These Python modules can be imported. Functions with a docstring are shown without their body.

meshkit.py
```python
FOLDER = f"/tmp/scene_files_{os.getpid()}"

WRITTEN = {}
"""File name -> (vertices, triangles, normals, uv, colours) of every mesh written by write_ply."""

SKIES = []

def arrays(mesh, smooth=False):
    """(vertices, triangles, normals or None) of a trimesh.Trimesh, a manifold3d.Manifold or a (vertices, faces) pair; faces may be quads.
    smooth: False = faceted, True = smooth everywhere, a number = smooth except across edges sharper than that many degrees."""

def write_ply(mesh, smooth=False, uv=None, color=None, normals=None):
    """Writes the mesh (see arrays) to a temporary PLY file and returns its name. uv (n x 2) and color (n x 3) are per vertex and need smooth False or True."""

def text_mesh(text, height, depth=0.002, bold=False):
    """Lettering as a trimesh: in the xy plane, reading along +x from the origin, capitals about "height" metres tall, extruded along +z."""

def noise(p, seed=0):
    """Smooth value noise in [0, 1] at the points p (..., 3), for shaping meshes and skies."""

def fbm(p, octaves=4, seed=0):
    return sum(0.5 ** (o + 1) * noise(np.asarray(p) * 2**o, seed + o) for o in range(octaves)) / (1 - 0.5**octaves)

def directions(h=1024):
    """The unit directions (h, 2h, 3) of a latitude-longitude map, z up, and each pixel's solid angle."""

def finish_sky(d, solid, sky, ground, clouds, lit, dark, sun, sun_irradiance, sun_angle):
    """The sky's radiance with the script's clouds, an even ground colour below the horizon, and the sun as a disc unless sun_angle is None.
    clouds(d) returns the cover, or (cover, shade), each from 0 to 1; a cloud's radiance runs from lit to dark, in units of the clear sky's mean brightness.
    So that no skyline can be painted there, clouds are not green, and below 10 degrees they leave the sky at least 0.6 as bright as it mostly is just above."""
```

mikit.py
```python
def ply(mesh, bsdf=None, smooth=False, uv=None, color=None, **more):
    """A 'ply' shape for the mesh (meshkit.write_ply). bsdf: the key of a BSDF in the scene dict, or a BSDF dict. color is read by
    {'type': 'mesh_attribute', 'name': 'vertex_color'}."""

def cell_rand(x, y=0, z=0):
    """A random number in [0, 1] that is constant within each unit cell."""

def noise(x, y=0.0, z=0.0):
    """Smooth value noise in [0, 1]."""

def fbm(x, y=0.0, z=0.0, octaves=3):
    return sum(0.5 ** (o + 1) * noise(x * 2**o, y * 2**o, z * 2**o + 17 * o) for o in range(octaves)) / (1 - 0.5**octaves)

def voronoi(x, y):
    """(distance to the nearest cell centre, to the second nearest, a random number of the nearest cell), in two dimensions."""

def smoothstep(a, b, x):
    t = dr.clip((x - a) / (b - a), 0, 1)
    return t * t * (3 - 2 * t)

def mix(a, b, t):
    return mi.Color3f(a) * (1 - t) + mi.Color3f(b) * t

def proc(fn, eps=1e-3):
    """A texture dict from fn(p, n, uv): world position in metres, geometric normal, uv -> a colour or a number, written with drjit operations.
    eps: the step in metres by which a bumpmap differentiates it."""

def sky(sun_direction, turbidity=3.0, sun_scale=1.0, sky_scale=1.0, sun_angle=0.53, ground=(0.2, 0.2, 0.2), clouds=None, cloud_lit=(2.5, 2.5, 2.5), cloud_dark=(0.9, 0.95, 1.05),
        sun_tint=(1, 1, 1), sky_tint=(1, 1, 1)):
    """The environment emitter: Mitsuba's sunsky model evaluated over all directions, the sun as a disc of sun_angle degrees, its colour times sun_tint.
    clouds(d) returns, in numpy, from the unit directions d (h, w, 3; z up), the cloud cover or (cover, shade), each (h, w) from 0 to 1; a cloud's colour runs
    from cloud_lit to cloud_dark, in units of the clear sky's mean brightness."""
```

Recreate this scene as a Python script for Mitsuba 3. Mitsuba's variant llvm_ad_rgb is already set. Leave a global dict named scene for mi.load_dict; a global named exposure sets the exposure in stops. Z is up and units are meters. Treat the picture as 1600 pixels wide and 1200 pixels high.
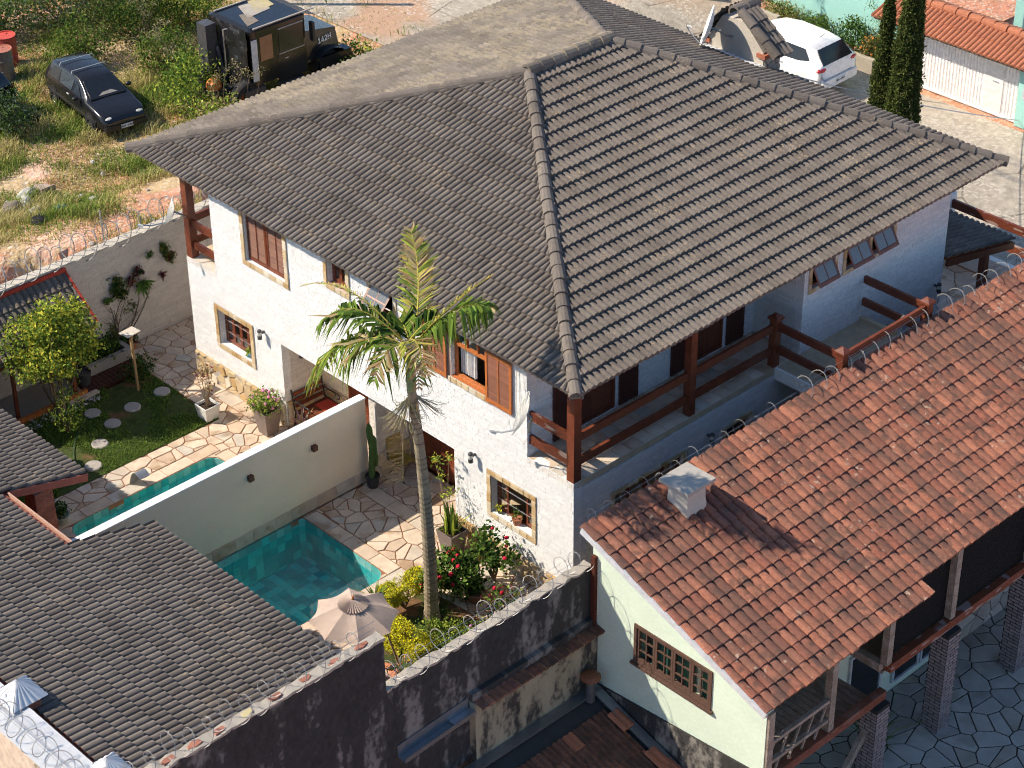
import math, random
import numpy as np
import drjit as dr
import trimesh
import mitsuba as mi
import mikit, meshkit
from mikit import proc, cell_rand, noise, fbm, smoothstep, mix, voronoi
from shapely.geometry import Polygon, box as sbox, Point, MultiPolygon
from shapely.ops import unary_union
from scipy.spatial import Voronoi

scene, labels = {}, {}
T = mi.ScalarTransform4f
rng = np.random.default_rng(7)

# ---------------------------------------------------------------- camera, sky, exposure
CAM = np.array([-23.0726, -22.8740, 26.4366])
FWD = np.array([0.573905, 0.609996, -0.546385])
UPV = np.array([0.382851, 0.389945, 0.837477])
FOC = 3350.0
scene['camera'] = {'type': 'perspective', 'fov': math.degrees(2 * math.atan(800 / FOC)), 'fov_axis': 'x', 'near_clip': 1.0, 'far_clip': 3000.0,
                   'to_world': T().look_at(origin=CAM.tolist(), target=(CAM + FWD).tolist(), up=UPV.tolist())}
SUN = (-0.77, 0.78, 1.0)
scene['daylight'] = mikit.sky(SUN, turbidity=3, sun_tint=(.93, 1.0, 1.12))
exposure = 2.4

# ---------------------------------------------------------------- palette: one BSDF serves many plain colours, chosen by uv.x
PAL = []
PIDX = {}
def pal(name, r, g, b):
    PIDX[name] = len(PAL); PAL.append((r, g, b))
for row in '''white .80 .79 .76|cream .78 .66 .50|render .36 .33 .29|render_pale .50 .46 .40|concrete .36 .34 .31|cement_dark .22 .21 .19|black .018 .018 .02|joint .03 .029 .028|rubber .03 .03 .032
charcoal .06 .06 .065|steel .42 .43 .45|zinc .50 .52 .55|zinc_dull .27 .29 .31|rust .22 .08 .04|red_paint .50 .07 .045|fascia .36 .12 .085|fascia_pale .47 .30 .23|mahogany .17 .042 .018|mahogany_dark .075 .022 .014|mahogany_lit .30 .085 .022
louvre .20 .085 .055|pot_grey .17 .135 .125|pot_white .62 .62 .60|pot_black .04 .042 .045|terracotta .40 .16 .09|umbrella .40 .315 .265|umbrella_seam .33 .23 .20|chair_yellow .34 .24 .05|turquoise .33 .60 .55
mint .57 .67 .55|gate_white .80 .78 .77|curtain .70 .70 .69|curtain_green .05 .16 .11|brick .36 .13 .08|brick_old .30 .13 .09|brick_grey .25 .21 .21|mortar .40 .37 .34|soil .10 .06 .035|peat .045 .03 .02
trunk .30 .25 .17|trunk_dark .16 .13 .09|crownshaft .20 .26 .13|bark .20 .15 .10|twig .27 .20 .13|dish .66 .66 .62|wire .34 .33 .31|cable_white .62 .62 .60|plastic_blue .12 .30 .40|bag .50 .48 .43|junk .20 .17 .14
car_black .012 .012 .015|truck_black .010 .010 .012|car_white .80 .80 .80|glass_dark .015 .018 .022|lamp_red .45 .02 .03|lamp_clear .55 .55 .50|plate .60 .62 .64|plate_ink .05 .06 .08|orange .55 .16 .02|chrome .55 .55 .56
wood_old .20 .165 .13|wood_grey .30 .27 .24|wood_post .30 .20 .10|window_brown .10 .058 .043|deck .085 .035 .025|net .010 .011 .012|blue_cloth .06 .12 .36|flower_red .55 .02 .05|flower_pink .62 .24 .42|flower_orange .60 .20 .03|tar .05 .05 .05|pale_board .55 .50 .43|slab_round .36 .33 .30|beige_stone .50 .40 .27|fiber .215 .115 .085|dust .34 .31 .27
water_lit .5 .6 .6|brown_clay .26 .13 .08|curb .40 .35 .28|ceil .30 .25 .2|hose .05 .10 .06|lichen .42 .36 .20|grass_pale .50 .46 .19'''.replace('\n', '|').split('|'):
    n_, r_, g_, b_ = row.split(); pal(n_, float(r_), float(g_), float(b_))
# leaves: hue index, looked up the same way
for row in '''leaf_dark .025 .055 .016|leaf_mid .075 .135 .03|leaf_fresh .15 .24 .045|leaf_lime .38 .44 .07|leaf_gold .78 .70 .02|leaf_yellow .55 .50 .07|leaf_dry .34 .24 .12|leaf_straw .42 .34 .18|leaf_grey .13 .17 .11|leaf_red .12 .025 .03|leaf_olive .13 .14 .035|leaf_palm .14 .21 .035|leaf_palm_dark .04 .08 .02|leaf_palm_gold .44 .38 .09|leaf_purple .07 .025 .045|cypress .075 .095 .03|cypress_tip .15 .18 .05|grass_green .16 .23 .05|grass_lime .34 .36 .10|grass_straw .52 .44 .21|seed .38 .34 .24|cactus .10 .17 .05'''.replace('\n', '|').split('|'):
    n_, r_, g_, b_ = row.split(); pal(n_, float(r_), float(g_), float(b_))
_PR, _PG, _PB = (mi.Float([c[k] for c in PAL]) for k in range(3))

def pal_lookup(uv):
    i = mi.UInt32(dr.clip(uv.x + 0.5, 0, len(PAL) - 1))
    return mi.Color3f(dr.gather(mi.Float, _PR, i), dr.gather(mi.Float, _PG, i), dr.gather(mi.Float, _PB, i))

def f_paint(p, n, uv):
    c = pal_lookup(uv)
    g = fbm(p.x * 9, p.y * 9, p.z * 9, 3)
    return c * (0.78 + 0.26 * uv.y + 0.30 * (g - 0.5))
def f_leaf(p, n, uv):
    return pal_lookup(uv) * (0.6 + 0.8 * uv.y)

def mat(key, **kw):
    scene[key] = kw if kw.get('type') in ('twosided', 'thindielectric', 'dielectric', 'principledthin') else {'type': 'twosided', 'inner': kw}
def prin(key, color, rough=0.7, spec=0.3, bump=None, bscale=1.0, **kw):
    b = {'type': 'principled', 'base_color': color, 'roughness': rough, 'specular': spec, **kw}
    if bump is not None:
        b = {'type': 'bumpmap', 'arbitrary': bump, 'scale': bscale, 'bsdf': b}
    scene[key] = {'type': 'twosided', 'bsdf': b}
PAINT = proc(f_paint)
prin('m_matte', PAINT, 0.85, 0.2)
prin('m_satin', PAINT, 0.42, 0.45)
prin('m_gloss', PAINT, 0.16, 0.6)
prin('m_metal', PAINT, 0.38, 0.5, metallic=0.75)
scene['m_leaf'] = {'type': 'principledthin', 'base_color': proc(f_leaf), 'roughness': 0.55, 'diff_trans': 0.55, 'spec_trans': 0.0}
scene['m_water'] = {'type': 'thindielectric', 'int_ior': 1.33}
scene['m_pane'] = {'type': 'thindielectric', 'int_ior': 1.5}
# ---------------------------------------------------------------- procedural materials with a look of their own
def f_tile_grey(p, n, uv):      # weathered concrete tiles: grey brown, each its own tone, lichen and soot in patches
    r = uv.y
    a = mix((.122, .104, .091), (.160, .139, .122), r)
    g = fbm(p.x * 26, p.y * 26, p.z * 26, 3)
    big = fbm(p.x * .9 + 5, p.y * .9, p.z * .9, 3)
    c = a * (0.82 + 0.36 * g) * (0.92 + 0.18 * big)
    patch = smoothstep(.60, .74, fbm(p.x * 2.1, p.y * 2.1, p.z * 2.1 + 9, 3)) * smoothstep(.52, .70, fbm(p.x * 31, p.y * 31, p.z * 31 + 4, 2))
    c = mix(c, (.40, .30, .19), 0.42 * patch)
    soot = smoothstep(.55, .72, fbm(p.x * 3.3 + 31, p.y * 3.3, p.z * 3.3, 3))
    c = mix(c, (.060, .053, .048), 0.30 * soot)
    c = c * (1 + smoothstep(.5, 1.5, uv.x) * (.9 * fract(r * 5.7) - .5))
    lich = smoothstep(0.5, 1.5, uv.x) * smoothstep(.36, .60, fbm(p.x * 14, p.y * 5, p.z * 9, 3)) * smoothstep(.35, .6, big)
    return mix(mix(c, (.27, .24, .20), .35 * smoothstep(.5, 1.5, uv.x)), (.40, .335, .21), 0.55 * lich)
prin('m_tile_grey', proc(f_tile_grey), 0.9, 0.15)
def f_tile_red(p, n, uv):       # clay: orange to burnt brown per tile, blackened in streaks; kind 1 = mossy and almost black
    r = uv.y
    c = mix((.225, .085, .057), (.315, .132, .084), smoothstep(.1, .95, r))
    c = mix(c, (.14, .075, .058), smoothstep(.80, .25, fract(r * 7.13)) * 0.35)
    g = fbm(p.x * 24, p.y * 24, p.z * 24, 3)
    c = c * (0.68 + 0.66 * g)
    c = mix(c, (.070, .048, .040), 0.6 * smoothstep(.50, .68, fbm(p.x * 6, p.y * 6 + 3, p.z * 6, 4)))
    c = mix(c, (.095, .060, .050), 0.55 * smoothstep(.46, .66, fbm(p.x * 2.3 + 11, p.y * .45, 1.0, 4)))
    c = mix(c, (.46, .38, .30), 0.5 * smoothstep(.68, .80, fbm(p.x * 11, p.y * 11 + 8, p.z * 11, 3)) * smoothstep(.45, .6, fbm(p.x * 1.1, p.y * 1.1, 3.0, 2)))
    m = smoothstep(.5, 1.5, uv.x) * smoothstep(2.5, 1.5, uv.x)
    c = mix(c, (.035, .030, .018), m * (0.62 + 0.33 * smoothstep(.35, .65, fbm(p.x * 8, p.y * 8, p.z * 8, 3))))
    k = smoothstep(1.5, 2.5, uv.x)
    return mix(c, mi.Color3f(.56, .20, .105) * (0.8 + 0.4 * g), k)
def fract(x):
    return x - dr.floor(x)
prin('m_tile_red', proc(f_tile_red), 0.82, 0.2)
def split_face(p, n):           # rows of thin split stone, each strip standing a little more or less proud
    a = dr.select(dr.abs(n.x) > 0.7, p.y, p.x)
    row = dr.floor(p.z / 0.052)
    off = cell_rand(row, 3) * 7
    ln = 0.16 + 0.22 * cell_rand(row, 9)
    u = a / ln + off
    fu = u - dr.floor(u)
    fv = p.z / 0.052 - row
    edge = smoothstep(0, .10, fv) * smoothstep(1, .90, fv) * smoothstep(0, .04, fu) * smoothstep(1, .96, fu)
    return row, dr.floor(u), edge, a
def f_split_h(p, n, uv):
    row, k, edge, a = split_face(p, n)
    return edge * (0.35 + 0.65 * cell_rand(row, k, 2)) + 0.5 * fbm(a * 30, p.z * 40, 1.0, 2)
def f_split_c(p, n, uv):
    row, k, edge, a = split_face(p, n)
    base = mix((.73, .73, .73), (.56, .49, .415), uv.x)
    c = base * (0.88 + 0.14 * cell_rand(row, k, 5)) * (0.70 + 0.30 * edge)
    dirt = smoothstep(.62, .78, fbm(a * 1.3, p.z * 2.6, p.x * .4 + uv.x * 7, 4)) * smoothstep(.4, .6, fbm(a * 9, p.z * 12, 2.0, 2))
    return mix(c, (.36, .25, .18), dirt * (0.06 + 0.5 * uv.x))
prin('m_split', proc(f_split_c), 0.85, 0.15, bump=proc(f_split_h, 4e-3), bscale=0.016)
def f_slab(p, n, uv):           # riven quartzite slabs: kind 0 = warm beige, 1 = grey green, 2 = golden ashlar
    r = uv.y
    g = fbm(p.x * 5 + r * 40, p.y * 5, p.z * 5, 4)
    h = fract(r * 13.7)
    warm = mix(mix((.55, .455, .355), (.48, .365, .27), smoothstep(.35, .9, h)), (.46, .42, .36), smoothstep(.72, .95, r))
    grey = mix(mix((.30, .30, .285), (.215, .225, .225), smoothstep(.3, .8, h)), (.28, .24, .19), smoothstep(.72, .98, r))
    gold = mix(mix((.50, .39, .24), (.40, .265, .125), smoothstep(.35, .9, h)), (.56, .50, .40), smoothstep(.7, .95, r))
    c = mix(mix(warm, grey, smoothstep(.2, .8, uv.x)), gold, smoothstep(1.2, 1.8, uv.x))
    c = c * (0.80 + 0.42 * g)
    return mix(c, c * mi.Color3f(.66, .57, .48), smoothstep(.56, .74, fbm(p.x * 2.2, p.y * 2.2, p.z * 2.2 + r * 9, 4)) * (1 - .7 * smoothstep(.2, .8, uv.x)))
prin('m_slab', proc(f_slab), 0.78, 0.25)
def f_mould(p, n, uv):          # old render blackened by mould in vertical runs; uv.x: 0 black wall, 1 yellowish, 2 pale side
    a = dr.select(dr.abs(n.x) > 0.7, p.y, p.x)
    run = fbm(a * 2.6, p.z * .55, 3.0, 4)
    fine = fbm(a * 14, p.z * 9, 1.0, 4)
    bare = mix(mix((.20, .195, .19), (.42, .36, .215), smoothstep(.2, .8, uv.x)), (.47, .39, .31), smoothstep(1.2, 1.8, uv.x))
    lvl = 0.29 + 0.25 * smoothstep(.2, .8, uv.x) + 0.10 * smoothstep(1.2, 1.8, uv.x)
    k = smoothstep(lvl - .04, lvl + .16, 0.70 * run + 0.30 * fine)
    return mix(bare * (0.75 + 0.5 * fine), mi.Color3f(.026, .026, .027) * (0.7 + 0.8 * fine), k * 0.93)
prin('m_mould', proc(f_mould), 0.93, 0.1, bump=proc(lambda p, n, uv: fbm(p.x * 22, p.y * 22, p.z * 22, 3), 4e-3), bscale=0.02)
def f_wood(p, n, uv):           # varnished mahogany, worn to grey where uv.x says so
    g = fbm(p.x * 6 + uv.y * 30, p.y * 6, p.z * 6, 2)
    fine = noise(p.x * 70, p.y * 70, p.z * 24)
    c = mix((.085, .022, .013), (.205, .058, .026), 0.55 * g + 0.45 * uv.y) * (0.75 + 0.5 * fine)
    old = mix((.16, .115, .085), (.33, .29, .25), g) * (0.65 + 0.7 * fine)
    worn = smoothstep(.60, .70, fbm(p.x * 3, p.y * 3, p.z * 11, 3)) * 0.5
    c = mix(c, (.42, .36, .33), worn * smoothstep(.5, 1.0, uv.x) * smoothstep(1.8, 1.2, uv.x))
    c = mix(c, old, smoothstep(1.5, 2.0, uv.x))
    return mix(c, mi.Color3f(.42, .135, .040) * (0.7 + 0.5 * fine), smoothstep(2.3, 2.5, uv.x))
prin('m_wood', proc(f_wood), 0.38, 0.45)
def f_pool(p, n, uv):           # glazed ceramic, a few teal tones by tile
    r = uv.y
    c = mix(mix((.018, .36, .36), (.040, .54, .51), smoothstep(.35, .6, r)), (.010, .31, .32), smoothstep(.72, .80, r))
    c = mix(c, mi.Color3f(.20, .42, .40) + 0.25 * (r - .5), uv.x)
    return c * (0.88 + 0.24 * fbm(p.x * 12, p.y * 12, p.z * 12, 2))
prin('m_pool', proc(f_pool), 0.2, 0.5)
def f_dirt(p, n, uv):           # red earth of the empty plot, trodden pale, with dry litter
    a = fbm(p.x * .45, p.y * .45, 1.0, 4)
    b = fbm(p.x * 5, p.y * 5, 2.0, 4)
    c = mix((.42, .20, .125), (.60, .385, .28), smoothstep(.35, .65, a))
    c = c * (0.62 + 0.75 * b)
    c = mix(c, (.33, .27, .13), 0.7 * smoothstep(.42, .56, fbm(p.x * .9 + 7, p.y * .9, 4.0, 4) + .12 * smoothstep(17.5, 19.0, p.y)))
    c = mix(c, mi.Color3f(.47, .215, .14) * (0.65 + 0.7 * b), 0.75 * smoothstep(.40, .55, fbm(p.x * .5 + 2, p.y * .8, 9.0, 4) + .25 * smoothstep(18.2, 16.8, p.y) - .12))
    st = smoothstep(.70, .76, noise(p.x * 17, p.y * 17, 5.0))
    return mix(c, (.52, .45, .38), st * 0.6)
prin('m_dirt', proc(f_dirt), 0.95, 0.1, bump=proc(lambda p, n, uv: fbm(p.x * 7, p.y * 7, 0.5, 4), 1e-2), bscale=0.10)
def f_street(p, n, uv):         # worn concrete and gravel: patches, cracks, oil, sand
    a = fbm(p.x * .5, p.y * .3, 6.0, 4)
    b = fbm(p.x * 7, p.y * 7, 2.0, 4)
    c = mix((.30, .265, .22), (.43, .375, .305), a) * (0.70 + 0.6 * b)
    d1, d2, r = voronoi(p.x * .45, p.y * .45)
    crack = smoothstep(.035, .012, d2 - d1) * smoothstep(.45, .6, noise(p.x * 1.3, p.y * 1.3, 3.0))
    c = mix(c, (.13, .115, .10), crack * .8)
    red = smoothstep(.45, .62, fbm(p.x * .35 + 3, p.y * .35, 9.0, 4)) * smoothstep(14, 22, p.y)
    c = mix(c, (.42, .25, .16), red * 0.75)
    peb = smoothstep(.62, .72, noise(p.x * 15, p.y * 15, 7.0)) * smoothstep(.45, .55, fbm(p.x * 1.1, p.y * 1.1, 1.0, 3))
    return mix(c, (.52, .48, .42), peb * .55)
prin('m_street', proc(f_street), 0.93, 0.1, bump=proc(lambda p, n, uv: fbm(p.x * 11, p.y * 11, 0.5, 4), 6e-3), bscale=0.03)
def f_lawn(p, n, uv):
    a = fbm(p.x * 1.1, p.y * 1.1, 3.0, 4)
    c = mix((.052, .070, .022), (.15, .085, .045), smoothstep(.52, .66, a))
    return c * (0.6 + 0.8 * fbm(p.x * 14, p.y * 14, 1.0, 3))
prin('m_lawn', proc(f_lawn), 0.95, 0.1)
# ---------------------------------------------------------------- mesh helpers
def num(key):
    if key not in scene and key not in NAMES:
        NAMES.add(key); return key
    k = 1
    while f'{key}_{k:03d}' in scene or f'{key}_{k:03d}' in NAMES: k += 1
    NAMES.add(f'{key}_{k:03d}'); return f'{key}_{k:03d}'
NAMES = set()
def thing(name, label, cat, group=None):
    key = num(name); labels[key] = {'label': label, 'category': cat}
    if group: labels[key]['group'] = group
    return key

class MB:
    """collects geometry of ONE entry; uv = (palette index or kind, random)"""
    def __init__(s, c=0, r=None):
        s.v, s.f, s.u, s.n = [], [], [], 0
        s.c = PIDX[c] if isinstance(c, str) else c
        s.r = r
    def add(s, v, f, c=None, r=None):
        v = np.asarray(v, float).reshape(-1, 3); f = np.asarray(f, int)
        if f.ndim == 2 and f.shape[1] == 4: f = np.vstack([f[:, [0, 1, 2]], f[:, [0, 2, 3]]])
        c = s.c if c is None else (PIDX[c] if isinstance(c, str) else c)
        r = r if r is not None else (s.r if s.r is not None else rng.random())
        s.v.append(v); s.f.append(f + s.n); s.n += len(v)
        u = np.empty((len(v), 2)); u[:, 0] = c; u[:, 1] = r; s.u.append(u); return s
    def box(s, x0, y0, z0, x1, y1, z1, c=None, r=None):
        x0, x1 = sorted((x0, x1)); y0, y1 = sorted((y0, y1)); z0, z1 = sorted((z0, z1))
        v = [(x, y, z) for z in (z0, z1) for y in (y0, y1) for x in (x0, x1)]
        return s.add(v, BOXF, c, r)
    def beam(s, p, q, w, h, c=None, r=None, up=(0, 0, 1)):
        p, q = np.array(p, float), np.array(q, float); d = q - p; d /= np.linalg.norm(d)
        u = np.array(up, float)
        if abs(d @ u) > .95: u = np.array([1., 0, 0])
        a = np.cross(u, d); a /= np.linalg.norm(a); b = np.cross(d, a)
        v = [e + i * a * w / 2 + j * b * h / 2 for e in (p, q) for j in (-1, 1) for i in (-1, 1)]
        return s.add(v, BOXF, c, r)
    def tube(s, pts, rad, k=6, c=None, r=None, cap=True):
        pts = np.asarray(pts, float); m = len(pts); rad = np.broadcast_to(np.asarray(rad, float), m)
        t = np.gradient(pts, axis=0); t /= np.linalg.norm(t, axis=1, keepdims=True) + 1e-12
        ref = np.array([0, 0, 1.]) if abs(t[0] @ [0, 0, 1]) < .9 else np.array([1., 0, 0])
        a = np.cross(t, ref); bad = np.linalg.norm(a, axis=1) < 1e-3; a[bad] = np.cross(t[bad], [0.3, 1., .2])
        a /= np.linalg.norm(a, axis=1, keepdims=True); b = np.cross(t, a)
        an = np.arange(k) * 2 * np.pi / k
        v = (pts[:, None] + rad[:, None, None] * (np.cos(an)[None, :, None] * a[:, None] + np.sin(an)[None, :, None] * b[:, None])).reshape(-1, 3)
        i, j = np.meshgrid(np.arange(m - 1), np.arange(k), indexing='ij'); i, j = i.ravel(), j.ravel(); j2 = (j + 1) % k
        f = np.stack([i * k + j, i * k + j2, (i + 1) * k + j2, (i + 1) * k + j], 1)
        f = np.vstack([f[:, [0, 1, 2]], f[:, [0, 2, 3]]])
        if cap:
            ex = [[0, q + 1, q] for q in range(1, k - 1)] + [[(m - 1) * k, (m - 1) * k + q, (m - 1) * k + q + 1] for q in range(1, k - 1)]
            f = np.vstack([f, ex])
        return s.add(v, f, c, r)
    def quad(s, a, b, c_, d, c=None, r=None): return s.add([a, b, c_, d], [[0, 1, 2], [0, 2, 3]], c, r)
    def lathe(s, prof, at=(0, 0, 0), k=16, c=None, r=None, sx=1.0, sy=1.0):
        prof = np.asarray(prof, float); an = np.arange(k) * 2 * np.pi / k
        v = np.stack([prof[:, 0, None] * np.cos(an) * sx + at[0], prof[:, 0, None] * np.sin(an) * sy + at[1], np.repeat(prof[:, 1, None], k, 1) + at[2]], -1).reshape(-1, 3)
        m = len(prof); i, j = np.meshgrid(np.arange(m - 1), np.arange(k), indexing='ij'); i, j = i.ravel(), j.ravel(); j2 = (j + 1) % k
        f = np.stack([i * k + j, i * k + j2, (i + 1) * k + j2, (i + 1) * k + j], 1)
        return s.add(v, f, c, r)
    def prism(s, poly, z0, z1, c=None, r=None, axes=None):
        """a shapely polygon (with holes) extruded; axes maps (a, b, h) to x, y, z"""
        for g in getattr(poly, 'geoms', [poly]):
            if g.is_empty or g.area < 1e-7: continue
            m = trimesh.creation.extrude_polygon(g, z1 - z0, engine='earcut')
            v = np.array(m.vertices) + [0, 0, z0]
            if axes is not None: v = axes(v)
            s.add(v, np.array(m.faces), c, r)
        return s
    def tm(s, m, c=None, r=None):
        return s.add(np.array(m.vertices), np.array(m.faces), c, r)
    def blob(s, at, rad, c=None, r=None, sub=2, amp=.15, fr=2.0, seed=0):
        m = trimesh.creation.icosphere(subdivisions=sub); v = np.array(m.vertices)
        k = 1 + amp * 2 * (meshkit.fbm(v * fr + seed * 7.3, 3) - .5)
        return s.add(v * k[:, None] * np.asarray(rad) + np.asarray(at), m.faces, c, r)
    def xf(s, M, frm=0):
        for i in range(frm, len(s.v)): s.v[i] = s.v[i] @ np.asarray(M)[:3, :3].T + np.asarray(M)[:3, 3]
        return s
    def arrays(s): return np.vstack(s.v), np.vstack(s.f), np.vstack(s.u)
    def emit(s, key, m, smooth=False, kind=None, label=None, fixed=False):
        key = key if fixed else num(key)
        v, f, u = s.arrays()
        scene[key] = mikit.ply((v, f), m, smooth=smooth, uv=u)
        if kind: labels.setdefault(key, {})['kind'] = kind
        if label: labels.setdefault(key, {})['label'] = label
        return key
BOXF = [[0, 2, 3], [0, 3, 1], [4, 5, 7], [4, 7, 6], [0, 1, 5], [0, 5, 4], [2, 6, 7], [2, 7, 3], [0, 4, 6], [0, 6, 2], [1, 3, 7], [1, 7, 5]]
def merge(parts, c=0):
    m = MB(c)
    for p in parts:
        for v, f, u in zip(p.v, p.f, p.u):
            m.f.append(f - (f.min() if False else 0))
    return m
def pieces(holder, name, items, m, smooth=False, limit=300, rest='pieces'):
    """items: MBs. The nearest `limit` become parts holder__name; the others one part of kind stuff"""
    cen = np.array([np.vstack(i.v).mean(0) for i in items])
    px = project(cen)
    inside = (px[:, 0] > -30) & (px[:, 0] < 1630) & (px[:, 1] > -30) & (px[:, 1] < 1230)
    d = np.linalg.norm(cen - CAM, axis=1) + np.where(inside, 0, 1000)
    order = np.argsort(d)
    for i in order[:limit]: items[i].emit(f'{holder}__{name}', m, smooth)
    if len(order) > limit:
        vs, fs, us, n = [], [], [], 0
        for i in order[limit:]:
            v, f, u = items[i].arrays(); vs.append(v); fs.append(f + n); us.append(u); n += len(v)
        k = num(f'{holder}__{rest}')
        scene[k] = mikit.ply((np.vstack(vs), np.vstack(fs)), m, smooth=smooth, uv=np.vstack(us))
        labels[k] = {'kind': 'stuff'}
RIGHT = np.array([0.723918, -0.689817, -0.009746])
def project(p):
    q = np.asarray(p) - CAM
    z = q @ FWD
    return np.stack([800 + FOC * (q @ RIGHT) / z, 600 - FOC * (q @ UPV) / z], -1)

def cells(poly, spacing, seed, gap=.02, stretch=1.0, jit=.48):
    """irregular slabs: Voronoi cells of jittered points, cut to the polygon and shrunk by half the joint"""
    g = np.random.default_rng(seed); x0, y0, x1, y1 = poly.bounds
    sx, sy = spacing * stretch, spacing / stretch
    pts = []
    for i, x in enumerate(np.arange(x0 - 2 * sx, x1 + 2 * sx, sx)):
        for y in np.arange(y0 - 2 * sy, y1 + 2 * sy, sy):
            if g.random() < .12: continue
            pts.append((x + g.uniform(-jit, jit) * sx + (i % 2) * .3 * sx, y + g.uniform(-jit, jit) * sy))
    v = Voronoi(np.array(pts)); out = []
    for reg in v.point_region:
        ids = v.regions[reg]
        if -1 in ids or len(ids) < 3: continue
        c = Polygon(v.vertices[ids])
        if not c.is_valid: c = c.buffer(0)
        c = c.intersection(poly)
        for q in getattr(c, 'geoms', [c]):
            if q.geom_type != 'Polygon' or q.area < .004: continue
            q = q.buffer(-gap / 2, join_style=2).simplify(.008)
            for h in getattr(q, 'geoms', [q]):
                if h.geom_type == 'Polygon' and h.area > .004 and not h.interiors: out.append(h)
    return out
def slab(poly, z0, z1, kind, bev=.008, axes=None, tilt=.003):
    """one stone: sides, a bevel and a slightly tilted top"""
    p = np.array(poly.exterior.coords)[:-1]
    if not poly.exterior.is_ccw: p = p[::-1]
    n = len(p); ce = p.mean(0); inn = ce + (p - ce) * np.maximum(0.0, 1 - bev / (np.linalg.norm(p - ce, axis=1, keepdims=True) + 1e-9))
    t = rng.normal(0, tilt, 2)
    zt = z1 + ((p - ce) @ t) * 3
    v = np.vstack([np.c_[p, np.full(n, z0)], np.c_[p, zt - bev * .8], np.c_[inn, zt]])
    f = []
    for i in range(n):
        j = (i + 1) % n
        f += [[i, j, n + j], [i, n + j, n + i], [n + i, n + j, 2 * n + j], [n + i, 2 * n + j, 2 * n + i]]
    f += [[2 * n, 2 * n + i, 2 * n + i + 1] for i in range(1, n - 1)]
    if axes is not None: v = axes(v)
    return MB(kind).add(v, f)
YZ = lambda x: (lambda v: np.stack([np.full(len(v), x) - v[:, 2], v[:, 0], v[:, 1]], 1))      # (a, b, h) -> wall facing -x: y=a, z=b, proud by h
XZ = lambda y: (lambda v: np.stack([v[:, 0], np.full(len(v), y) - v[:, 2], v[:, 1]], 1))      # wall facing -y
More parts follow.
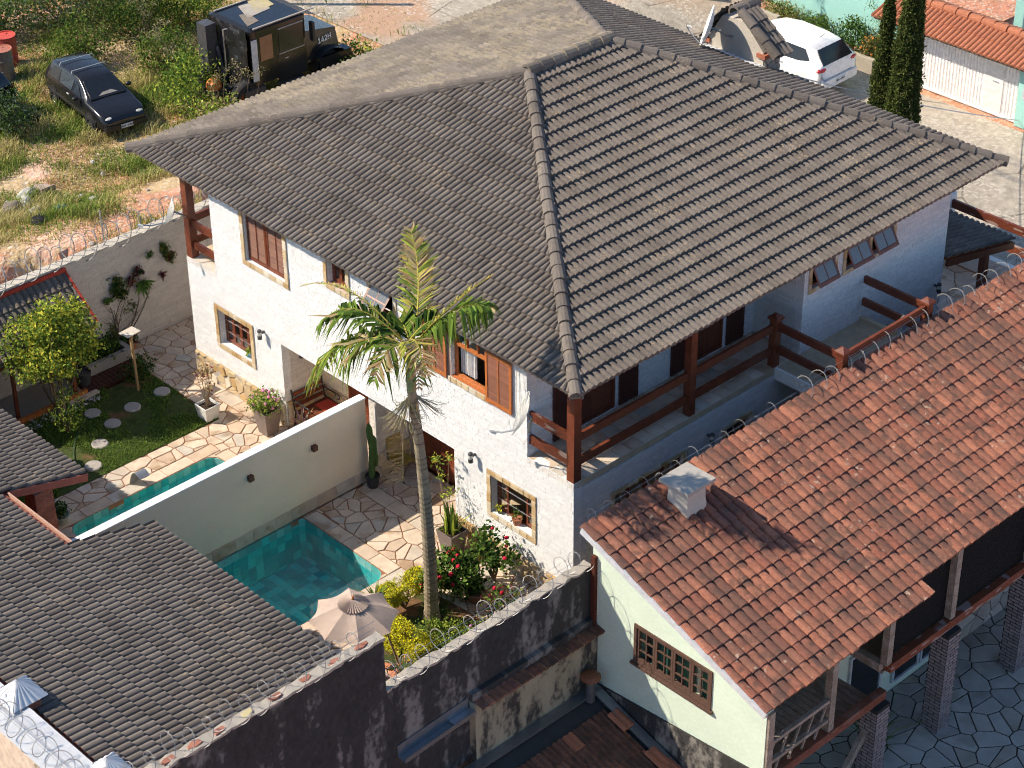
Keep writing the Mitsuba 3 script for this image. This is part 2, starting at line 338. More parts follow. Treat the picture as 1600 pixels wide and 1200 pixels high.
def strips(x0, y0, x1, y1, w, along='x', gap=.015, seed=0):
    """rectangular slabs in a row between two corners"""
    g = np.random.default_rng(seed); out = []; a0, a1 = (x0, x1) if along == 'x' else (y0, y1); a = a0
    while a < a1 - .05:
        b = min(a + w * g.uniform(.7, 1.35), a1)
        if a1 - b < .2 * w: b = a1
        out.append(sbox(a, y0, b, y1) if along == 'x' else sbox(x0, a, x1, b)); a = b
    return [q.buffer(-gap / 2, join_style=2) for q in out]

def tile_field(O, U, V, N, pitch, rolls, expo, rows, lo, hi, prof, lift, kind=0, jitter=0.0, lap=.05, stagger=0.0, u0=0.0, taper=0.0, kindf=None):
    """roof tiles laid in courses from the eave up; lo(v), hi(v) bound the course (hips); prof(t) is the height across one roll"""
    O, U, V, N = (np.asarray(q, float) for q in (O, U, V, N)); out = []; w = pitch * rolls
    ts = np.concatenate([np.linspace(-1, 1, 7)[(0 if k == 0 else 1):] * .5 + .5 + k for k in range(rolls)])
    hs = np.array([prof((t - math.floor(min(t, rolls - 1e-6))) * 2 - 1) for t in ts])
    for i in range(rows):
        v0 = i * expo; va, vb = v0, v0 + expo + lap
        a, b = min(lo(va), lo(vb)), max(hi(va), hi(vb))
        if b - a < .05: continue
        off = u0 + (stagger * w if i % 2 else 0)
        j0, j1 = math.floor((a - off) / w), math.ceil((b - off) / w)
        for j in range(j0, j1):
            ua = off + j * w
            if ua > b or ua + w < a: continue
            dj = rng.normal(0, jitter, 3) if jitter else (0, 0, 0)
            us = ua + ts * pitch
            uc = ua + w / 2
            g = []
            for vv, hh, tp in ((va + dj[0], -.018, 1.0), (va + dj[0], lift, 1.0), (vb + dj[0], 0.0, 1 - taper)):
                uu = np.clip(uc + (us - uc) * tp + dj[1] * (vv - va) * 2, lo(vv), hi(vv))
                hgt = hh + hs * (1.0 if hh >= 0 else 0.75) + dj[2] * .5
                g.append(O + uu[:, None] * U + vv * V + hgt[:, None] * N)
            n = len(ts); v = np.vstack(g); q = np.arange(n - 1)
            f = np.vstack([np.stack([q, q + 1, n + q + 1], 1), np.stack([q, n + q + 1, n + q], 1), np.stack([n + q, n + q + 1, 2 * n + q + 1], 1), np.stack([n + q, 2 * n + q + 1, 2 * n + q], 1)])
            # drop what a hip has squeezed flat
            tri = v[f]; ar = np.linalg.norm(np.cross(tri[:, 1] - tri[:, 0], tri[:, 2] - tri[:, 0]), axis=1)
            f = f[ar > 1e-6]
            if len(f) < 4: continue
            # split the front lip from the top so that smooth shading keeps the edge
            m = MB(kindf(uc, v0) if kindf else kind); m.add(v, f); out.append(m)
    return out
def hip_caps(p, q, rad, ln, kind=0, seg=7, flat=1.0, under=.03):
    """half-round caps from the low end p to the high end q, each overlapping the next"""
    p, q = np.array(p, float), np.array(q, float); L = np.linalg.norm(q - p); d = (q - p) / L; n = max(1, int(round(L / ln))); out = []
    side = np.cross(d, [0, 0, 1.]); side /= np.linalg.norm(side); up = np.cross(side, d)
    an = np.linspace(-.15 * np.pi, 1.15 * np.pi, seg + 2)
    for i in range(n):
        a, b = p + d * (L * i / n), p + d * (L * (i + 1) / n + .04)
        vs = []
        for e, r_, l_ in ((a, rad * .80, .0), (a, rad * 1.06, .016), (b, rad * .92, 0.0)):
            vs.append(e + up * (l_ - under) + np.cos(an)[:, None] * side * r_ + np.sin(an)[:, None] * up * r_ * flat)
        v = np.vstack(vs) + rng.normal(0, .006, 3); m = seg + 2; k = np.arange(m - 1)
        f = np.vstack([np.stack([k, k + 1, m + k + 1], 1), np.stack([k, m + k + 1, m + k], 1), np.stack([m + k, m + k + 1, 2 * m + k + 1], 1), np.stack([m + k, 2 * m + k + 1, 2 * m + k], 1)])
        out.append(MB(kind).add(v, f))
    return out
# ================================================================ THE SETTING
def structure(key): labels[key] = {'kind': 'structure'}; return key
def sstep(a, b, x):
    t = np.clip((x - a) / (b - a), 0, 1); return t * t * (3 - 2 * t)
def street_z(y): return 0.85 * sstep(12.5, 19.0, y)
def ground_h(x, y):
    nz = meshkit.fbm(np.stack([x * .35, y * .35, x * 0], -1), 3) - .5
    lot = 0.5 + 0.5 * sstep(16.7, 17.15, y + .5 * np.sin(x * .9) + .25 * np.sin(x * 2.3)) - .42 * sstep(18.2, 20.6, y) + .18 * nz + .05 * (meshkit.noise(np.stack([x * 1.7, y * 1.7, x * 0], -1)) - .5)
    st = street_z(y) - .02
    z = np.where(y > 14.28, lot + (st - lot) * sstep(12.6, 13.6, x), np.where(x > 16.25, st, np.where(y < -1.80, -3.25, np.where((x > -12) & (x < 16.2), -2.3, -.3))))
    z = np.where((x > 16.25) & (y < -8), -1.0, z)
    return np.where((x > 23.4) & (y > 10.5) & (y < 60), np.maximum(st + .22, z), z)
def sheet(xs, ys, h, lift=0.0):
    X, Y = np.meshgrid(xs, ys, indexing='ij'); Z = h(X, Y) + lift; n, m = X.shape
    i, j = np.meshgrid(np.arange(n - 1), np.arange(m - 1), indexing='ij'); a = (i * m + j).ravel()
    return np.stack([X, Y, Z], -1).reshape(-1, 3), np.vstack([np.stack([a, a + m, a + m + 1], 1), np.stack([a, a + m + 1, a + 1], 1)])
xs = np.unique(np.r_[-160, -80, -40, -25, -12.02, -11.98, np.arange(-11, 13, .3), np.arange(13, 16.2, .3), 16.22, 16.27, 17, 18.5, 20, 21.5, 23, 23.38, 23.42, 24, 26, 30, 45, 90, 160])
ys = np.unique(np.r_[-160, -80, -40, -20, -12, -8.02, -7.98, -5, -3, -1.82, -1.78, 0, 1, 4, 7, 10, 10.48, 10.52, 12, 13, 14.26, 14.3, np.arange(14.6, 30, .3), 32, 36, 42, 60, 90, 160])
structure(MB(0, .5).add(*sheet(xs, ys, ground_h)).emit('ground', 'm_dirt', True))
sx_, sy_ = np.arange(16.3, 23.41, .5), np.arange(-7.9, 60, .5)
structure(MB(0, .5).add(*sheet(np.r_[16.3, 17.5, 19, 20.5, 22, 23.36], sy_, lambda x, y: street_z(y), .004)).emit('street', 'm_street', True))
structure(MB(0, .5).add(*sheet(np.r_[13.5, 14.4, 15.3, 16.28], np.arange(14.4, 60, .5), lambda x, y: street_z(y), .0)).emit('road_verge', 'm_street', True))

# ---- paved yards: a mortar bed and riven slabs, each its own stone
POOL2 = sbox(-5.75, 3.35, -1.85, 6.04).buffer(-.32).buffer(.32, quad_segs=5).union(sbox(-5.75, 4.2, -1.85, 6.04)).union(sbox(-5.75, 3.35, -4, 5))
POOL1 = sbox(-5.55, 6.3, -1.79, 9.16).buffer(-.3).buffer(.3, quad_segs=5).union(sbox(-5.55, 6.3, -1.79, 8))
def yard(key, area, holes, spacing, seed, kind, z=0.0, gap=.026, bed='brown_clay', limit=300, extra=()):
    full = area.difference(unary_union(holes)) if holes else area
    base = MB(bed); base.prism(full, z - .12, z - .016)
    k = structure(base.emit(key, 'm_matte'))
    inner = full.difference(unary_union([e.buffer(.012, join_style=2) for e in extra])) if len(extra) else full
    st = [slab(q, z - .02, z + rng.normal(0, .0025), kind) for q in list(extra) + cells(inner, spacing, seed, gap)]
    pieces(k, 'slab', st, 'm_slab', limit=limit, rest='slab_field')
    return k
garden = Polygon([(-3.62, -1.68), (-1.75, -1.68), (-1.45, .8), (-1.60, 2.45), (-3.35, 2.5), (-3.62, 1.6)])
cop2 = strips(-1.84, 3.35, -1.5, 6.0, .62, 'y', seed=1) + strips(-5.7, 3.0, -1.5, 3.34, .7, 'x', seed=2) + strips(-.42, 3.4, -.06, 6.0, .6, 'y', seed=3)
cop2 = [c.difference(POOL2.buffer(.005)) for c in cop2]; cop2 = [c for c in cop2 if c.geom_type == 'Polygon' and c.area > .01]
yard('patio', unary_union([sbox(-5.9, -1.7, 0, 6.05), sbox(0, 3.36, 1.1, 6.0), sbox(-11, -1.7, -5.8, 6.05)]), [POOL2, garden], .31, 11, 0, extra=cop2)
lawnp = sbox(-7.4, 10.16, -.88, 12.98)
cop1 = strips(-5.9, 9.17, -1.6, 9.5, .66, 'x', seed=4) + strips(-1.78, 6.4, -1.45, 9.1, .6, 'y', seed=5) + strips(-.40, 8.95, -.03, 12.1, .7, 'y', seed=6)
cop1 = [c.difference(POOL1.buffer(.005)) for c in cop1]; cop1 = [c for c in cop1 if c.geom_type == 'Polygon' and c.area > .01]
yard('patio', unary_union([sbox(-8, 6.25, 0, 14.1), sbox(0, 6.25, 1.1, 8.84), sbox(0, 12.12, 6, 14.1)]), [POOL1, lawnp, sbox(-8, 12.98, -.75, 14.1)], .31, 12, 0, extra=cop1)
yard('driveway', sbox(11.32, -1.68, 16.2, 12), [], .55, 13, 0, limit=60)
yard('alley', sbox(0.02, -1.68, 11.3, -.02), [], .5, 14, 0, limit=20)

# ---- pools: tiled basins and water
def basin(key, poly, depth, water, label, seed, zc=-.02):
    k = thing(key, label, 'swimming pool')
    g = np.random.default_rng(seed); t = .19; items = []
    shell = MB('concrete'); shell.prism(poly.buffer(.10).difference(sbox(-20, 6.05, 5, 6.24)), -depth - .15, -depth - .012); shell.emit(f'{k}__shell', 'm_matte')
    x0, y0, x1, y1 = poly.bounds
    for x in np.arange(x0, x1, t):
        for y in np.arange(y0, y1, t):
            q = sbox(x, y, x + t, y + t).intersection(poly)
            if q.is_empty or q.geom_type != 'Polygon' or q.area < .002: continue
            q = q.buffer(-.004, join_style=2)
            if q.is_empty or q.geom_type != 'Polygon': continue
            items.append(slab(q, -depth - .015, -depth + g.normal(0, .001), 0, bev=.003, tilt=.002))
    ring = np.array(poly.exterior.coords); seg = np.linalg.norm(np.diff(ring, axis=0), axis=1); L = seg.sum(); cum = np.r_[0, np.cumsum(seg)]
    n = int(L / t)
    def at(s): return np.array([np.interp(s, cum, ring[:, 0]), np.interp(s, cum, ring[:, 1])])
    rows = int(math.ceil(depth / t))
    ce = np.array(poly.representative_point().coords[0])
    for i in range(n):
        a, b = at(i * L / n), at((i + 1) * L / n); d = b - a
        if np.linalg.norm(d) < 1e-3: continue
        d /= np.linalg.norm(d); nn = np.array([-d[1], d[0]])
        if poly.exterior.is_ccw: nn = nn
        else: nn = -nn
        for r in range(rows):
            zt, zb = zc - r * t, max(zc - (r + 1) * t + .004, -depth)
            p, q = a + d * .003, b - d * .003
            o = nn * g.normal(.002, .001)
            m = MB(0.75 if r == 0 else 0.0)
            m.c = 0.62 * (g.random() < .9) if r == 0 else 0.0
            m.add([[*(p + o), zb], [*(q + o), zb], [*(q + o), zt], [*(p + o), zt], [*(p - nn * .03), zb], [*(q - nn * .03), zb], [*(q - nn * .03), zt], [*(p - nn * .03), zt]],
                  [[0, 1, 2], [0, 2, 3], [3, 2, 6], [3, 6, 7], [0, 3, 7], [0, 7, 4], [1, 5, 6], [1, 6, 2], [4, 7, 6], [4, 6, 5]])
            items.append(m)
    pieces(k, 'tile', items, 'm_pool', rest='tile_field')
    # water: a fine grid with small ripples
    gx = np.linspace(x0 + .002, x1 - .002, int((x1 - x0) / .06)); gy = np.linspace(y0 + .002, y1 - .002, int((y1 - y0) / .06))
    h = lambda X, Y: water + .0016 * (meshkit.fbm(np.stack([X * 3.1, Y * 3.7, X * 0 + seed], -1), 3) - .5)
    v, f = sheet(gx, gy, h)
    from shapely import contains_xy
    ins = contains_xy(poly.buffer(.03), v[:, 0], v[:, 1]); f = f[ins[f].all(1)]
    scene[f'{k}__water'] = mikit.ply((v, f), 'm_water', smooth=True)
    return k
basin('swimming_pool', POOL2, 1.0, -.14, 'teal tiled pool half in shade beside the parasol', 21)
basin('swimming_pool', POOL1, 0.85, -.14, 'narrow strip of teal pool showing behind the cream dividing wall', 22)

# ---- lawn and garden soil
structure(MB(0, .5).add(*sheet(np.arange(-7.4, -.87, .13), np.arange(10.16, 12.99, .13), lambda x, y: .0 + .05 * (meshkit.fbm(np.stack([x * .8, y * .8, x * 0], -1), 3) - .5) - .01)).emit('lawn', 'm_lawn', True))
gp = MB('soil'); gp.prism(garden, -.2, -.005); gv = structure(gp.emit('garden_soil', 'm_lawn'))
# ================================================================ THE WHITE HOUSE
H = thing('white_house', 'large two storey white stone-clad house under a dark grey hipped tile roof', 'house')
HX = 11.3
# wall openings on the sunny front (y, z)
W_GL, W_GR = sbox(9.93, 1.17, 11.08, 2.06), sbox(1.12, 1.17, 2.27, 2.06)
W_SH, W_SM, W_AW, W_MN = sbox(8.50, 3.80, 9.84, 5.02), sbox(6.47, 4.40, 7.07, 5.02), sbox(5.03, 4.40, 5.70, 5.02), sbox(2.36, 3.86, 3.36, 4.92)
PORCH = sbox(3.35, -.2, 8.85, 2.14)
front = unary_union([sbox(0, 0, 12.1, 3.0), sbox(1.25, 3.0, 11.03, 5.25)]).difference(unary_union([W_GL, W_GR, W_SH, W_SM, W_AW, W_MN, PORCH]))
toX = lambda v: np.stack([v[:, 2], v[:, 0], v[:, 1]], 1)     # (y, z, depth) -> +x inward
toY = lambda v: np.stack([v[:, 0], v[:, 2], v[:, 1]], 1)     # (x, z, depth) -> +y inward
MB(0, .5).prism(front, 0, .20, axes=toX).emit(f'{H}__front_wall', 'm_split')
A_WIN = [sbox(6.72, 4.45, 7.42, 4.95), sbox(7.80, 4.45, 8.52, 4.95), sbox(8.62, 4.45, 9.32, 4.95)]
G_WIN = [sbox(1.10, .95, 3.05, 2.20), sbox(4.30, .95, 5.0, 2.2)]
side = unary_union([sbox(.2, 0, HX, 2.82), sbox(6.5, 2.8, HX, 5.3)]).difference(unary_union(A_WIN + G_WIN))
MB(.18, .5).prism(side, 0, .20, axes=toY).emit(f'{H}__side_wall', 'm_split')
B_DOOR = [sbox(1.25, 3.02, 2.40, 5.05), sbox(4.55, 3.02, 5.55, 5.05)]
back = sbox(.2, 2.8, 6.5, 5.3).difference(unary_union(B_DOOR))
MB(.1, .5).prism(back, 1.25, 1.42, axes=toY).emit(f'{H}__balcony_wall', 'm_split')
w = MB(.3, .5); w.box(6.5, .2, 3.0, 6.68, 1.25, 5.2); w.emit(f'{H}__return_wall', 'm_split')
w = MB(.3, .5); w.box(HX - .2, .2, 0, HX, 12.1, 5.3); w.box(.2, 11.9, 0, HX - .2, 12.1, 2.8); w.box(.9, 10.85, 3, HX - .2, 11.03, 5.3); w.box(.2, 10.83, 3.0, .9, 11.03, 5.25); w.emit(f'{H}__rear_wall', 'm_split')
# porch walls
for a, b in ((6.0, 6.22), (8.85, 9.0), (3.17, 3.35)): MB(.55, .5).box(.2, a, 0, 1.1, b, 2.14).emit(f'{H}__porch_wall', 'm_split')
w = MB('cream', .5)
for a, b in ((3.35, 3.5), (5.62, 6.0), (6.22, 6.45), (8.05, 8.85)): w.box(1.1, a, 0, 1.25, b, 2.14)
w.emit(f'{H}__porch_rear_wall', 'm_matte')
MB('white', .5).box(.2, 3.17, 2.14, 1.25, 9.0, 2.26).emit(f'{H}__porch_ceiling', 'm_matte')
# floors and dark rooms behind the glass
w = MB('beige_stone', .4); w.box(.2, 9.0, .0, HX - .2, 11.9, .05); w.box(1.25, .2, 0, HX - .2, 9.0, .05); w.box(.2, .2, 0, 1.25, 3.17, .05); w.emit(f'{H}__ground_floor', 'm_matte')
w = MB('ceil', .4); w.box(.2, .2, 2.82, HX - .2, 11.9, 2.98); w.emit(f'{H}__upper_floor', 'm_matte')
w = MB('ceil', .4); w.box(.05, 1.25, 5.3, HX - .2, 11.0, 5.36); w.emit(f'{H}__upper_ceiling', 'm_matte')
w = MB('beige_stone', .4); w.box(2.9, .2, .05, 3.0, 9, 2.8); w.box(2.2, 1.4, 3.0, 2.3, 10.8, 5.3); w.box(.2, 4.15, 3.0, 2.2, 4.25, 5.3); w.box(.2, 7.9, 3, 2.2, 8.0, 5.3); w.emit(f'{H}__inner_wall', 'm_matte')
# ---- the two balconies
bal = sbox(0, 0, 6.5, 1.25)
b = MB('beige_stone', .5); b.prism(bal, 2.86, 2.985); b.emit(f'{H}__balcony_floor', 'm_matte')
fl = [slab(q.buffer(-.006), 2.98, 3.0, 0, bev=.004, tilt=.001) for q in
      [sbox(x, y, x + .32, min(y + .32, 1.25)) for x in np.arange(0.0, 6.4, .32) for y in np.arange(0, 1.2, .32)]]
pieces(f'{H}__balcony_floor', 'floor_tile', fl, 'm_slab', limit=80, rest='floor_tiles')
b = MB('beige_stone', .7); b.box(0, 11.03, 2.86, .9, 12.1, 3.0); b.emit(f'{H}__balcony_floor', 'm_matte')
t = MB('beige_stone', .35); t.box(5.80, -1.68, 2.82, 8.60, -.002, 2.99); t.emit(f'{H}__terrace_slab', 'm_matte')
t = MB('white', .4); t.box(5.74, -1.69, 2.74, 5.80, -.002, 3.0); t.emit(f'{H}__terrace_edge', 'm_matte')
t = MB('beige_stone', .6); t.box(8.43, -.9, 2.99, 8.55, -.0, 3.06); t.emit(f'{H}__terrace_kerb', 'm_matte')
t = MB('concrete', .2)
t.box(8.3, -1.66, 0, 8.5, -1.46, 2.8)
t.emit(f'{H}__terrace_column', 'm_matte')
# ---- rails and posts of varnished timber
def post(x, y, z0, z1, s=.17, worn=.2, cap=False, name='post'):
    m = MB(worn); m.box(x - s / 2, y - s / 2, z0, x + s / 2, y + s / 2, z1)
    if cap:
        m.box(x - s * .72, y - s * .72, z1, x + s * .72, y + s * .72, z1 + .05)
        m.add([(x - s * .72, y - s * .72, z1 + .05), (x + s * .72, y - s * .72, z1 + .05), (x + s * .72, y + s * .72, z1 + .05), (x - s * .72, y + s * .72, z1 + .05), (x, y, z1 + .13)], [[0, 1, 4], [1, 2, 4], [2, 3, 4], [3, 0, 4]])
    return m.emit(f'{H}__{name}', 'm_wood')
def rail(p, q, worn=.2, h=.17, w=.065, name='rail'): return MB(worn).beam(p, q, w, h).emit(f'{H}__{name}', 'm_wood')
post(.10, .10, 3.0, 5.12, .19, 0.0); post(3.275, .10, 3.0, 5.12, .17, 0); post(5.80, .10, 3.0, 4.10, .17, 0, True)
rail((.09, .2, 3.92), (.09, 1.25, 3.92), 1.0, .2); rail((.09, .2, 3.38), (.09, 1.25, 3.38), 1.0, .2)
for z in (3.92, 3.38): rail((.2, .10, z), (3.19, .10, z), .3); rail((3.36, .10, z), (5.71, .10, z), .2)
for z in (3.95, 3.42): rail((5.80, .01, z), (5.80, -1.52, z), 0); rail((5.89, -1.60, z), (8.42, -1.60, z), 0); rail((8.5, -1.52, z), (8.5, -.01, z), 0)
post(5.80, -1.60, 3.0, 4.06, .17, 0, True); post(8.5, -1.60, 3.0, 4.06, .17, 0, True)
post(.10, 11.98, 3.0, 5.1, .19, .3)
rail((.09, 11.03, 3.86), (.09, 11.88, 3.86), .4); rail((.09, 11.03, 3.33), (.09, 11.88, 3.33), .6)
rail((.2, 12.0, 3.9), (2.4, 12.0, 3.9), .2); rail((.2, 12.0, 3.36), (2.4, 12.0, 3.36), .2)

# ---- stone trims round the windows: every block its own piece
def trim(y0, y1, z0, z1, wdt, seed, sides='lrtb', parent=H, axes=YZ(0.0), kind=2):
    g = np.random.default_rng(seed); k = num(f'{parent}__window_trim'); its = []
    bed = MB('mortar', .5)
    fr = sbox(y0 - wdt, z0 - wdt, y1 + wdt, z1 + wdt).difference(sbox(y0, z0, y1, z1))
    def run(a0, a1, b0, b1, horiz):
        a = a0
        while a < a1 - .02:
            e = min(a + g.uniform(.12, .26), a1)
            if a1 - e < .07: e = a1
            q = (sbox(a, b0, e, b1) if horiz else sbox(b0, a, b1, e)).buffer(-.004, join_style=2)
            its.append(slab(q, 0.0, .03 + g.uniform(-.004, .006), kind, bev=.006, axes=axes)); a = e
    if 'b' in sides: run(y0 - wdt, y1 + wdt, z0 - wdt, z0, True); bed.prism(sbox(y0 - wdt, z0 - wdt, y1 + wdt, z0), .001, .015, axes=axes)
    if 't' in sides: run(y0 - wdt, y1 + wdt, z1, z1 + wdt, True); bed.prism(sbox(y0 - wdt, z1, y1 + wdt, z1 + wdt), .001, .015, axes=axes)
    if 'l' in sides: run(z0, z1, y1, y1 + wdt, False); bed.prism(sbox(y1, z0, y1 + wdt, z1), .001, .015, axes=axes)
    if 'r' in sides: run(z0, z1, y0 - wdt, y0, False); bed.prism(sbox(y0 - wdt, z0, y0, z1), .001, .015, axes=axes)
    bed.emit(k, 'm_matte', fixed=True)
    for i in its: i.emit(f'{k}__stone', 'm_slab')
for i, q in enumerate((W_GL, W_GR)): trim(q.bounds[0], q.bounds[2], q.bounds[1], q.bounds[3], .12, 30 + i)
trim(8.50, 9.84, 3.80, 5.02, .12, 33, 'lrb'); trim(6.47, 7.07, 4.40, 5.02, .11, 34, 'lrb'); trim(5.03, 5.70, 4.40, 5.02, .11, 35, 'lrb'); trim(2.36, 3.36, 3.86, 4.92, .12, 36, 'b')
for i, q in enumerate(A_WIN + G_WIN): trim(q.bounds[0], q.bounds[2], q.bounds[1], q.bounds[3], .10, 40 + i, 'lrb' if i < 3 else 'lrtb', axes=XZ(0.0))
# ---- windows: frame, sashes with bars, panes
def sash(m, y0, y1, z0, z1, x, st=.045, nv=0, nh=2, bar=.02, dep=.035):
    """a glazed leaf in the plane x"""
    m.box(x, y0, z0, x + dep, y0 + st, z1); m.box(x, y1 - st, z0, x + dep, y1, z1); m.box(x, y0 + st, z0, x + dep, y1 - st, z0 + st * 1.4); m.box(x, y0 + st, z1 - st, x + dep, y1 - st, z1)
    for i in range(nv): yy = y0 + (y1 - y0) * (i + 1) / (nv + 1); m.box(x + .006, yy - bar / 2, z0 + st, x + dep - .004, yy + bar / 2, z1 - st)
    for i in range(nh): zz = z0 + (z1 - z0) * (i + 1) / (nh + 1); m.box(x + .004, y0 + st, zz - bar / 2, x + dep - .006, y1 - st, zz + bar / 2)
def pane(parent, y0, y1, z0, z1, x):
    k = num(f'{parent}__pane'); scene[k] = mikit.ply(([(x, y0, z0), (x, y1, z0), (x, y1, z1), (x, y0, z1)], [[0, 1, 2], [0, 2, 3]]), 'm_pane')
def win_frame(q, x, wdt=.04, c=.0, dep=.06, name='window'):
    y0, z0, y1, z1 = q.bounds; m = MB(c)
    for a in ((y0, z0, y0 + wdt, z1), (y1 - wdt, z0, y1, z1), (y0 + wdt, z0, y1 - wdt, z0 + wdt), (y0 + wdt, z1 - wdt, y1 - wdt, z1)): m.box(x, a[0], a[1], x + dep, a[2], a[3])
    return m.emit(f'{H}__{name}', 'm_wood')
# left ground window: four closed leaves with iron bars; right one: middle open
for q, leaves in ((W_GL, [(0, .25), (.25, .5), (.5, .75), (.75, 1)]), (W_GR, [(0, .26), (.74, 1)])):
    y0, z0, y1, z1 = q.bounds; k = win_frame(q, .155, .05)
    ya, yb = y0 + .05, y1 - .05
    for a, b_ in leaves:
        m = MB(.0); l0, l1 = yb - (yb - ya) * b_, yb - (yb - ya) * a; sash(m, l0 + .002, l1 - .002, z0 + .05, z1 - .05, .150, .04, 0, 2)
        m.emit(f'{k}__sash', 'm_wood'); pane(k, l0 + .04, l1 - .04, z0 + .1, z1 - .09, .172)
    m = MB('white', .5); m.box(.0, y0, z0 - .03, .15, y1, z0 + .012); m.emit(f'{k}__sill', 'm_matte')
    m = MB('steel', .4)
    for zz in (z0 + .3, z0 + .6): m.tube([(.13, y0, zz), (.13, y1, zz)], .006, 4)
    m.emit(f'{k}__bar', 'm_matte')
# upper louvred shutter pair, shut
def shutter(y0, y1, z0, z1, x, hinge=0, c='louvre', nl=26, name='shutter', edge=0.0, mid=True):
    m = MB(edge); st = .055; d = .035
    m.box(x, y0, z0, x + d, y0 + st, z1); m.box(x, y1 - st, z0, x + d, y1, z1); m.box(x, y0 + st, z0, x + d, y1 - st, z0 + .09); m.box(x, y0 + st, z1 - .07, x + d, y1 - st, z1)
    if mid: m.box(x, (y0 + y1) / 2 - .012, z0 + .09, x + d, (y0 + y1) / 2 + .012, z1 - .07)
    k = m.emit(f'{H}__{name}', 'm_wood')
    n = int((z1 - z0 - .16) / .042)
    for i in range(n):
        zz = z0 + .09 + (i + .5) * (z1 - z0 - .16) / n
        s = MB(c); s.beam((x + .018, y0 + st, zz), (x + .018, y1 - st, zz), .034, .008)
        v = s.v[0]; v -= [x + .018, 0, zz]; ca, sa = math.cos(.75), math.sin(.75)
        s.v[0] = np.stack([v[:, 0] * ca - v[:, 2] * sa, v[:, 1], v[:, 0] * sa + v[:, 2] * ca], 1) + [x + .018, 0, zz]
        s.emit(f'{k}__slat', 'm_matte')
    bk = MB('mahogany_dark'); bk.box(x + d + .001, y0 + .02, z0 + .02, x + d + .008, y1 - .02, z1 - .02); bk.emit(f'{k}__backing', 'm_matte')
    return k
for a, b_ in ((8.52, 9.16), (9.18, 9.82)): shutter(a, b_, 3.82, 5.0, .06, c='fiber', edge=.0)
win_frame(W_SH, .10, .03)
# small window, casement at the right half
k = win_frame(W_SM, .13, .05); m = MB(0); sash(m, 6.52, 6.80, 4.45, 4.97, .125, .04, 1, 1); m.emit(f'{k}__sash', 'm_wood'); pane(k, 6.55, 6.78, 4.5, 4.94, .145)
m = MB(0); sash(m, 6.80, 7.02, 4.45, 4.97, .125, .04, 0, 1); m.emit(f'{k}__sash', 'm_wood'); pane(k, 6.84, 6.98, 4.5, 4.94, .145)
m = MB('fascia_pale', .6); m.box(.01, 6.47, 4.385, .13, 7.07, 4.41); m.emit(f'{k}__sill', 'm_matte')
# top-hung windows pushed open
def awning(q, ang, axis='front', name='window'):
    a0, z0, a1, z1 = q.bounds
    k = win_frame(q, .06, .04) if axis == 'front' else num(f'{H}__{name}')
    if axis != 'front':
        m = MB(.0)
        for r_ in ((a0, z0, a0 + .04, z1), (a1 - .04, z0, a1, z1), (a0 + .04, z0, a1 - .04, z0 + .04), (a0 + .04, z1 - .04, a1 - .04, z1)): m.box(r_[0], .06, r_[1], r_[2], .12, r_[3])
        m.emit(k, 'm_wood', fixed=True)
    m = MB(0); sash(m, a0 + .02, a1 - .02, 0, z1 - z0 - .04, 0, .05, 1, 0 if axis != 'front' else 1)
    v = np.vstack(m.v); hz = z1 - z0 - .04; ca, sa = math.cos(ang), math.sin(ang)
    def rot(v):
        x, y, z = v[:, 0], v[:, 1], v[:, 2] - hz
        X = x * ca + z * sa + .02; Z = -x * sa * -1 + z * ca
        return (np.stack([X, y, Z + z1 - .02], 1) if axis == 'front' else np.stack([y, X, Z + z1 - .02], 1))
    m.v = [rot(v_) for v_ in m.v]; m.emit(f'{k}__sash', 'm_wood')
    mid = (a0 + a1) / 2
    for p0, p1 in ((a0 + .07, mid - .015), (mid + .015, a1 - .07)):
        kk = num(f'{k}__pane'); pv = rot(np.array([(.018, p0, .07), (.018, p1, .07), (.018, p1, hz - .05), (.018, p0, hz - .05)]))
        scene[kk] = mikit.ply((pv, [[0, 1, 2], [0, 2, 3]]), 'm_glass_sky')
    return k
scene['m_glass_sky'] = {'type': 'twosided', 'bsdf': {'type': 'principled', 'base_color': {'type': 'rgb', 'value': [.10, .11, .12]}, 'roughness': .12, 'specular': .9}}
awning(W_AW, .75)
for q in A_WIN: awning(q, .55, 'side')
# main window: open sash, transom lights, curtain, open shutters flat on the wall
k = win_frame(W_MN, .10, .05, 2.6)
m = MB(2.6); m.box(.09, 2.41, 4.56, .15, 3.31, 4.62)
for i in range(4): y = 2.41 + .9 * (i) / 3; m.box(.095, y - .02, 4.62, .145, y + .02, 4.87)
m.emit(f'{k}__transom', 'm_wood')
for i in range(3): pane(k, 2.43 + .3 * i, 2.69 + .3 * i, 4.64, 4.86, .12)
m = MB(2.6); m.box(.0, 2.3, 3.84, .12, 3.42, 3.875); m.emit(f'{k}__sill', 'm_wood')
m = MB('curtain'); yy = np.linspace(2.86, 3.30, 24); xx = .22 + .035 * np.sin(np.arange(24) * 1.9)
m.add(np.vstack([np.c_[xx, yy, np.full(24, 3.9)], np.c_[xx, yy, np.full(24, 4.56)]]), [[i, i + 1, 25 + i] for i in range(23)] + [[i, 25 + i, 24 + i] for i in range(23)]); m.emit(f'{k}__curtain', 'm_matte')
shutter(1.62, 2.33, 3.80, 4.94, -.06, edge=2.6, c='louvre'); shutter(3.45, 4.12, 3.80, 4.94, -.06, edge=2.6, c='louvre')
m = MB('fascia_pale'); m.box(-.005, 3.37, 3.86, .02, 3.45, 4.92); m.emit(f'{H}__window_reveal', 'm_matte')
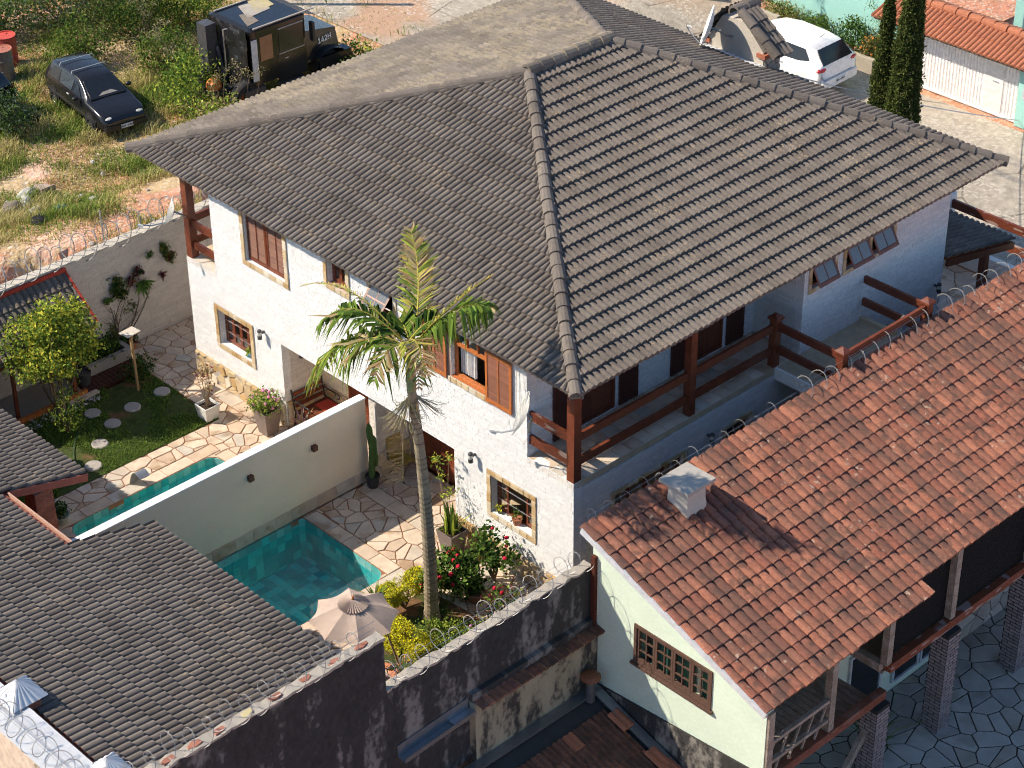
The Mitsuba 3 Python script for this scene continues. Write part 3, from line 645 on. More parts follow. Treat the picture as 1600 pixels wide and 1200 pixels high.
# balcony doors and side windows (in the shade)
def ybox(m, x0, x1, z0, z1, y, d, c=None): m.box(x0, y, z0, x1, y + d, z1, c)
for (x0, x1) in ((1.25, 2.40), (4.55, 5.55)):
    m = MB(0)
    for r_ in ((x0, 3.02, x0 + .06, 5.05), (x1 - .06, 3.02, x1, 5.05), (x0 + .06, 4.99, x1 - .06, 5.05), (x0 + .06, 3.02, x1 - .06, 3.07)): ybox(m, r_[0], r_[2], r_[1], r_[3], 1.26, .09)
    k = m.emit(f'{H}__balcony_door', 'm_wood')
    n = 2
    for i in range(n):
        a, b_ = x0 + .06 + (x1 - x0 - .12) * i / n, x0 + .06 + (x1 - x0 - .12) * (i + 1) / n
        m = MB(0); ybox(m, a, a + .06, 3.07, 4.99, 1.285, .04); ybox(m, b_ - .06, b_, 3.07, 4.99, 1.285, .04); ybox(m, a + .06, b_ - .06, 3.07, 3.75, 1.29, .03); ybox(m, a + .06, b_ - .06, 4.93, 4.99, 1.285, .04)
        for zz in (4.05, 4.35, 4.65): ybox(m, a + .06, b_ - .06, zz - .012, zz + .012, 1.29, .03)
        m.emit(f'{k}__leaf', 'm_wood')
        kk = num(f'{k}__pane'); scene[kk] = mikit.ply(([(a + .06, 1.305, 3.75), (b_ - .06, 1.305, 3.75), (b_ - .06, 1.305, 4.93), (a + .06, 1.305, 4.93)], [[0, 1, 2], [0, 2, 3]]), 'm_pane')
    m = MB('curtain'); xx = np.linspace(x0 + .35, x1 - .1, 30); yy = 1.5 + .04 * np.sin(np.arange(30) * 1.7)
    m.add(np.vstack([np.c_[xx, yy, np.full(30, 3.1)], np.c_[xx, yy, np.full(30, 4.95)]]), [[i, i + 1, 31 + i] for i in range(29)] + [[i, 31 + i, 30 + i] for i in range(29)]); m.emit(f'{k}__curtain', 'm_matte')
    for (a, b_) in ((x0 - .58, x0 - .04), (x1 + .08, x1 + .60)):
        a = max(a, .05)
        m = MB('mahogany_dark', .5); ybox(m, a, b_, 3.04, 5.0, 1.205, .04); k2 = m.emit(f'{H}__balcony_shutter', 'm_satin')
        for zz in np.arange(3.12, 4.95, .06): m = MB('mahogany_dark', .7); ybox(m, a + .06, b_ - .06, zz, zz + .035, 1.195, .012); m.emit(f'{k2}__slat', 'm_satin')
for q in G_WIN:
    x0, z0, x1, z1 = q.bounds; m = MB(0)
    for r_ in ((x0, z0, x0 + .06, z1), (x1 - .06, z0, x1, z1), (x0 + .06, z0, x1 - .06, z0 + .06), (x0 + .06, z1 - .06, x1 - .06, z1)): ybox(m, r_[0], r_[2], r_[1], r_[3], .08, .07)
    n = 4 if x1 - x0 > 1 else 2
    for i in range(1, n): xx = x0 + (x1 - x0) * i / n; ybox(m, xx - .03, xx + .03, z0 + .06, z1 - .06, .09, .05)
    k = m.emit(f'{H}__window', 'm_wood')
    for i in range(n):
        a, b_ = x0 + (x1 - x0) * i / n + .04, x0 + (x1 - x0) * (i + 1) / n - .04
        kk = num(f'{k}__pane'); scene[kk] = mikit.ply(([(a, .12, z0 + .06), (b_, .12, z0 + .06), (b_, .12, z1 - .06), (a, .12, z1 - .06)], [[0, 1, 2], [0, 2, 3]]), 'm_pane')
# porch doors
def door(y0, y1, leaves, openend=0):
    m = MB(0); m.box(1.12, y0, 0, 1.2, y0 + .05, 2.12); m.box(1.12, y1 - .05, 0, 1.2, y1, 2.12); m.box(1.12, y0 + .05, 2.06, 1.2, y1 - .05, 2.12)
    k = m.emit(f'{H}__porch_door', 'm_wood')
    for i in range(leaves):
        w_ = (y1 - y0 - .1) / (leaves + openend); a = y1 - .05 - w_ * (i + 1)
        m = MB(0)
        for j in range(4): m.box(1.14, a + w_ * j / 4 + .004, .03, 1.175, a + w_ * (j + 1) / 4 - .004, 2.05)
        m.box(1.125, a + .01, .3, 1.14, a + w_ - .01, .42); m.box(1.125, a + .01, 1.1, 1.14, a + w_ - .01, 1.2)
        m.emit(f'{k}__leaf', 'm_wood')
    return k
door(3.5, 5.62, 2, 1); door(6.45, 8.05, 4, 0)
# ---- rough stone plinth along the front: irregular blocks standing proud
def plinth(y0, y1, z1, seed, axes, name='plinth'):
    bed = MB('mortar', .3); bed.prism(sbox(y0, 0, y1, z1), .002, .040, axes=axes); k = bed.emit(f'{H}__{name}', 'm_matte')
    for q in cells(sbox(y0, .0, y1, z1 + .02), .25, seed, .022, jit=.46):
        p = np.array(q.exterior.coords); q2 = q
        slab(q2, .0, .055 + rng.uniform(-.012, .02), 2, bev=.016, axes=axes, tilt=.02).emit(f'{k}__stone', 'm_slab')
plinth(0.02, 3.35, .54, 61, YZ(0)); plinth(8.85, 12.08, .56, 62, YZ(0)); plinth(.03, 1.08, .62, 63, XZ(6.0)); plinth(.03, 1.08, .62, 64, XZ(8.85))
plinth(8.05, 8.84, .62, 65, YZ(1.1)); plinth(5.64, 5.98, 1.6, 66, YZ(1.1))
# ---- main roof: hipped, concrete double-roll tiles in courses
def roll(hgt, cover=.80):
    return lambda t: hgt * math.sqrt(max(0.0, 1 - (t / cover) ** 2)) if abs(t) < cover else 0.0
RA, RB = np.array([5.28, 6.62, 7.46]), np.array([7.58, 6.62, 7.46])
CO = [np.array(c) for c in ((-.26, -.29, 5.2), (12.75, -.29, 5.2), (12.75, 13.5, 5.2), (-.26, 13.5, 5.2))]
ROOF = f'{H}__roof'
m = MB('mahogany_dark', .6)
dn = np.array([0, 0, -.045])
CI = [c + np.array([.10 * (1 if c[0] < 5 else -1), .10 * (1 if c[1] < 5 else -1), .03]) for c in CO]
ins = [c + dn for c in CI] + [RA + dn, RB + dn]
m.add(ins, [[0, 1, 5], [0, 5, 4], [1, 2, 5], [2, 3, 4], [2, 4, 5], [3, 0, 4]])
lo_ = [c + np.array([0, 0, -.10]) for c in CI]; m.add(lo_, [[0, 1, 2], [0, 2, 3]])
m.add([c + dn for c in CI] + lo_, [[0, 1, 5], [0, 5, 4], [1, 2, 6], [1, 6, 5], [2, 3, 7], [2, 7, 6], [3, 0, 4], [3, 4, 7]])
m.emit(ROOF, 'm_matte', fixed=True); NAMES.add(ROOF)
def face(p0, p1, ridge0, ridge1, kind):
    """tiles between the eave p0-p1 and the ridge"""
    U = (p1 - p0) / np.linalg.norm(p1 - p0); L = np.linalg.norm(p1 - p0)
    a = ridge0 - p0; ua = a @ U; up = a - ua * U; S = np.linalg.norm(up); V = up / S; N = np.cross(U, V)
    if N[2] < 0: N = -N
    ub = (ridge1 - p0) @ U
    lo = lambda v: ua * np.clip(v, 0, S) / S
    hi = lambda v: L + (ub - L) * np.clip(v, 0, S) / S
    e = .331; rows = int(math.ceil((S - .02) / e))
    return tile_field(p0 + N * .0 - V * .03, U, V, N, .1505, 2, e, rows, lo, hi, roll(.058, .86), .062, kind, jitter=.004, lap=.03, u0=.03)
tiles = face(CO[3], CO[0], RA, RA, 0) + face(CO[0], CO[1], RA, RB, 0) + face(CO[2], CO[3], RB, RA, 1) + face(CO[1], CO[2], RB, RB, 0)
pieces(ROOF, 'tile', tiles, 'm_tile_grey', rest='tile_field')
for a, b in ((CO[0], RA), (CO[1], RB), (CO[2], RB), (CO[3], RA)):
    d = (b - a) / np.linalg.norm(b - a)
    for c in hip_caps(a - d * .05 + [0, 0, .055], b + [0, 0, .07], .13, .37, 0, flat=.95): c.emit(f'{ROOF}__ridge_tile', 'm_tile_grey')
for c in hip_caps(RA + [-.1, 0, .09], RB + [.1, 0, .09], .15, .37, 1): c.emit(f'{ROOF}__ridge_tile', 'm_tile_grey')
# mortar under the hips
m = MB('cement_dark')
for a, b in ((CO[0], RA), (CO[1], RB), (CO[2], RB), (CO[3], RA), (RA, RB)): m.beam(a + [0, 0, .01], b + [0, 0, .015], .19, .10)
m.emit(f'{ROOF}__ridge_mortar', 'm_matte')

# ---- pool house: one slope of the same tiles with a notched eave
PH = thing('pool_house', 'low building with a notched dark grey tile roof in the lower left foreground', 'building')
PS = .262; PX0, PXH = -6.0, -11.42
def pz(x): return 2.5 - PS * (x - PX0)
Vp = np.array([-1, 0, PS]); Vl = np.linalg.norm(Vp); Vp = Vp / Vl; Up = np.array([0, 1., 0]); Np = np.array([PS, 0, 1.]) / Vl
S1 = (PX0 - PXH) * Vl; notch = 1.75 * Vl
ph = []
nr = lambda a, b, z0: tile_field(np.array([PX0 - .0, 0, 2.5]), Up, Vp, Np, .1505, 2, .331, int(S1 / .331), (lambda v, a=a: a), (lambda v, b=b: b), roll(.058, .86), .062, 0, jitter=.004, lap=.03, u0=.05)
ph += nr(-1.69, 5.04, 0)
ph += [t for t in nr(5.04, 7.28, 0) if np.vstack(t.v)[:, 0].max() < PX0 - 1.70]
ph += nr(7.28, 13.0, 0)
# wood board under the tiles
poly = unary_union([sbox(PXH, -1.68, PX0 - .04, 5.04), sbox(PXH, 5.0, PX0 - 1.74, 7.3), sbox(PXH, 7.28, PX0 - .04, 13.0)])
m = MB('fascia', .5)
g = trimesh.creation.extrude_polygon(poly, .11, engine='earcut'); v = np.array(g.vertices); v[:, 2] += pz(v[:, 0]) - .135
m.add(v, g.faces); k = m.emit(f'{PH}__roof', 'm_matte')
pieces(k, 'tile', ph, 'm_tile_grey', rest='tile_field')
m = MB('fascia_pale', .6)
for (ya, yb, x) in ((-1.68, 5.04, PX0), (5.04, 7.28, PX0 - 1.70), (7.28, 13, PX0)): m.box(x - .0, ya, pz(x) - .12, x + .035, yb, pz(x) + .012)
m.emit(f'{PH}__eave_board', 'm_matte')
m = MB('fascia', .5)
for y, s in ((5.04, 1), (7.28, -1)):
    m = MB('fascia', .5); m.beam((PX0 + .03, y + s * .014, pz(PX0) - .06), (PX0 - 1.72, y + s * .014, pz(PX0 - 1.72) - .06), .028, .16); m.emit(f'{PH}__gable_board', 'm_matte')
w = MB('brick', .5); w.box(-11.3, -1.66, 0, -7.95, 12.9, 2.9); w.emit(f'{PH}__wall', 'm_matte')
w = MB('mahogany_dark'); w.box(-7.95, 5.6, .0, -7.9, 6.9, 2.2); w.emit(f'{PH}__door', 'm_wood')
# brick pillar at the notch: bricks laid in courses
def brick_pillar(key, x0, y0, z0, x1, y1, z1, bl, bh, bd, joint, colr, mort, parent_stuff=True, part='brick', single=False):
    m = MB(mort, .5); j = .006; m.box(x0 + j, y0 + j, z0, x1 - j, y1 - j, z1); m.emit(f'{key}__core' if not single else key, 'm_matte')
    b = MB(colr); its = []
    n = int((z1 - z0) / bh)
    for i in range(n):
        za, zb = z0 + i * bh + joint / 2, z0 + (i + 1) * bh - joint / 2
        for (a0, a1, fn) in ((x0, x1, lambda a, c, o: (a, y0 - o, c, y0 + .03)), (y0, y1, lambda a, c, o: (x0 - o, a, x0 + .03, c))):
            off = (bl / 2 if i % 2 else 0); a = a0 - off
            while a < a1 - .01:
                s, e = max(a, a0) + joint / 2, min(a + bl, a1) - joint / 2
                if e - s > .015:
                    q = fn(s, e, rng.uniform(0, .004)); t = MB(colr); t.box(q[0], q[1], za, q[2], q[3], zb); its.append(t)
                a += bl
    return its
for its in (brick_pillar(f'{PH}__pillar', -7.12, 7.32, 0, -6.72, 7.72, 2.55, .22, .075, .1, .010, 'brick', 'mortar'),):
    for i in its: i.emit(f'{PH}__pillar__brick', 'm_matte')
# parapet with a zinc flashing along the high edge
m = MB(2.0, .5); m.box(-11.86, -1.9, -3.3, -11.60, 13, pz(-11.6) + .06); m.box(-11.60, -1.69, 2.9, -11.40, 13, pz(-11.6) + .06); pk = m.emit(f'{PH}__parapet', 'm_mould')
m = MB('zinc'); m.box(-11.90, -1.9, pz(-11.6) + .062, -11.28, 13, pz(-11.6) + .085); m.box(-11.63, -1.9, pz(-11.6) + .085, -11.60, 13, pz(-11.6) + .11); m.emit(f'{PH}__flashing', 'm_matte')

# ---- the neighbour's clay roof
N = thing('neighbour_house', 'pale green neighbour house under a weathered orange clay tile roof', 'house')
NX0, NX1, NYR, NZR = -1.60, 11.9, -1.765, 3.75
NS = .354; NYE = -6.12
def nz(y): return NZR + NS * (y - NYR)
Vn = np.array([0, 1., NS]); Ln = np.linalg.norm(Vn); Vn /= Ln; Nn = np.array([0, -NS, 1.]) / Ln
SN = (NYR - NYE) * Ln; EX = .352; rowsN = int(round(SN / EX)); EX = SN / rowsN
ntf = lambda y, n, hi: tile_field(np.array([0, y, nz(y)]), np.array([1., 0, 0]), Vn, Nn, .205, 1, EX, n, lambda v: NX0, lambda v: hi, roll(.066, .99), .026, 0, jitter=.006, lap=.045, u0=NX0, taper=.08)
nt = ntf(NYE, 1, 3.0) + ntf(NYE + EX / Ln, rowsN - 1, NX1)
m = MB('wood_old', .4)
g = trimesh.creation.extrude_polygon(unary_union([sbox(NX0 + .06, NYE + .06, 2.95, NYR), sbox(2.8, NYE + .06 + EX / Ln, NX1, NYR)]), .05, engine='earcut'); v = np.array(g.vertices); v[:, 2] += nz(v[:, 1]) - .09; m.add(v, g.faces)
k = m.emit(f'{N}__roof', 'm_matte'); NROOF = k
pieces(k, 'tile', nt, 'm_tile_red', rest='tile_field')
m = MB('zinc', .4); m.beam((NX0 + .02, NYE, nz(NYE) - .03), (NX0 + .02, NYR, nz(NYR) - .03), .05, .13); m.emit(f'{N}__verge_board', 'm_matte')
prin("m_plaster", proc(lambda p, n, uv: pal_lookup(uv) * (0.90 + 0.10 * uv.y + 0.16 * (fbm(p.x * 1.2, p.y * 1.2, p.z * 1.6, 4) - 0.5) + 0.10 * (fbm(p.x * 19, p.y * 19, p.z * 19, 2) - 0.5))), 0.8, 0.2)
# ================================================================ WALLS
# cream dividing wall between the two pools
D = thing('dividing_wall', 'long smooth cream garden wall between the two pools', 'wall')
m = MB('cream', .62); m.box(-7.35, 6.08, 0, -.004, 6.235, 2.05); m.emit(f'{D}__body', 'm_plaster')
m = MB('render_pale', .9); m.box(-7.37, 6.06, 2.05, -.006, 6.25, 2.085, 'white', .6); m.emit(f'{D}__coping', 'm_plaster')
for i, q in enumerate(strips(-7.3, 0.0, -.01, .30, .55, 'x', .008, 71)):
    slab(q.intersection(sbox(-7.3, .004, 0, .30)), 0, .018, 0 if i % 3 else .2, bev=.003, axes=XZ(6.08), tilt=.001).emit(f'{D}__skirting_stone', 'm_slab')
# boundary wall at the back of the left garden
B = thing('boundary_wall', 'tall cream stone-clad boundary wall behind the left garden with razor wire on top', 'wall')
m = MB(.85, .5); m.box(-14, 14.14, -.1, 12.5, 14.34, 2.66); m.emit(f'{B}__body', 'm_split')
m = MB('render_pale', .5); m.box(-14, 14.12, 2.66, 12.5, 14.37, 2.70); m.emit(f'{B}__coping', 'm_matte')
# mould-black wall along the bottom
K = thing('black_wall', 'mould-blackened boundary wall stepping down in the foreground', 'wall')
def wall_seg(x0, x1, z1, y0=-1.90, y1=-1.70, z0=-3.3):
    m = MB(0.0, .5); m.box(x0, y0, z0, x1, y1, z1 - .03); m.emit(f'{K}__body', 'm_mould')
wall_seg(-11.86, -6.26, 4.08); wall_seg(-6.26, -1.44, 2.95)
g = np.random.default_rng(5)
for (x0, x1, z) in ((-11.86, -6.25, 4.08), (-6.25, -1.43, 2.95)):
    m = MB('dust', .4); xs_ = np.arange(x0, x1 + .05, .12); xs_[-1] = x1
    ya, yb = -1.905 + g.normal(0, .012, len(xs_)), -1.695 + g.normal(0, .012, len(xs_)); zt = z + g.normal(0, .012, len(xs_))
    v = np.vstack([np.c_[xs_, ya, xs_ * 0 + z - .05], np.c_[xs_, ya, zt], np.c_[xs_, yb, zt + g.normal(0, .01, len(xs_))], np.c_[xs_, yb, xs_ * 0 + z - .05]]); n = len(xs_)
    f = []
    for r in range(3):
        for i in range(n - 1): f += [[r * n + i, r * n + i + 1, (r + 1) * n + i + 1], [r * n + i, (r + 1) * n + i + 1, (r + 1) * n + i]]
    f += [[0, n, 2 * n], [0, 2 * n, 3 * n], [n - 1, 4 * n - 1, 3 * n - 1], [n - 1, 3 * n - 1, 2 * n - 1]]
    m.add(v, f); m.emit(f'{K}__coping', 'm_plaster')
x = -11.5
while x < -6.6:        # broken hollow bricks show through the top of the higher part
    a = g.uniform(.18, .32)
    p = np.array([(x, -1.855), (x + a * .5, -1.87), (x + a, -1.835), (x + a, -1.755), (x + a * .4, -1.73), (x, -1.765)]) + g.normal(0, .012, (6, 2))
    MBk = slab(Polygon(p), 4.03, 4.098, PIDX['brick_old'] if g.random() < .7 else PIDX['lichen'], bev=.01); MBk.emit(f'{K}__brick', 'm_matte')
    x += a + g.uniform(.12, .4)
# its continuation behind the clay roof
m = MB(.3, .5); m.box(-1.40, -1.90, -3.2, 16.2, -1.72, 3.55); m.emit(f'{K}__rear_body', 'm_mould')
# yellowish lower wall with a tile coping, below the black wall
Y = thing('yellow_wall', 'dirty yellow wall with a clay tile coping below the black wall', 'wall')
m = MB(.5, .5); m.box(-4.45, -2.06, -3.3, -1.44, -1.902, 1.62); m.emit(f'{Y}__body', 'm_mould')
# ================================================================ NEIGHBOUR HOUSE: gable wall, window, chimney, verandah, courtyard
NW = sbox(-4.80, 1.38, -2.96, 2.24)
gab = Polygon([(-6.02, -3.3), (-1.905, -3.3), (-1.905, nz(-1.905) - .06), (-6.02, nz(-6.02) - .06)]).difference(NW)
MB('mint', .55).prism(gab, -1.42, -1.24, axes=toX).emit(f'{N}__gable_wall', 'm_plaster')
skirt = Polygon([(-5.98, -2.2), (-2.0, -2.2), (-2.0, .30), (-5.98, .68)])
MB(0.35, .5).prism(skirt, -1.455, -1.424, axes=toX).emit(f'{N}__skirting', 'm_mould')
m = MB('mint', .4); m.box(-1.24, -4.30, -2.3, 12.6, -4.2, 2.65); m.emit(f'{N}__house_wall', 'm_plaster')
y0, z0, y1, z1 = NW.bounds
m = MB('window_brown', .5); st = .06
for a in ((y0, z0, y0 + st, z1), (y1 - st, z0, y1, z1), (y0 + st, z0, y1 - st, z0 + st), (y0 + st, z1 - st, y1 - st, z1)): m.box(-1.45, a[0], a[1], -1.36, a[2], a[3])
k = m.emit(f'{N}__window', 'm_matte'); m = MB('window_brown', .7); m.box(-1.49, y0 - .05, z0 - .05, -1.36, y1 + .05, z0 - .003); m.emit(f'{k}__sill', 'm_matte')
n4 = 4
for i in range(n4):
    a, b = y0 + st + (y1 - y0 - 2 * st) * i / n4, y0 + st + (y1 - y0 - 2 * st) * (i + 1) / n4
    m = MB('window_brown', .6); sash(m, a + .004, b - .004, z0 + st, z1 - st, -1.425, .045, 1, 2, .022, .04); m.emit(f'{k}__sash', 'm_matte'); pane(k, a + .05, b - .05, z0 + .12, z1 - .1, -1.40)
m = MB('curtain_green'); yy = np.linspace(y0 + .1, y1 - .05, 60); xx = -1.30 + .035 * np.sin(np.arange(60) * 1.5); keep = [i for i in range(59) if (i // 7) % 3 != 1]
m.add(np.vstack([np.c_[xx, yy, np.full(60, z0)], np.c_[xx, yy, np.full(60, z1)]]), [[i, i + 1, 61 + i] for i in keep] + [[i, 61 + i, 60 + i] for i in keep]); m.emit(f'{k}__curtain', 'm_matte')
m = MB('mint', .5); m.box(1.9, -4.2, -.3, 2.0, -1.95, 2.55); m.emit(f'{N}__room_wall', 'm_matte'); m = MB('wood_old', .5); m.box(-1.24, -4.2, .3, 1.9, -1.95, .36); m.emit(f'{N}__room_floor', 'm_matte')
# downpipe at the corner
m = MB('mahogany_dark', .9); m.box(-1.50, -2.02, .2, -1.425, -1.93, 3.2); m.emit(f'{N}__downpipe', 'm_matte')
# chimney with a slab cap
C_ = thing('neighbour_chimney', 'small rendered chimney with a flat concrete cap on the orange clay roof', 'chimney')
m = MB('render_pale', .5); cx, cy = .47, -2.38
hb = [(-.24, -.24), (.24, -.24), (.24, .24), (-.24, .24)]
zb = 3.0; m.add([(cx + a * 1.08, cy + b * 1.08, zb) for a, b in hb] + [(cx + a * 1.06, cy + b * 1.06, 3.62) for a, b in hb] + [(cx + a, cy + b, 3.72) for a, b in hb] + [(cx + a * .98, cy + b * .98, 3.96) for a, b in hb],
      [[i + 4 * j, (i + 1) % 4 + 4 * j, (i + 1) % 4 + 4 * j + 4] for j in range(3) for i in range(4)] + [[i + 4 * j, (i + 1) % 4 + 4 * j + 4, i + 4 * j + 4] for j in range(3) for i in range(4)] + [[12, 13, 14], [12, 14, 15]])
m.emit(f'{C_}__stack', 'm_plaster')
m = MB('concrete', .3)
for a, b in ((-1, -1), (1, -1), (1, 1), (-1, 1)): m.box(cx + a * .21 - .04, cy + b * .21 - .04, 3.96, cx + a * .21 + .04, cy + b * .21 + .04, 4.06)
m.emit(f'{C_}__pier', 'm_plaster', kind='stuff')
m = MB('concrete', .5); m.box(cx - .37, cy - .35, 4.06, cx + .37, cy + .35, 4.13); m.emit(f'{C_}__cap', 'm_plaster')
# verandah: deck, beams, posts, dark net, brick piers
def nbeam(p, q, w, h, name, kind=2.0, up=(0, 0, 1)): return MB(kind).beam(p, q, w, h, up=up).emit(f'{N}__{name}', 'm_wood')
VY = -5.55
nbeam((2.66, VY, .36), (12.6, VY, .36), .16, .20, 'verandah_beam', 1.3)
nbeam((-1.40, VY, -.22), (2.60, VY, -.22), .16, .20, 'verandah_beam', 1.6)
nbeam((2.60, VY + .09, .36), (2.60, -4.3, .36), .14, .18, 'verandah_beam')
for x in np.arange(-1.3, 2.45, .145): MB(1.8).box(x, VY + .1, -.38, x + .13, -4.26, -.34).emit(f'{N}__deck_board', 'm_wood')
m = MB('wood_old', .3); m.box(2.65, VY + .1, .15, 12.6, -4.26, .2); m.emit(f'{N}__upper_deck', 'm_matte')
for x, y, za, zb in ((-1.33, -6.0, -2.2, 2.05), (1.0, VY + .02, -.12, 2.2), (2.62, VY + .02, .47, 2.2), (4.55, VY + .02, .47, 2.2), (7.1, VY + .02, .47, 2.2), (2.0, -4.7, -.34, 2.4), (.2, -4.75, -.34, 2.4)):
    nbeam((x, y, za), (x, y, zb), .15, .15, 'verandah_post', 2.0, up=(1, 0, 0))
nbeam((1.1, VY + .1, 1.2), (2.2, -4.7, .2), .10, .10, 'brace'); nbeam((1.0, VY + .08, 1.3), (1.9, -4.75, 1.95), .09, .09, 'brace'); nbeam((-1.2, -5.2, 1.6), (2.3, -4.8, 1.45), .10, .12, 'brace'); nbeam((.25, -4.75, .5), (1.95, -4.72, .45), .09, .09, 'brace')
nbeam((-1.25, VY, .62), (.92, VY, .62), .08, .08, 'deck_rail'); nbeam((-1.25, VY, .16), (.92, VY, .16), .08, .08, 'deck_rail')
for i in range(6): nbeam((-1.2 + i * .36, VY, -.1), (-.9 + i * .36, VY, .6), .035, .035, 'lattice_bar')
# shade net filling the upper verandah between beam and eave: a fine mesh of cords
m = MB('net', .5)
for z in np.arange(.50, 2.10, .03): m.beam((2.72, VY + .10, z), (12.6, VY + .10, z), .012, .022)
for x in np.arange(2.72, 12.6, .06): m.beam((x, VY + .105, .48), (x, VY + .105, 2.1), .02, .008, up=(1, 0, 0))
m.emit(f'{N}__shade_net', 'm_matte', kind='stuff')
for i, (x, zt) in enumerate(((2.62, -.33), (4.70, .25), (7.26, .25), (9.8, .25))):
    pk = num(f'{N}__brick_pier'); its = brick_pillar(pk, x - .42, VY - .20, -2.2, x - .02, VY + .20, zt, .25, .082, .1, .024, 'brick_grey', 'joint', single=True)
    b = MB('brick_grey')
    for t in its:
        for v, f, u in zip(t.v, t.f, t.u): b.add(v, f, t.c, u[0, 1])
    b.emit(f'{pk}__brickwork', 'm_matte', kind='stuff')
nbeam((1.2, VY + .05, -2.2), (2.3, VY + .05, -.9), .10, .14, 'brace')
# lower storey wall: white band, stone facing, windows
m = MB('mint', .7); m.box(6.6, -4.37, -.80, 12.6, -4.30, -.42); m.emit(f'{N}__band', 'm_plaster')
bed = MB('cement_dark', .5); bed.box(6.6, -4.34, -2.2, 12.6, -4.30, -.80); k = bed.emit(f'{N}__stone_facing', 'm_matte')
st = [slab(q, 0, .05 + rng.uniform(0, .01), .55, bev=.01, axes=XZ(-4.335), tilt=.006) for q in cells(sbox(6.62, -2.19, 12.5, -.82), .36, 81, .02)]
pieces(k, 'stone', st, 'm_slab', limit=60)
for (a, b) in ((3.2, 4.25), (4.65, 5.5), (5.55, 6.3)):
    m = MB('zinc', .4)
    for r_ in ((a, -2.0, a + .05, -.5), (b - .05, -2.0, b, -.5), (a + .05, -.55, b - .05, -.5), (a + .05, -2.0, b - .05, -1.95)): m.box(r_[0], -4.36, r_[1], r_[2], -4.305, r_[3])
    k = m.emit(f'{N}__lower_window', 'm_satin'); m = MB('glass_dark', .5); m.box(a + .05, -4.325, -1.95, b - .05, -4.31, -.55); m.emit(f'{k}__pane', 'm_gloss')
yard('courtyard', sbox(-1.2, -13, 12.6, -4.31), [], .43, 15, .62, z=-2.2, gap=.028, bed='joint', limit=300)

# ================================================================ LOW BUILDING IN THE BOTTOM CORNER
L = thing('low_shed', 'low lean-to with a mossy blackened clay tile roof beside the pale green gable', 'shed')
LZ = .30; LSl = .30
def lz(y): return LZ + LSl * (y + 2.08)
Vq = np.array([0, 1., LSl]); Vq /= np.linalg.norm(Vq); Nq = np.array([0, -LSl, 1.]) / math.hypot(1, LSl)
def lkind(u, v): return 2.0 if rng.random() < .05 else 1.0
lt = tile_field(np.array([0, -6.5, lz(-6.5)]), np.array([1., 0, 0]), Vq, Nq, .13, 2, .34, 12, lambda v: -5.6, lambda v: -1.78, roll(.034, .62), .026, 1.0, jitter=.008, lap=.04, kindf=lkind)
m = MB('tar', .4); g_ = trimesh.creation.extrude_polygon(sbox(-5.6, -6.5, -1.47, -2.06), .05, engine='earcut'); v = np.array(g_.vertices); v[:, 2] += lz(v[:, 1]) - .08; m.add(v, g_.faces); k = m.emit(f'{L}__roof', 'm_matte')
pieces(k, 'tile', lt, 'm_tile_red', rest='tile_field')
for (x, y) in ((-1.70, -3.15), (-1.72, -4.1), (-1.66, -4.42), (-1.76, -4.62)):
    for t in tile_field(np.array([x - .15, y, lz(y) + .075]), np.array([1., .06, 0]), Vq, Nq, .15, 2, .40, 1, lambda v: 0, lambda v: .30, roll(.03, .7), .02, 2.0): t.emit(f'{k}__loose_tile', 'm_tile_red')
m = MB('zinc_dull', .4); m.beam((-5.6, -2.16, lz(-2.16) + .05), (-1.5, -2.16, lz(-2.16) + .05), .22, .05); m.emit(f'{L}__top_gutter', 'm_metal')
m = MB('zinc_dull', .7); m.beam((-1.60, -2.1, lz(-2.1) + .06), (-1.60, -4.3, lz(-4.3) + .06), .20, .04); m.emit(f'{L}__side_gutter', 'm_metal')
V_ = thing('vent_pipe', 'short dark flue with a rusty disc cap in the corner of the low shed', 'vent pipe')
m = MB('zinc_dull', .2); m.lathe([(.085, 0), (.085, .50)], (-1.83, -2.28, .25), 14); m.emit(f'{V_}__pipe', 'm_metal')
m = MB('rust', .6); m.lathe([(0, .0), (.19, .0), (.195, .02), (.12, .06), (0, .075)], (-1.83, -2.28, .80), 20); m.emit(f'{V_}__cap', 'm_satin')
m = MB('zinc_dull', .2); [m.tube([(-1.83 + .08 * math.cos(a), -2.28 + .08 * math.sin(a), .70), (-1.83 + .10 * math.cos(a), -2.28 + .10 * math.sin(a), .805)], .008, 4) for a in (0.3, 2.4, 4.5)]; m.emit(f'{V_}__strut', 'm_metal', kind='stuff')
# coping tiles on the yellow wall, and the bent gutter on the black wall
for i, x in enumerate(np.arange(-4.42, -1.5, .31)):
    for t in tile_field(np.array([x, -2.22, 1.58]), np.array([1., 0, 0]), np.array([0, .97, .24]), np.array([0, -.24, .97]), .155, 2, .28, 1, lambda v: 0, lambda v: .30, roll(.035, .75), .02, 1.0 if rng.random() < .75 else 0.0): t.emit(f'{Y}__coping_tile', 'm_tile_red')
m = MB(0.0, .5); m.box(-4.45, -2.0, 1.66, -1.44, -1.902, 1.80); m.emit(f'{Y}__mortar_fillet', 'm_mould')
Gt = thing('old_gutter', 'length of bent grey metal gutter fixed along the black wall', 'gutter')
m = MB('zinc_dull', .9); a, b = (-6.1, -1.98, 1.42), (-4.5, -1.98, 1.50)
m.beam((a[0], -1.915, a[2] + .10), (b[0], -1.915, b[2] + .10), .025, .26); m.beam((a[0], -2.02, a[2] - .03), (b[0], -2.02, b[2] - .03), .19, .02); m.beam((a[0], -2.115, a[2] + .02), (b[0], -2.115, b[2] + .02), .012, .09)
m.emit(f'{Gt}__trough', 'm_metal')
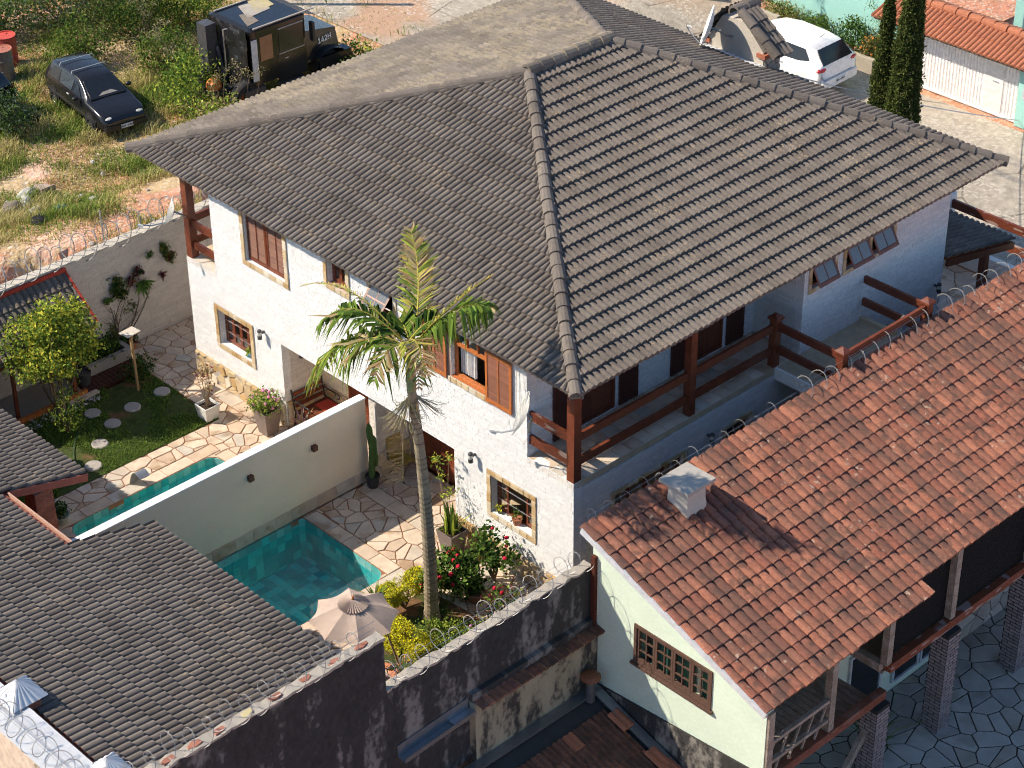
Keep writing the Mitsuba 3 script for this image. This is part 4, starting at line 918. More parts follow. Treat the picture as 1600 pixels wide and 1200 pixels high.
m = MB('zinc', .3); m.box(-4.95, -2.10, 1.47, -4.45, -1.93, 1.50); m.emit(f'{Gt}__patch', 'm_metal')
# ================================================================ PLANT HELPERS
def rdir(n, up=0.0):
    d = rng.normal(size=(n, 3)); d[:, 2] += up; return d / np.linalg.norm(d, axis=1, keepdims=True)
def leaves(m, P, size, hues, up=.6, wid=.5, wts=None, droop=0.0, fold=.18):
    """one small folded leaf (four triangles' worth of diamond) at each point of P"""
    n = len(P)
    if n == 0: return m
    d = rdir(n, .1); d[:, 2] -= droop; d /= np.linalg.norm(d, axis=1, keepdims=True)
    nn = rdir(n, up * 2); s = np.cross(d, nn); s /= np.linalg.norm(s, axis=1, keepdims=True) + 1e-9; nn = np.cross(s, d)
    L = size * rng.uniform(.65, 1.35, n)[:, None]; W = L * wid
    a = P; b = P + d * L * .5 + s * W * .5 + nn * L * fold * .5; c = P + d * L; e = P + d * L * .5 - s * W * .5 + nn * L * fold * .5
    v = np.stack([a, b, c, e], 1).reshape(-1, 3); i = np.arange(n)[:, None] * 4
    f = np.concatenate([i + [0, 1, 2], i + [0, 2, 3]])
    h = rng.choice([PIDX[x] for x in hues], n, p=wts)
    m.v.append(v); m.f.append(f + m.n); m.n += len(v)
    u = np.empty((len(v), 2)); u[:, 0] = np.repeat(h, 4); u[:, 1] = np.repeat(rng.random(n), 4); m.u.append(u); return m
def clumps(c, r, n, per, sub=.28, shell=.55):
    """points in clumps through an ellipsoid: c centre, r radii"""
    q = rdir(n) * (rng.uniform(shell ** 3, 1, n) ** (1 / 3))[:, None] * np.asarray(r) + np.asarray(c)
    return (q[:, None] + rng.normal(size=(n, per, 3)) * sub * np.mean(r)).reshape(-1, 3)
def blades(m, P, h, w, hues, wts=None, lean=.5, seg=2):
    n = len(P)
    if n == 0: return m
    d = rdir(n); d[:, 2] = 0; d /= np.linalg.norm(d, axis=1, keepdims=True) + 1e-9
    H = (h * rng.uniform(.5, 1.4, n))[:, None]; ln = rng.uniform(.1, lean, n)[:, None] * H
    s = np.stack([-d[:, 1], d[:, 0], d[:, 2]], 1) * w; up = np.array([0, 0, 1.])
    a, b = P - s, P + s; c, e = P + up * H * .6 + d * ln * .4 - s * .6, P + up * H * .6 + d * ln * .4 + s * .6; t = P + up * H * .92 + d * ln * 1.1
    v = np.stack([a, b, c, e, t], 1).reshape(-1, 3); i = np.arange(n)[:, None] * 5
    f = np.concatenate([i + [0, 1, 3], i + [0, 3, 2], i + [2, 3, 4]])
    hh = rng.choice([PIDX[x] for x in hues], n, p=wts)
    m.v.append(v); m.f.append(f + m.n); m.n += len(v)
    u = np.empty((len(v), 2)); u[:, 0] = np.repeat(hh, 5); u[:, 1] = np.repeat(rng.random(n), 5); m.u.append(u); return m
def stems(m, base, tips, r=.012, c='bark', bend=.15):
    for t in tips:
        b = np.asarray(base, float); t = np.asarray(t, float); mid = (b + t) / 2 + rng.normal(0, bend, 3) * np.linalg.norm(t - b) * np.array([1, 1, .3])
        s = np.linspace(0, 1, 6)[:, None]; m.tube((1 - s) ** 2 * b + 2 * s * (1 - s) * mid + s ** 2 * t, np.linspace(r, r * .35, 6), 5, c, cap=False)
    return m
def shrub(name, label, cat, base, c, r, hues, wts=None, n=60, per=22, size=.07, group=None, stem=5, wid=.5, up=.6, sub=.22, shell=.5, flowers=None, stemc='bark', droop=0.):
    k = thing(name, label, cat, group); base = np.asarray(base, float); c = np.asarray(c, float)
    m = MB(stemc); stems(m, base, [c + rdir(1)[0] * np.asarray(r) * .6 for _ in range(stem)], .018 * max(1, np.mean(r) * 2), stemc); m.emit(f'{k}__stem', 'm_matte')
    m = MB(0); leaves(m, clumps(c, r, n, per, sub, shell), size, hues, up, wid, wts, droop); m.emit(f'{k}__foliage', 'm_leaf', kind='stuff')
    if flowers:
        fc, fn, fs = flowers
        P = rdir(fn, .5) * np.asarray(r) * 1.02 + c
        for p in P:
            b = MB(fc); b.blob(p, fs, fc, None, 1, .35, 3.0, rng.integers(99)); b.emit(f'{k}__flower', 'm_matte')
    return k
def grass_on(area_pts, h, n): pass
def frond(m, ra, base, tip, ctrl, n, ll, hues, wts=None, drop=.55, w=.022, v=.35, dry=0.0, rr=.022, t0=.12, rc='leaf_palm_gold', tipfrac=1.0):
    """a feather frond: rachis from base to tip, leaflets hanging from both sides"""
    s = np.linspace(0, 1, 16)[:, None]; b, t, c = (np.asarray(q, float) for q in (base, tip, ctrl))
    line = (1 - s) ** 2 * b + 2 * s * (1 - s) * c + s ** 2 * t
    ra.tube(line, np.linspace(rr, .004, 16), 5, rc, rng.random(), cap=False)
    for i in range(n):
        u = t0 + (1 - t0) * i / n; x = (1 - u) ** 2 * b + 2 * u * (1 - u) * c + u ** 2 * t
        d = 2 * (1 - u) * (c - b) + 2 * u * (t - c); d /= np.linalg.norm(d)
        sd = np.cross(d, [0, 0, 1.]); sn = np.linalg.norm(sd); sd = sd / sn if sn > .15 else np.array([.707, -.707, 0])
        nup = np.cross(sd, d); nup = nup if nup[2] > 0 else -nup
        for sg in (-1, 1):
            L = ll * (0.35 + .65 * math.sin(math.pi * min(1, (u * .92 + .10)))) * rng.uniform(.8, 1.15)
            if u > tipfrac: L *= .5
            dr = sd * sg * .8 + d * .65 + nup * v * rng.uniform(.2, 1.3) + rng.normal(0, .10, 3); dr /= np.linalg.norm(dr)
            a0 = x; a1 = x + dr * L * .5; a2 = x + dr * L * .88 + np.array([0, 0, -drop]) * L * rng.uniform(.4, 1.0)
            wv = np.cross(dr, nup); wv /= np.linalg.norm(wv) + 1e-9
            wv = wv * .6 + nup * .8 * rng.uniform(-.5, 1); wv /= np.linalg.norm(wv); wv *= w
            is_dry = rng.random() < dry * (0.4 + u)
            h = rng.choice([PIDX[q] for q in (('leaf_straw', 'leaf_dry') if is_dry else hues)], p=None if is_dry else wts)
            if is_dry: a2 = x + dr * L * .75 + rng.normal(0, .12, 3) * L
            m.add([a0 - wv * .5, a0 + wv * .5, a1 - wv, a1 + wv, a2], [[0, 1, 3], [0, 3, 2], [2, 3, 4]], h, rng.random())
    return m
# ================================================================ THE EMPTY PLOT
def gz(x, y): return float(ground_h(np.array([x]), np.array([y]))[0])
# grass: dense where the photo is green, thin on the trodden red earth near the wall
N_ = 300000
P = np.stack([rng.uniform(-4, 15.5, N_), rng.uniform(16.2, 36, N_)], 1)
den = sstep(.44, .60, meshkit.fbm(np.c_[P * .55, np.full(N_, 3.3)], 3) + .17 * sstep(17.3, 19.5, P[:, 1]) - .12 * sstep(4, -1, P[:, 0]) * sstep(21.5, 18.5, P[:, 1]))
den *= 1 - sstep(12.0, 13.2, P[:, 0]) * .93
keep = rng.random(N_) < den
px = project(np.c_[P, np.full(N_, 1.0)]); keep &= (px[:, 0] > -60) & (px[:, 1] > -60) & (px[:, 0] < 800) & (px[:, 1] < 480)
P = P[keep]; P3 = np.c_[P, ground_h(P[:, 0], P[:, 1]) - .02]
tone = meshkit.fbm(np.c_[P * .9, np.full(len(P), 8.)], 3)
tall = meshkit.fbm(np.c_[P * .7, np.full(len(P), 1.)], 3)
gm = MB(0)
for lo_t, hi_t, hues, wts in ((0, .43, ('grass_straw', 'grass_lime', 'leaf_straw', 'grass_pale'), (.45, .2, .15, .2)), (.43, .56, ('grass_lime', 'grass_green', 'grass_straw'), (.55, .2, .25)), (.56, 1, ('grass_green', 'leaf_fresh', 'grass_lime'), (.45, .25, .3))):
    s = (tone >= lo_t) & (tone < hi_t); 
    for a, b, h in ((0, .5, .10), (.5, .6, .16), (.6, 1, .28)):
        q = P3[s & (tall >= a) & (tall < b)]; blades(gm, q, h, .012, hues, wts, .9)
gk = gm.emit('wild_grass', 'm_leaf'); labels[gk] = {'label': 'tall wild grass, green and straw coloured, over the empty plot', 'category': 'grass', 'kind': 'stuff'}
# shrubs behind and beside the cars
SH = [((9.2, 27.2), 1.25, (1.2, 1.1, .95), 'leaf_mid leaf_dark leaf_olive', 'dark green shrub behind the black car, nearest the truck'),
      ((8.1, 29.3), 1.2, (1.4, 1.2, .9), 'leaf_grey leaf_mid leaf_olive', 'tall grey green weed bush at the top of the plot beyond the black car'),
      ((6.6, 30.6), 1.0, (1.3, 1.2, .8), 'leaf_mid leaf_fresh leaf_grey', 'bushy mid green shrub at the top left beyond the drums'),
      ((8.3, 24.6), .85, (.8, .7, .65), 'leaf_olive leaf_mid leaf_fresh', 'olive shrub with pale seed heads right of the black car'),
      ((7.35, 22.2), 1.0, (.85, .8, .85), 'leaf_fresh leaf_lime leaf_mid', 'bright green bush between the black car and the truck'),
      ((7.1, 20.6), .6, (.8, .6, .5), 'leaf_fresh leaf_lime leaf_straw', 'low bright bush in front of the rear of the truck'),
      ((10.6, 26.9), 1.0, (1.1, .9, .75), 'leaf_fresh leaf_mid leaf_lime', 'fresh green bush behind the truck cab'),
      ((11.6, 29.6), .8, (1.5, 1.1, .65), 'leaf_fresh leaf_mid leaf_olive', 'green bush at the top edge near the dirt road'),
      ((3.0, 24.2), .8, (.55, .55, .65), 'leaf_grey leaf_mid leaf_dark', 'grey green bush at the left edge below the drums'),
      ((12.0, 20.9), .45, (.75, .7, .40), 'leaf_fresh leaf_mid leaf_lime', 'bright green weeds in front of the truck bonnet'),
      ((7.0, 27.0), .8, (.8, .75, .65), 'leaf_mid leaf_olive leaf_fresh', 'mid green bush just above the roof of the black car'),
      ((5.2, 30.2), .75, (1.0, .8, .6), 'leaf_olive leaf_mid leaf_straw', 'olive weed clump at the top left corner above the red drum'),
      ((8.2, 23.3), .7, (.6, .6, .55), 'leaf_mid leaf_fresh leaf_olive', 'green bush between the bonnet of the black car and the truck'),
      ((9.6, 30.8), 1.0, (1.2, 1.0, .8), 'leaf_dark leaf_mid leaf_olive', 'dark bush at the top between the tall weeds and the dirt road')]
for (xy, hz, r, hues, lab) in SH:
    z = gz(*xy); vol = r[0] * r[1] * r[2]
    shrub('wild_shrub', lab, 'shrub', (*xy, z), (*xy, z + hz * .75), r, hues.split(), None, int(60 + 95 * vol), 20, .095, 'wild shrubs on the empty plot', 7, .55, .5, .20, .35)
SW = ('behind the bonnet side of the black car', 'right of the black car windscreen', 'in front of the truck cab rear', 'nearest the corner of the grey roof', 'highest up the plot', 'between the dark shrub and the truck')
for i, (x, y) in enumerate(((8.4, 25.2), (8.2, 24.1), (7.8, 21.2), (8.5, 21.0), (9.9, 28.2), (8.9, 26.4))):
    k = thing('seed_head_weed', f'tall weed with pale fluffy seed heads, {SW[i]}', 'weed', 'tall seeding weeds among the shrubs')
    z = gz(x, y); m = MB('twig'); tips = [(x + rng.normal(0, .25), y + rng.normal(0, .25), z + rng.uniform(.9, 1.5)) for _ in range(7)]; stems(m, (x, y, z), tips, .012, 'twig'); m.emit(f'{k}__stem', 'm_matte')
    m = MB(0)
    for t in tips: leaves(m, np.array(t) + rng.normal(0, .07, (45, 3)), .05, ('seed', 'leaf_straw', 'leaf_olive'), .3, .7)
    m.emit(f'{k}__seed_head', 'm_leaf', kind='stuff')
# ---- a car body from lofted cross sections
def loft(sections, close=True):
    """sections: list of closed rings (n, 3)"""
    n = len(sections[0]); v = np.vstack(sections); f = []
    for i in range(len(sections) - 1):
        for j in range(n):
            j2 = (j + 1) % n; a = i * n
            f += [[a + j, a + j2, a + n + j2], [a + j, a + n + j2, a + n + j]]
    for e in (0, len(sections) - 1):
        c = len(v) ; 
        f += [[e * n + 0, e * n + j, e * n + j + 1] for j in range(1, n - 1)]
    return v, f
def xfm(x, y, z, yaw, s=1.0):
    c, q = math.cos(yaw) * s, math.sin(yaw) * s
    return np.array([[c, -q, 0, x], [q, c, 0, y], [0, 0, s, z], [0, 0, 0, 1]])
def wheel(key, M, x, y, r, w, rimc='steel'):
    t = MB('rubber'); t.lathe([(r * .62, -w / 2), (r * .93, -w / 2), (r, -w * .3), (r, w * .3), (r * .93, w / 2), (r * .62, w / 2), (r * .62, -w / 2)], (0, 0, 0), 20)
    v = t.v[0]; t.v[0] = np.stack([v[:, 0] + x, v[:, 2] + y, v[:, 1] + r], 1); t.xf(M); wk = t.emit(f'{key}__wheel', 'm_matte')
    t = MB(rimc); t.lathe([(0, w * .28), (r * .2, w * .34), (r * .5, w * .18), (r * .63, w * .36), (r * .63, -w * .36), (0, -w * .3)], (0, 0, 0), 20)
    v = t.v[0]; sg = 1 if y > 0 else -1; t.v[0] = np.stack([v[:, 0] + x, v[:, 2] * sg + y, v[:, 1] + r], 1); t.xf(M); t.emit(f'{wk}__rim', 'm_metal')
def car(name, label, M, prof, W, colr, glass, wb, wr, m_body='m_gloss'):
    """prof: rows (x, z sill, z belt, z roof, half width belt, half width roof); x runs from tail to nose"""
    k = thing(name, label, 'car'); b = MB(colr, .5); secs = []
    for (x, zs, zb, zr, wb_, wr_) in prof:
        ring = [(-wb_ * .90, zs), (-wb_ * 1.0, zs + (zb - zs) * .35), (-wb_ * .985, zs + (zb - zs) * .75), (-wb_ * .95, zb), (-wr_ * 1.0, zb + (zr - zb) * .82), (-wr_ * .86, zr), (0, zr + .02), (wr_ * .86, zr), (wr_ * 1.0, zb + (zr - zb) * .82), (wb_ * .95, zb), (wb_ * .985, zs + (zb - zs) * .75), (wb_ * 1.0, zs + (zb - zs) * .35), (wb_ * .90, zs)]
        secs.append(np.array([(x, y, z) for y, z in ring]))
    v, f = loft(secs); b.add(v, f); b.xf(M)
    v, f, u = b.arrays(); kk = num(f'{k}__body')
    mesh = trimesh.Trimesh(v, f, process=False); mesh = mesh.subdivide_loop(2) if False else mesh
    scene[kk] = mikit.ply((np.array(mesh.vertices), np.array(mesh.faces)), m_body, smooth=True, uv=u)
    return k, secs
def patch(key, part, M, quad, colr, m_, n_off=.008, smooth=False):
    q = np.array(quad, float); n = np.cross(q[1] - q[0], q[2] - q[0]); n /= np.linalg.norm(n); b = MB(colr, .5)
    m = len(q); b.add(np.vstack([q + n * n_off, q - n * .02]), [[0, i, i + 1] for i in range(1, m - 1)] + [[i, (i + 1) % m, m + (i + 1) % m] for i in range(m)] + [[i, m + (i + 1) % m, m + i] for i in range(m)]); b.xf(M); return b.emit(f'{key}__{part}', m_)
def on_side(prof, x, t, s):
    """a point of the body side at x: t 0 belt .. 1 roof edge"""
    xs_ = [p[0] for p in prof]; g_ = lambda i: np.interp(x, xs_, [p[i] for p in prof])
    zb, zr, wb_, wr_ = g_(2), g_(3), g_(4), g_(5)
    return (x, s * (wb_ * .95 + (wr_ - wb_ * .95) * t), zb + (zr - zb) * .82 * t)
# black estate car, nose to the lower right
BP = [(-2.02, .42, .80, .86, .70, .62), (-1.98, .30, .88, 1.02, .76, .60), (-1.86, .24, .90, 1.20, .79, .60), (-1.66, .22, .91, 1.37, .80, .58), (-1.2, .20, .92, 1.43, .81, .58), (-.4, .20, .92, 1.44, .82, .58), (.15, .20, .92, 1.40, .82, .57), (.45, .20, .91, 1.24, .82, .60), (.80, .20, .90, 1.02, .82, .66), (.98, .20, .88, .93, .82, .70), (1.4, .22, .83, .86, .81, .66), (1.78, .24, .74, .76, .78, .62), (1.98, .28, .62, .66, .72, .58), (2.05, .34, .52, .54, .66, .52)]
cz = gz(5.4, 23.9) + .02
MB_ = xfm(5.42, 23.95, cz, math.atan2(-2.2, -.28), .87)
k, _ = car('black_car', 'black hatchback with roof bars and a pale number plate parked in the grass', MB_, BP, 0, 'car_black', 0, 0, 0)
for s in (-1, 1):
    patch(k, 'side_window', MB_, [on_side(BP, x, t, s) for x, t in ((-1.62, .12), (-.95, .10), (-.95, .93), (-1.45, .93))][::-s], 'glass_dark', 'm_gloss')
    patch(k, 'side_window', MB_, [on_side(BP, x, t, s) for x, t in ((-.86, .10), (-.05, .10), (-.05, .93), (-.86, .93))][::-s], 'glass_dark', 'm_gloss')
    patch(k, 'side_window', MB_, [on_side(BP, x, t, s) for x, t in ((.03, .10), (.62, .12), (.20, .88), (.03, .93))][::-s], 'glass_dark', 'm_gloss')
    m = MB('lamp_clear', .5); m.blob((1.875, s * .50, .63), (.115, .20, .075), None, .5, 3, .0); m.xf(MB_); m.emit(f'{k}__headlight', 'm_satin', True)
    m = MB('car_black', .6); m.blob((.55, s * .93, .96), (.07, .10, .065), None, .6, 2, 0); m.xf(MB_); m.emit(f'{k}__mirror', 'm_satin')
    for x in (-1.28, 1.22):
        m = MB('rubber', .2); m.lathe([(0, .03), (.36, .03), (.36, -.05), (0, -.05)], (0, 0, 0), 18); v = m.v[0]; m.v[0] = np.stack([v[:, 0] + x, v[:, 2] + s * .775, v[:, 1] + .32], 1); m.xf(MB_); m.emit(f'{k}__wheel_arch', 'm_matte')
        wheel(k, MB_, x, s * .76, .29, .20)
    m = MB('chrome', .3)
    for z in (.60,): m.box(-.3, s * .815 - .01, .80, -.16, s * .815 + .015, .83)
    m.xf(MB_); m.emit(f'{k}__door_handle', 'm_satin')
    m = MB('rubber', .6); m.beam((-1.7, s * .815, .52), (1.6, s * .80, .50), .03, .07); m.xf(MB_); m.emit(f'{k}__side_strip', 'm_satin')
patch(k, 'windscreen', MB_, [(.98, -.60, .955), (.98, .60, .955), (.30, .49, 1.345), (.30, -.49, 1.345)], 'glass_dark', 'm_gloss', .02)
m = MB('dust', .3); m.add([(.93, -.30, 1.012), (.93, .36, 1.012), (.82, .18, 1.075), (.84, -.12, 1.063)], [[0, 1, 2], [0, 2, 3]]); m.xf(MB_); m.emit(f'{k}__sun_shade', 'm_gloss')
patch(k, 'rear_window', MB_, [(-1.98, .52, .96), (-1.98, -.52, .96), (-1.70, -.47, 1.34), (-1.70, .47, 1.34)], 'glass_dark', 'm_gloss', .02)
m = MB('car_black', .9); m.box(1.90, -.72, .30, 2.10, .72, .47); m.xf(MB_); m.emit(f'{k}__bumper', 'm_satin')
m = MB('plate', .6); m.box(2.10, -.20, .33, 2.112, .20, .46); m.xf(MB_); pk = m.emit(f'{k}__number_plate', 'm_matte')
def lettering(text, h, M4, c, key, m_='m_matte', depth=.006):
    t = meshkit.text_mesh(text, h, depth, True); b = MB(c, .5).tm(t); w_ = np.ptp(b.v[0][:, 0]); b.v[0][:, 0] -= b.v[0][:, 0].min() + w_ / 2; b.xf(M4); b.emit(key, m_); return w_
Rl = np.array([[0, 0, 1, 2.112], [1, 0, 0, 0], [0, 1, 0, .365], [0, 0, 0, 1.0]])
lettering('CMY·6885'.replace('·', '-'), .062, MB_ @ Rl, 'plate_ink', f'{pk}__lettering')
for x in (-1.05, -.25):
    m = MB('steel', .3); m.tube([(x, -.60, 1.40), (x, -.56, 1.50), (x, .56, 1.50), (x, .60, 1.40)], .016, 6); m.xf(MB_); m.emit(f'{k}__roof_bar', 'm_matte')
m = MB('black', .8); m.tube([(.96, -.1, .985), (.93, .42, 1.0)], .010, 4); m.tube([(.96, -.62, .985), (.93, -.15, 1.0)], .010, 4); m.xf(MB_); m.emit(f'{k}__wiper', 'm_satin', kind='stuff')
# the tail of another dark car at the left edge
MD = xfm(2.55, 26.9, gz(3, 26) + .05, math.atan2(1.0, -.25), .97)
k2, _ = car('dark_car', 'dark car cut off by the left edge of the picture', MD, BP, 0, 'car_black', 0, 0, 0)
for s in (-1, 1):
    for x in (-1.28, 1.22): wheel(k2, MD, x, s * .76, .29, .20)
    m = MB('lamp_red', .5); m.box(-2.0, s * .60 - .1, .72, -1.95, s * .60 + .1, .92); m.xf(MD); m.emit(f'{k2}__tail_light', 'm_gloss')
patch(k2, 'rear_window', MD, [(-1.98, .52, .96), (-1.98, -.52, .96), (-1.70, -.47, 1.34), (-1.70, .47, 1.34)], 'glass_dark', 'm_gloss', .02)
# ---- drums
for (x, y, c, tc, lab) in ((5.35, 28.3, 'red_paint', 'red_paint', 'red steel drum standing in the grass at the left edge'), (4.75, 27.55, 'junk', 'brick', 'dark steel drum with a rusty orange lid at the left edge')):
    k = thing('oil_drum', lab, 'oil drum'); z = gz(x, y); m = MB(c, .6); r = .30
    m.lathe([(r, 0), (r, .28), (r + .015, .30), (r, .32), (r, .58), (r + .015, .60), (r, .62), (r, .88), (r + .012, .90)], (x, y, z), 22); m.emit(f'{k}__body', 'm_satin')
    m = MB(tc, .8); m.lathe([(0, .875), (r - .01, .875), (r - .01, .90), (r + .013, .905), (r + .013, .89)], (x, y, z), 22); m.blob((x + .12, y + .1, z + .885), (.03, .03, .015), None, None, 1, 0); m.emit(f'{k}__lid', 'm_satin')
# ---- junk heap at the left edge
def junk(name, lab, cat, parts, m_='m_matte'):
    k = thing(name, lab, cat)
    for p, b in parts: b.emit(f'{k}__{p}' if p else k, m_)
    return k
for (x, y, a, c, s, lab) in ((1.25, 21.0, .3, 'bag', (.32, .18, .12), 'pale grey sack lying on top of the rubbish heap'), (.95, 20.6, .9, 'bag', (.42, .14, .11), 'long pale roll lying in the rubbish heap at the left edge'), (.55, 20.55, .2, 'junk', (.3, .22, .15), 'dark sack in the rubbish heap at the left edge'), (.75, 19.9, .5, 'dust', (.34, .12, .10), 'grey bundle at the foot of the rubbish heap'), (1.35, 19.65, .4, 'plastic_blue', (.2, .15, .07), 'crumpled blue plastic sheet near the rubbish heap'), (.5, 19.2, .7, 'black', (.26, .2, .1), 'black plastic bag at the left edge below the rubbish heap'), (2.2, 19.4, 0, 'bag', (.13, .10, .06), 'pale flattened bag on the trodden earth')):
    k = thing('rubbish', lab, 'rubbish'); m = MB(c); m.blob((0, 0, 0), s, c, None, 3, .3, 1.6, rng.integers(99)); m.xf(xfm(x, y, gz(x, y) + s[2] * .7, a)); m.emit(f'{k}', 'm_matte', fixed=True)
k = thing('plastic_crate', 'broken slatted crate lying beside the rubbish heap', 'crate'); z = gz(1.75, 20.9)
for i in range(5): MB('umbrella', .5).box(1.55 + .08 * i, 20.75, z + .05, 1.60 + .08 * i, 21.1, z + .22 - .02 * i).emit(f'{k}__slat', 'm_matte')
MB('umbrella', .3).box(1.53, 20.72, z + .03, 1.95, 20.75, z + .24).emit(f'{k}__end_board', 'm_matte')
k = thing('scrap_rubber_ring', 'dark rubber ring lying flat on the red earth', 'rubber ring'); m = MB('rubber'); m.lathe([(.08, .01), (.13, .0), (.16, .03), (.16, .06), (.13, .09), (.08, .08), (.08, .01)], (.9, 20.2, gz(.9, 20.2)), 18); m.emit(k, 'm_matte', fixed=True)
for i in range(12):
    x, y = rng.uniform(-.5, 7), rng.uniform(16.2, 22); k = thing('stone', 'small loose stone on the trodden earth of the empty plot', 'stone', 'loose stones on the empty plot')
    m = MB('concrete'); m.blob((x, y, gz(x, y) + .02), rng.uniform(.04, .10, 3), None, None, 1, .3, 2, i); m.emit(k, 'm_matte', fixed=True)
# ---- truck
Tk = thing('black_truck', 'black bonneted truck without a trailer, half hidden behind the grey roof', 'truck')
tz = gz(9.3, 21.8) - .05
def tb(part, c, m_, *boxes, sm=False):
    m = MB(c, .5)
    for b in boxes: m.box(*b)
    return m.emit(f'{Tk}__{part}', m_)
x0, x1, ya, yb, z0, z1 = 8.50, 10.42, 20.78, 22.72, tz + .85, tz + 2.48
def rbox(m, x0, y0, z0, x1, y1, z1, r):
    p = sbox(x0, y0, x1, y1).buffer(-r).buffer(r, quad_segs=3); q = p.buffer(-r * .6)
    m.prism(p, z0, z1 - r * .5)
    a = np.array(p.exterior.coords)[:-1]; ce = a.mean(0); b = ce + (a - ce) * (1 - r * 1.1 / np.linalg.norm(a - ce, axis=1, keepdims=True)); n = len(a)
    m.add(np.vstack([np.c_[a, np.full(n, z1 - r * .5)], np.c_[b, np.full(n, z1)]]), [[i, (i + 1) % n, n + (i + 1) % n] for i in range(n)] + [[i, n + (i + 1) % n, n + i] for i in range(n)] + [[n, n + i, n + i + 1] for i in range(1, n - 1)]); return m
m = MB('truck_black', .5); rbox(m, x0, ya, z0, x1, yb, z1, .14); m.emit(f'{Tk}__cab', 'm_gloss')
m = MB('truck_black', .7)
m.add([(x1, ya + .12, z0 + .05), (x1, yb - .12, z0 + .05), (x1, yb - .18, z0 + .98), (x1, ya + .18, z0 + .98), (x1 + 1.35, ya + .30, z0 - .1), (x1 + 1.35, yb - .3, z0 - .1), (x1 + 1.30, yb - .42, z0 + .66), (x1 + 1.30, ya + .42, z0 + .66)], [[0, 4, 7], [0, 7, 3], [3, 7, 6], [3, 6, 2], [2, 6, 5], [2, 5, 1], [4, 5, 6], [4, 6, 7], [0, 1, 5], [0, 5, 4]]); bk = m.emit(f'{Tk}__bonnet', 'm_gloss')
d = np.array([1.30, .24, -.0]); d /= np.linalg.norm(d)
Mt = np.eye(4); Mt[:3, 0] = d; Mt[:3, 1] = (0, 0, 1); Mt[:3, 2] = np.cross(d, (0, 0, 1)); Mt[:3, 3] = (x1 + .80, ya + .285, z0 + .42)
lettering('142H', .16, Mt, 'white', f'{bk}__lettering')
m = MB('truck_black', .8); m.box(x1 + .35, ya - .02, tz + .42, x1 + 1.5, ya + .35, tz + .95); m.box(x1 + .35, yb - .35, tz + .42, x1 + 1.5, yb + .02, tz + .95); m.emit(f'{Tk}__wing', 'm_gloss', kind='stuff')
tb('front_bumper', 'rust', 'm_satin', (x1 + 1.42, ya + .05, tz + .35, x1 + 1.62, yb - .05, tz + .70))
tb('side_window', 'brown_clay', 'm_gloss', (x0 + .28, ya - .012, z0 + .66, x0 + .70, ya + .02, z0 + 1.36))
tb('side_window', 'glass_dark', 'm_gloss', (x0 + .92, ya - .012, z0 + .70, x0 + 1.76, ya + .02, z0 + 1.40))
m = MB('dust', .5); [m.box(*q) for q in ((x0 + .90, ya - .02, z0 + .67, x0 + 1.78, ya + .01, z0 + .70), (x0 + .90, ya - .02, z0 + 1.40, x0 + 1.78, ya + .01, z0 + 1.43))]; m.emit(f'{Tk}__window_rubber', 'm_satin', kind='stuff')
tb('door', 'truck_black', 'm_gloss', (x0 + .84, ya - .008, z0 - .10, x0 + 1.85, ya + .02, z0 + .64))
tb('door_handle', 'chrome', 'm_metal', (x0 + 1.08, ya - .03, z0 + .50, x0 + 1.2, ya - .008, z0 + .53))
tb('wind_deflector', 'zinc', 'm_satin', (x0 - .02, ya - .03, z0 + .15, x0 + .17, ya - .005, z0 + 1.35))
tb('mirror', 'black', 'm_satin', (x1 + .02, ya - .22, z0 + .80, x1 + .10, ya - .06, z0 + 1.35))
tb('windscreen', 'glass_dark', 'm_gloss', (x1 - .02, ya + .2, z0 + 1.02, x1 + .012, yb - .2, z0 + 1.55))
m = MB('truck_black', .9); m.add([(x1 - .05, ya + .05, z1 - .06), (x1 - .05, yb - .05, z1 - .06), (x1 + .38, yb - .02, z1 - .22), (x1 + .38, ya + .02, z1 - .22)], [[0, 1, 2], [0, 2, 3]]); m.emit(f'{Tk}__sun_visor', 'm_satin')
for (a, b, c, d_, cc) in ((x0 + .5, ya + .75, x0 + 1.35, ya + 1.5, 'dust'), (x0 + .9, ya + .9, x0 + 1.6, ya + 1.6, 'lichen'), (x0 + .15, ya + .3, x0 + .6, ya + 1.0, 'junk')):
    m = MB(cc, .6); m.prism(Polygon([(a, b), (c, b + .1), (c + .1, d_), (a + .3, d_ + .08)]), z1 + .002, z1 + .012); m.emit(f'{Tk}__faded_patch', 'm_matte')
m = MB('dust', .5); m.beam((x0 + .1, ya + .02, z1 + .02), (x1 + .3, ya + .06, z1 + .0), .05, .03); m.beam((x0 + .1, yb - .2, z1 + .03), (x1 + .3, yb - .2, z1 + .01), .05, .03); m.emit(f'{Tk}__roof_strip', 'm_satin', kind='stuff')
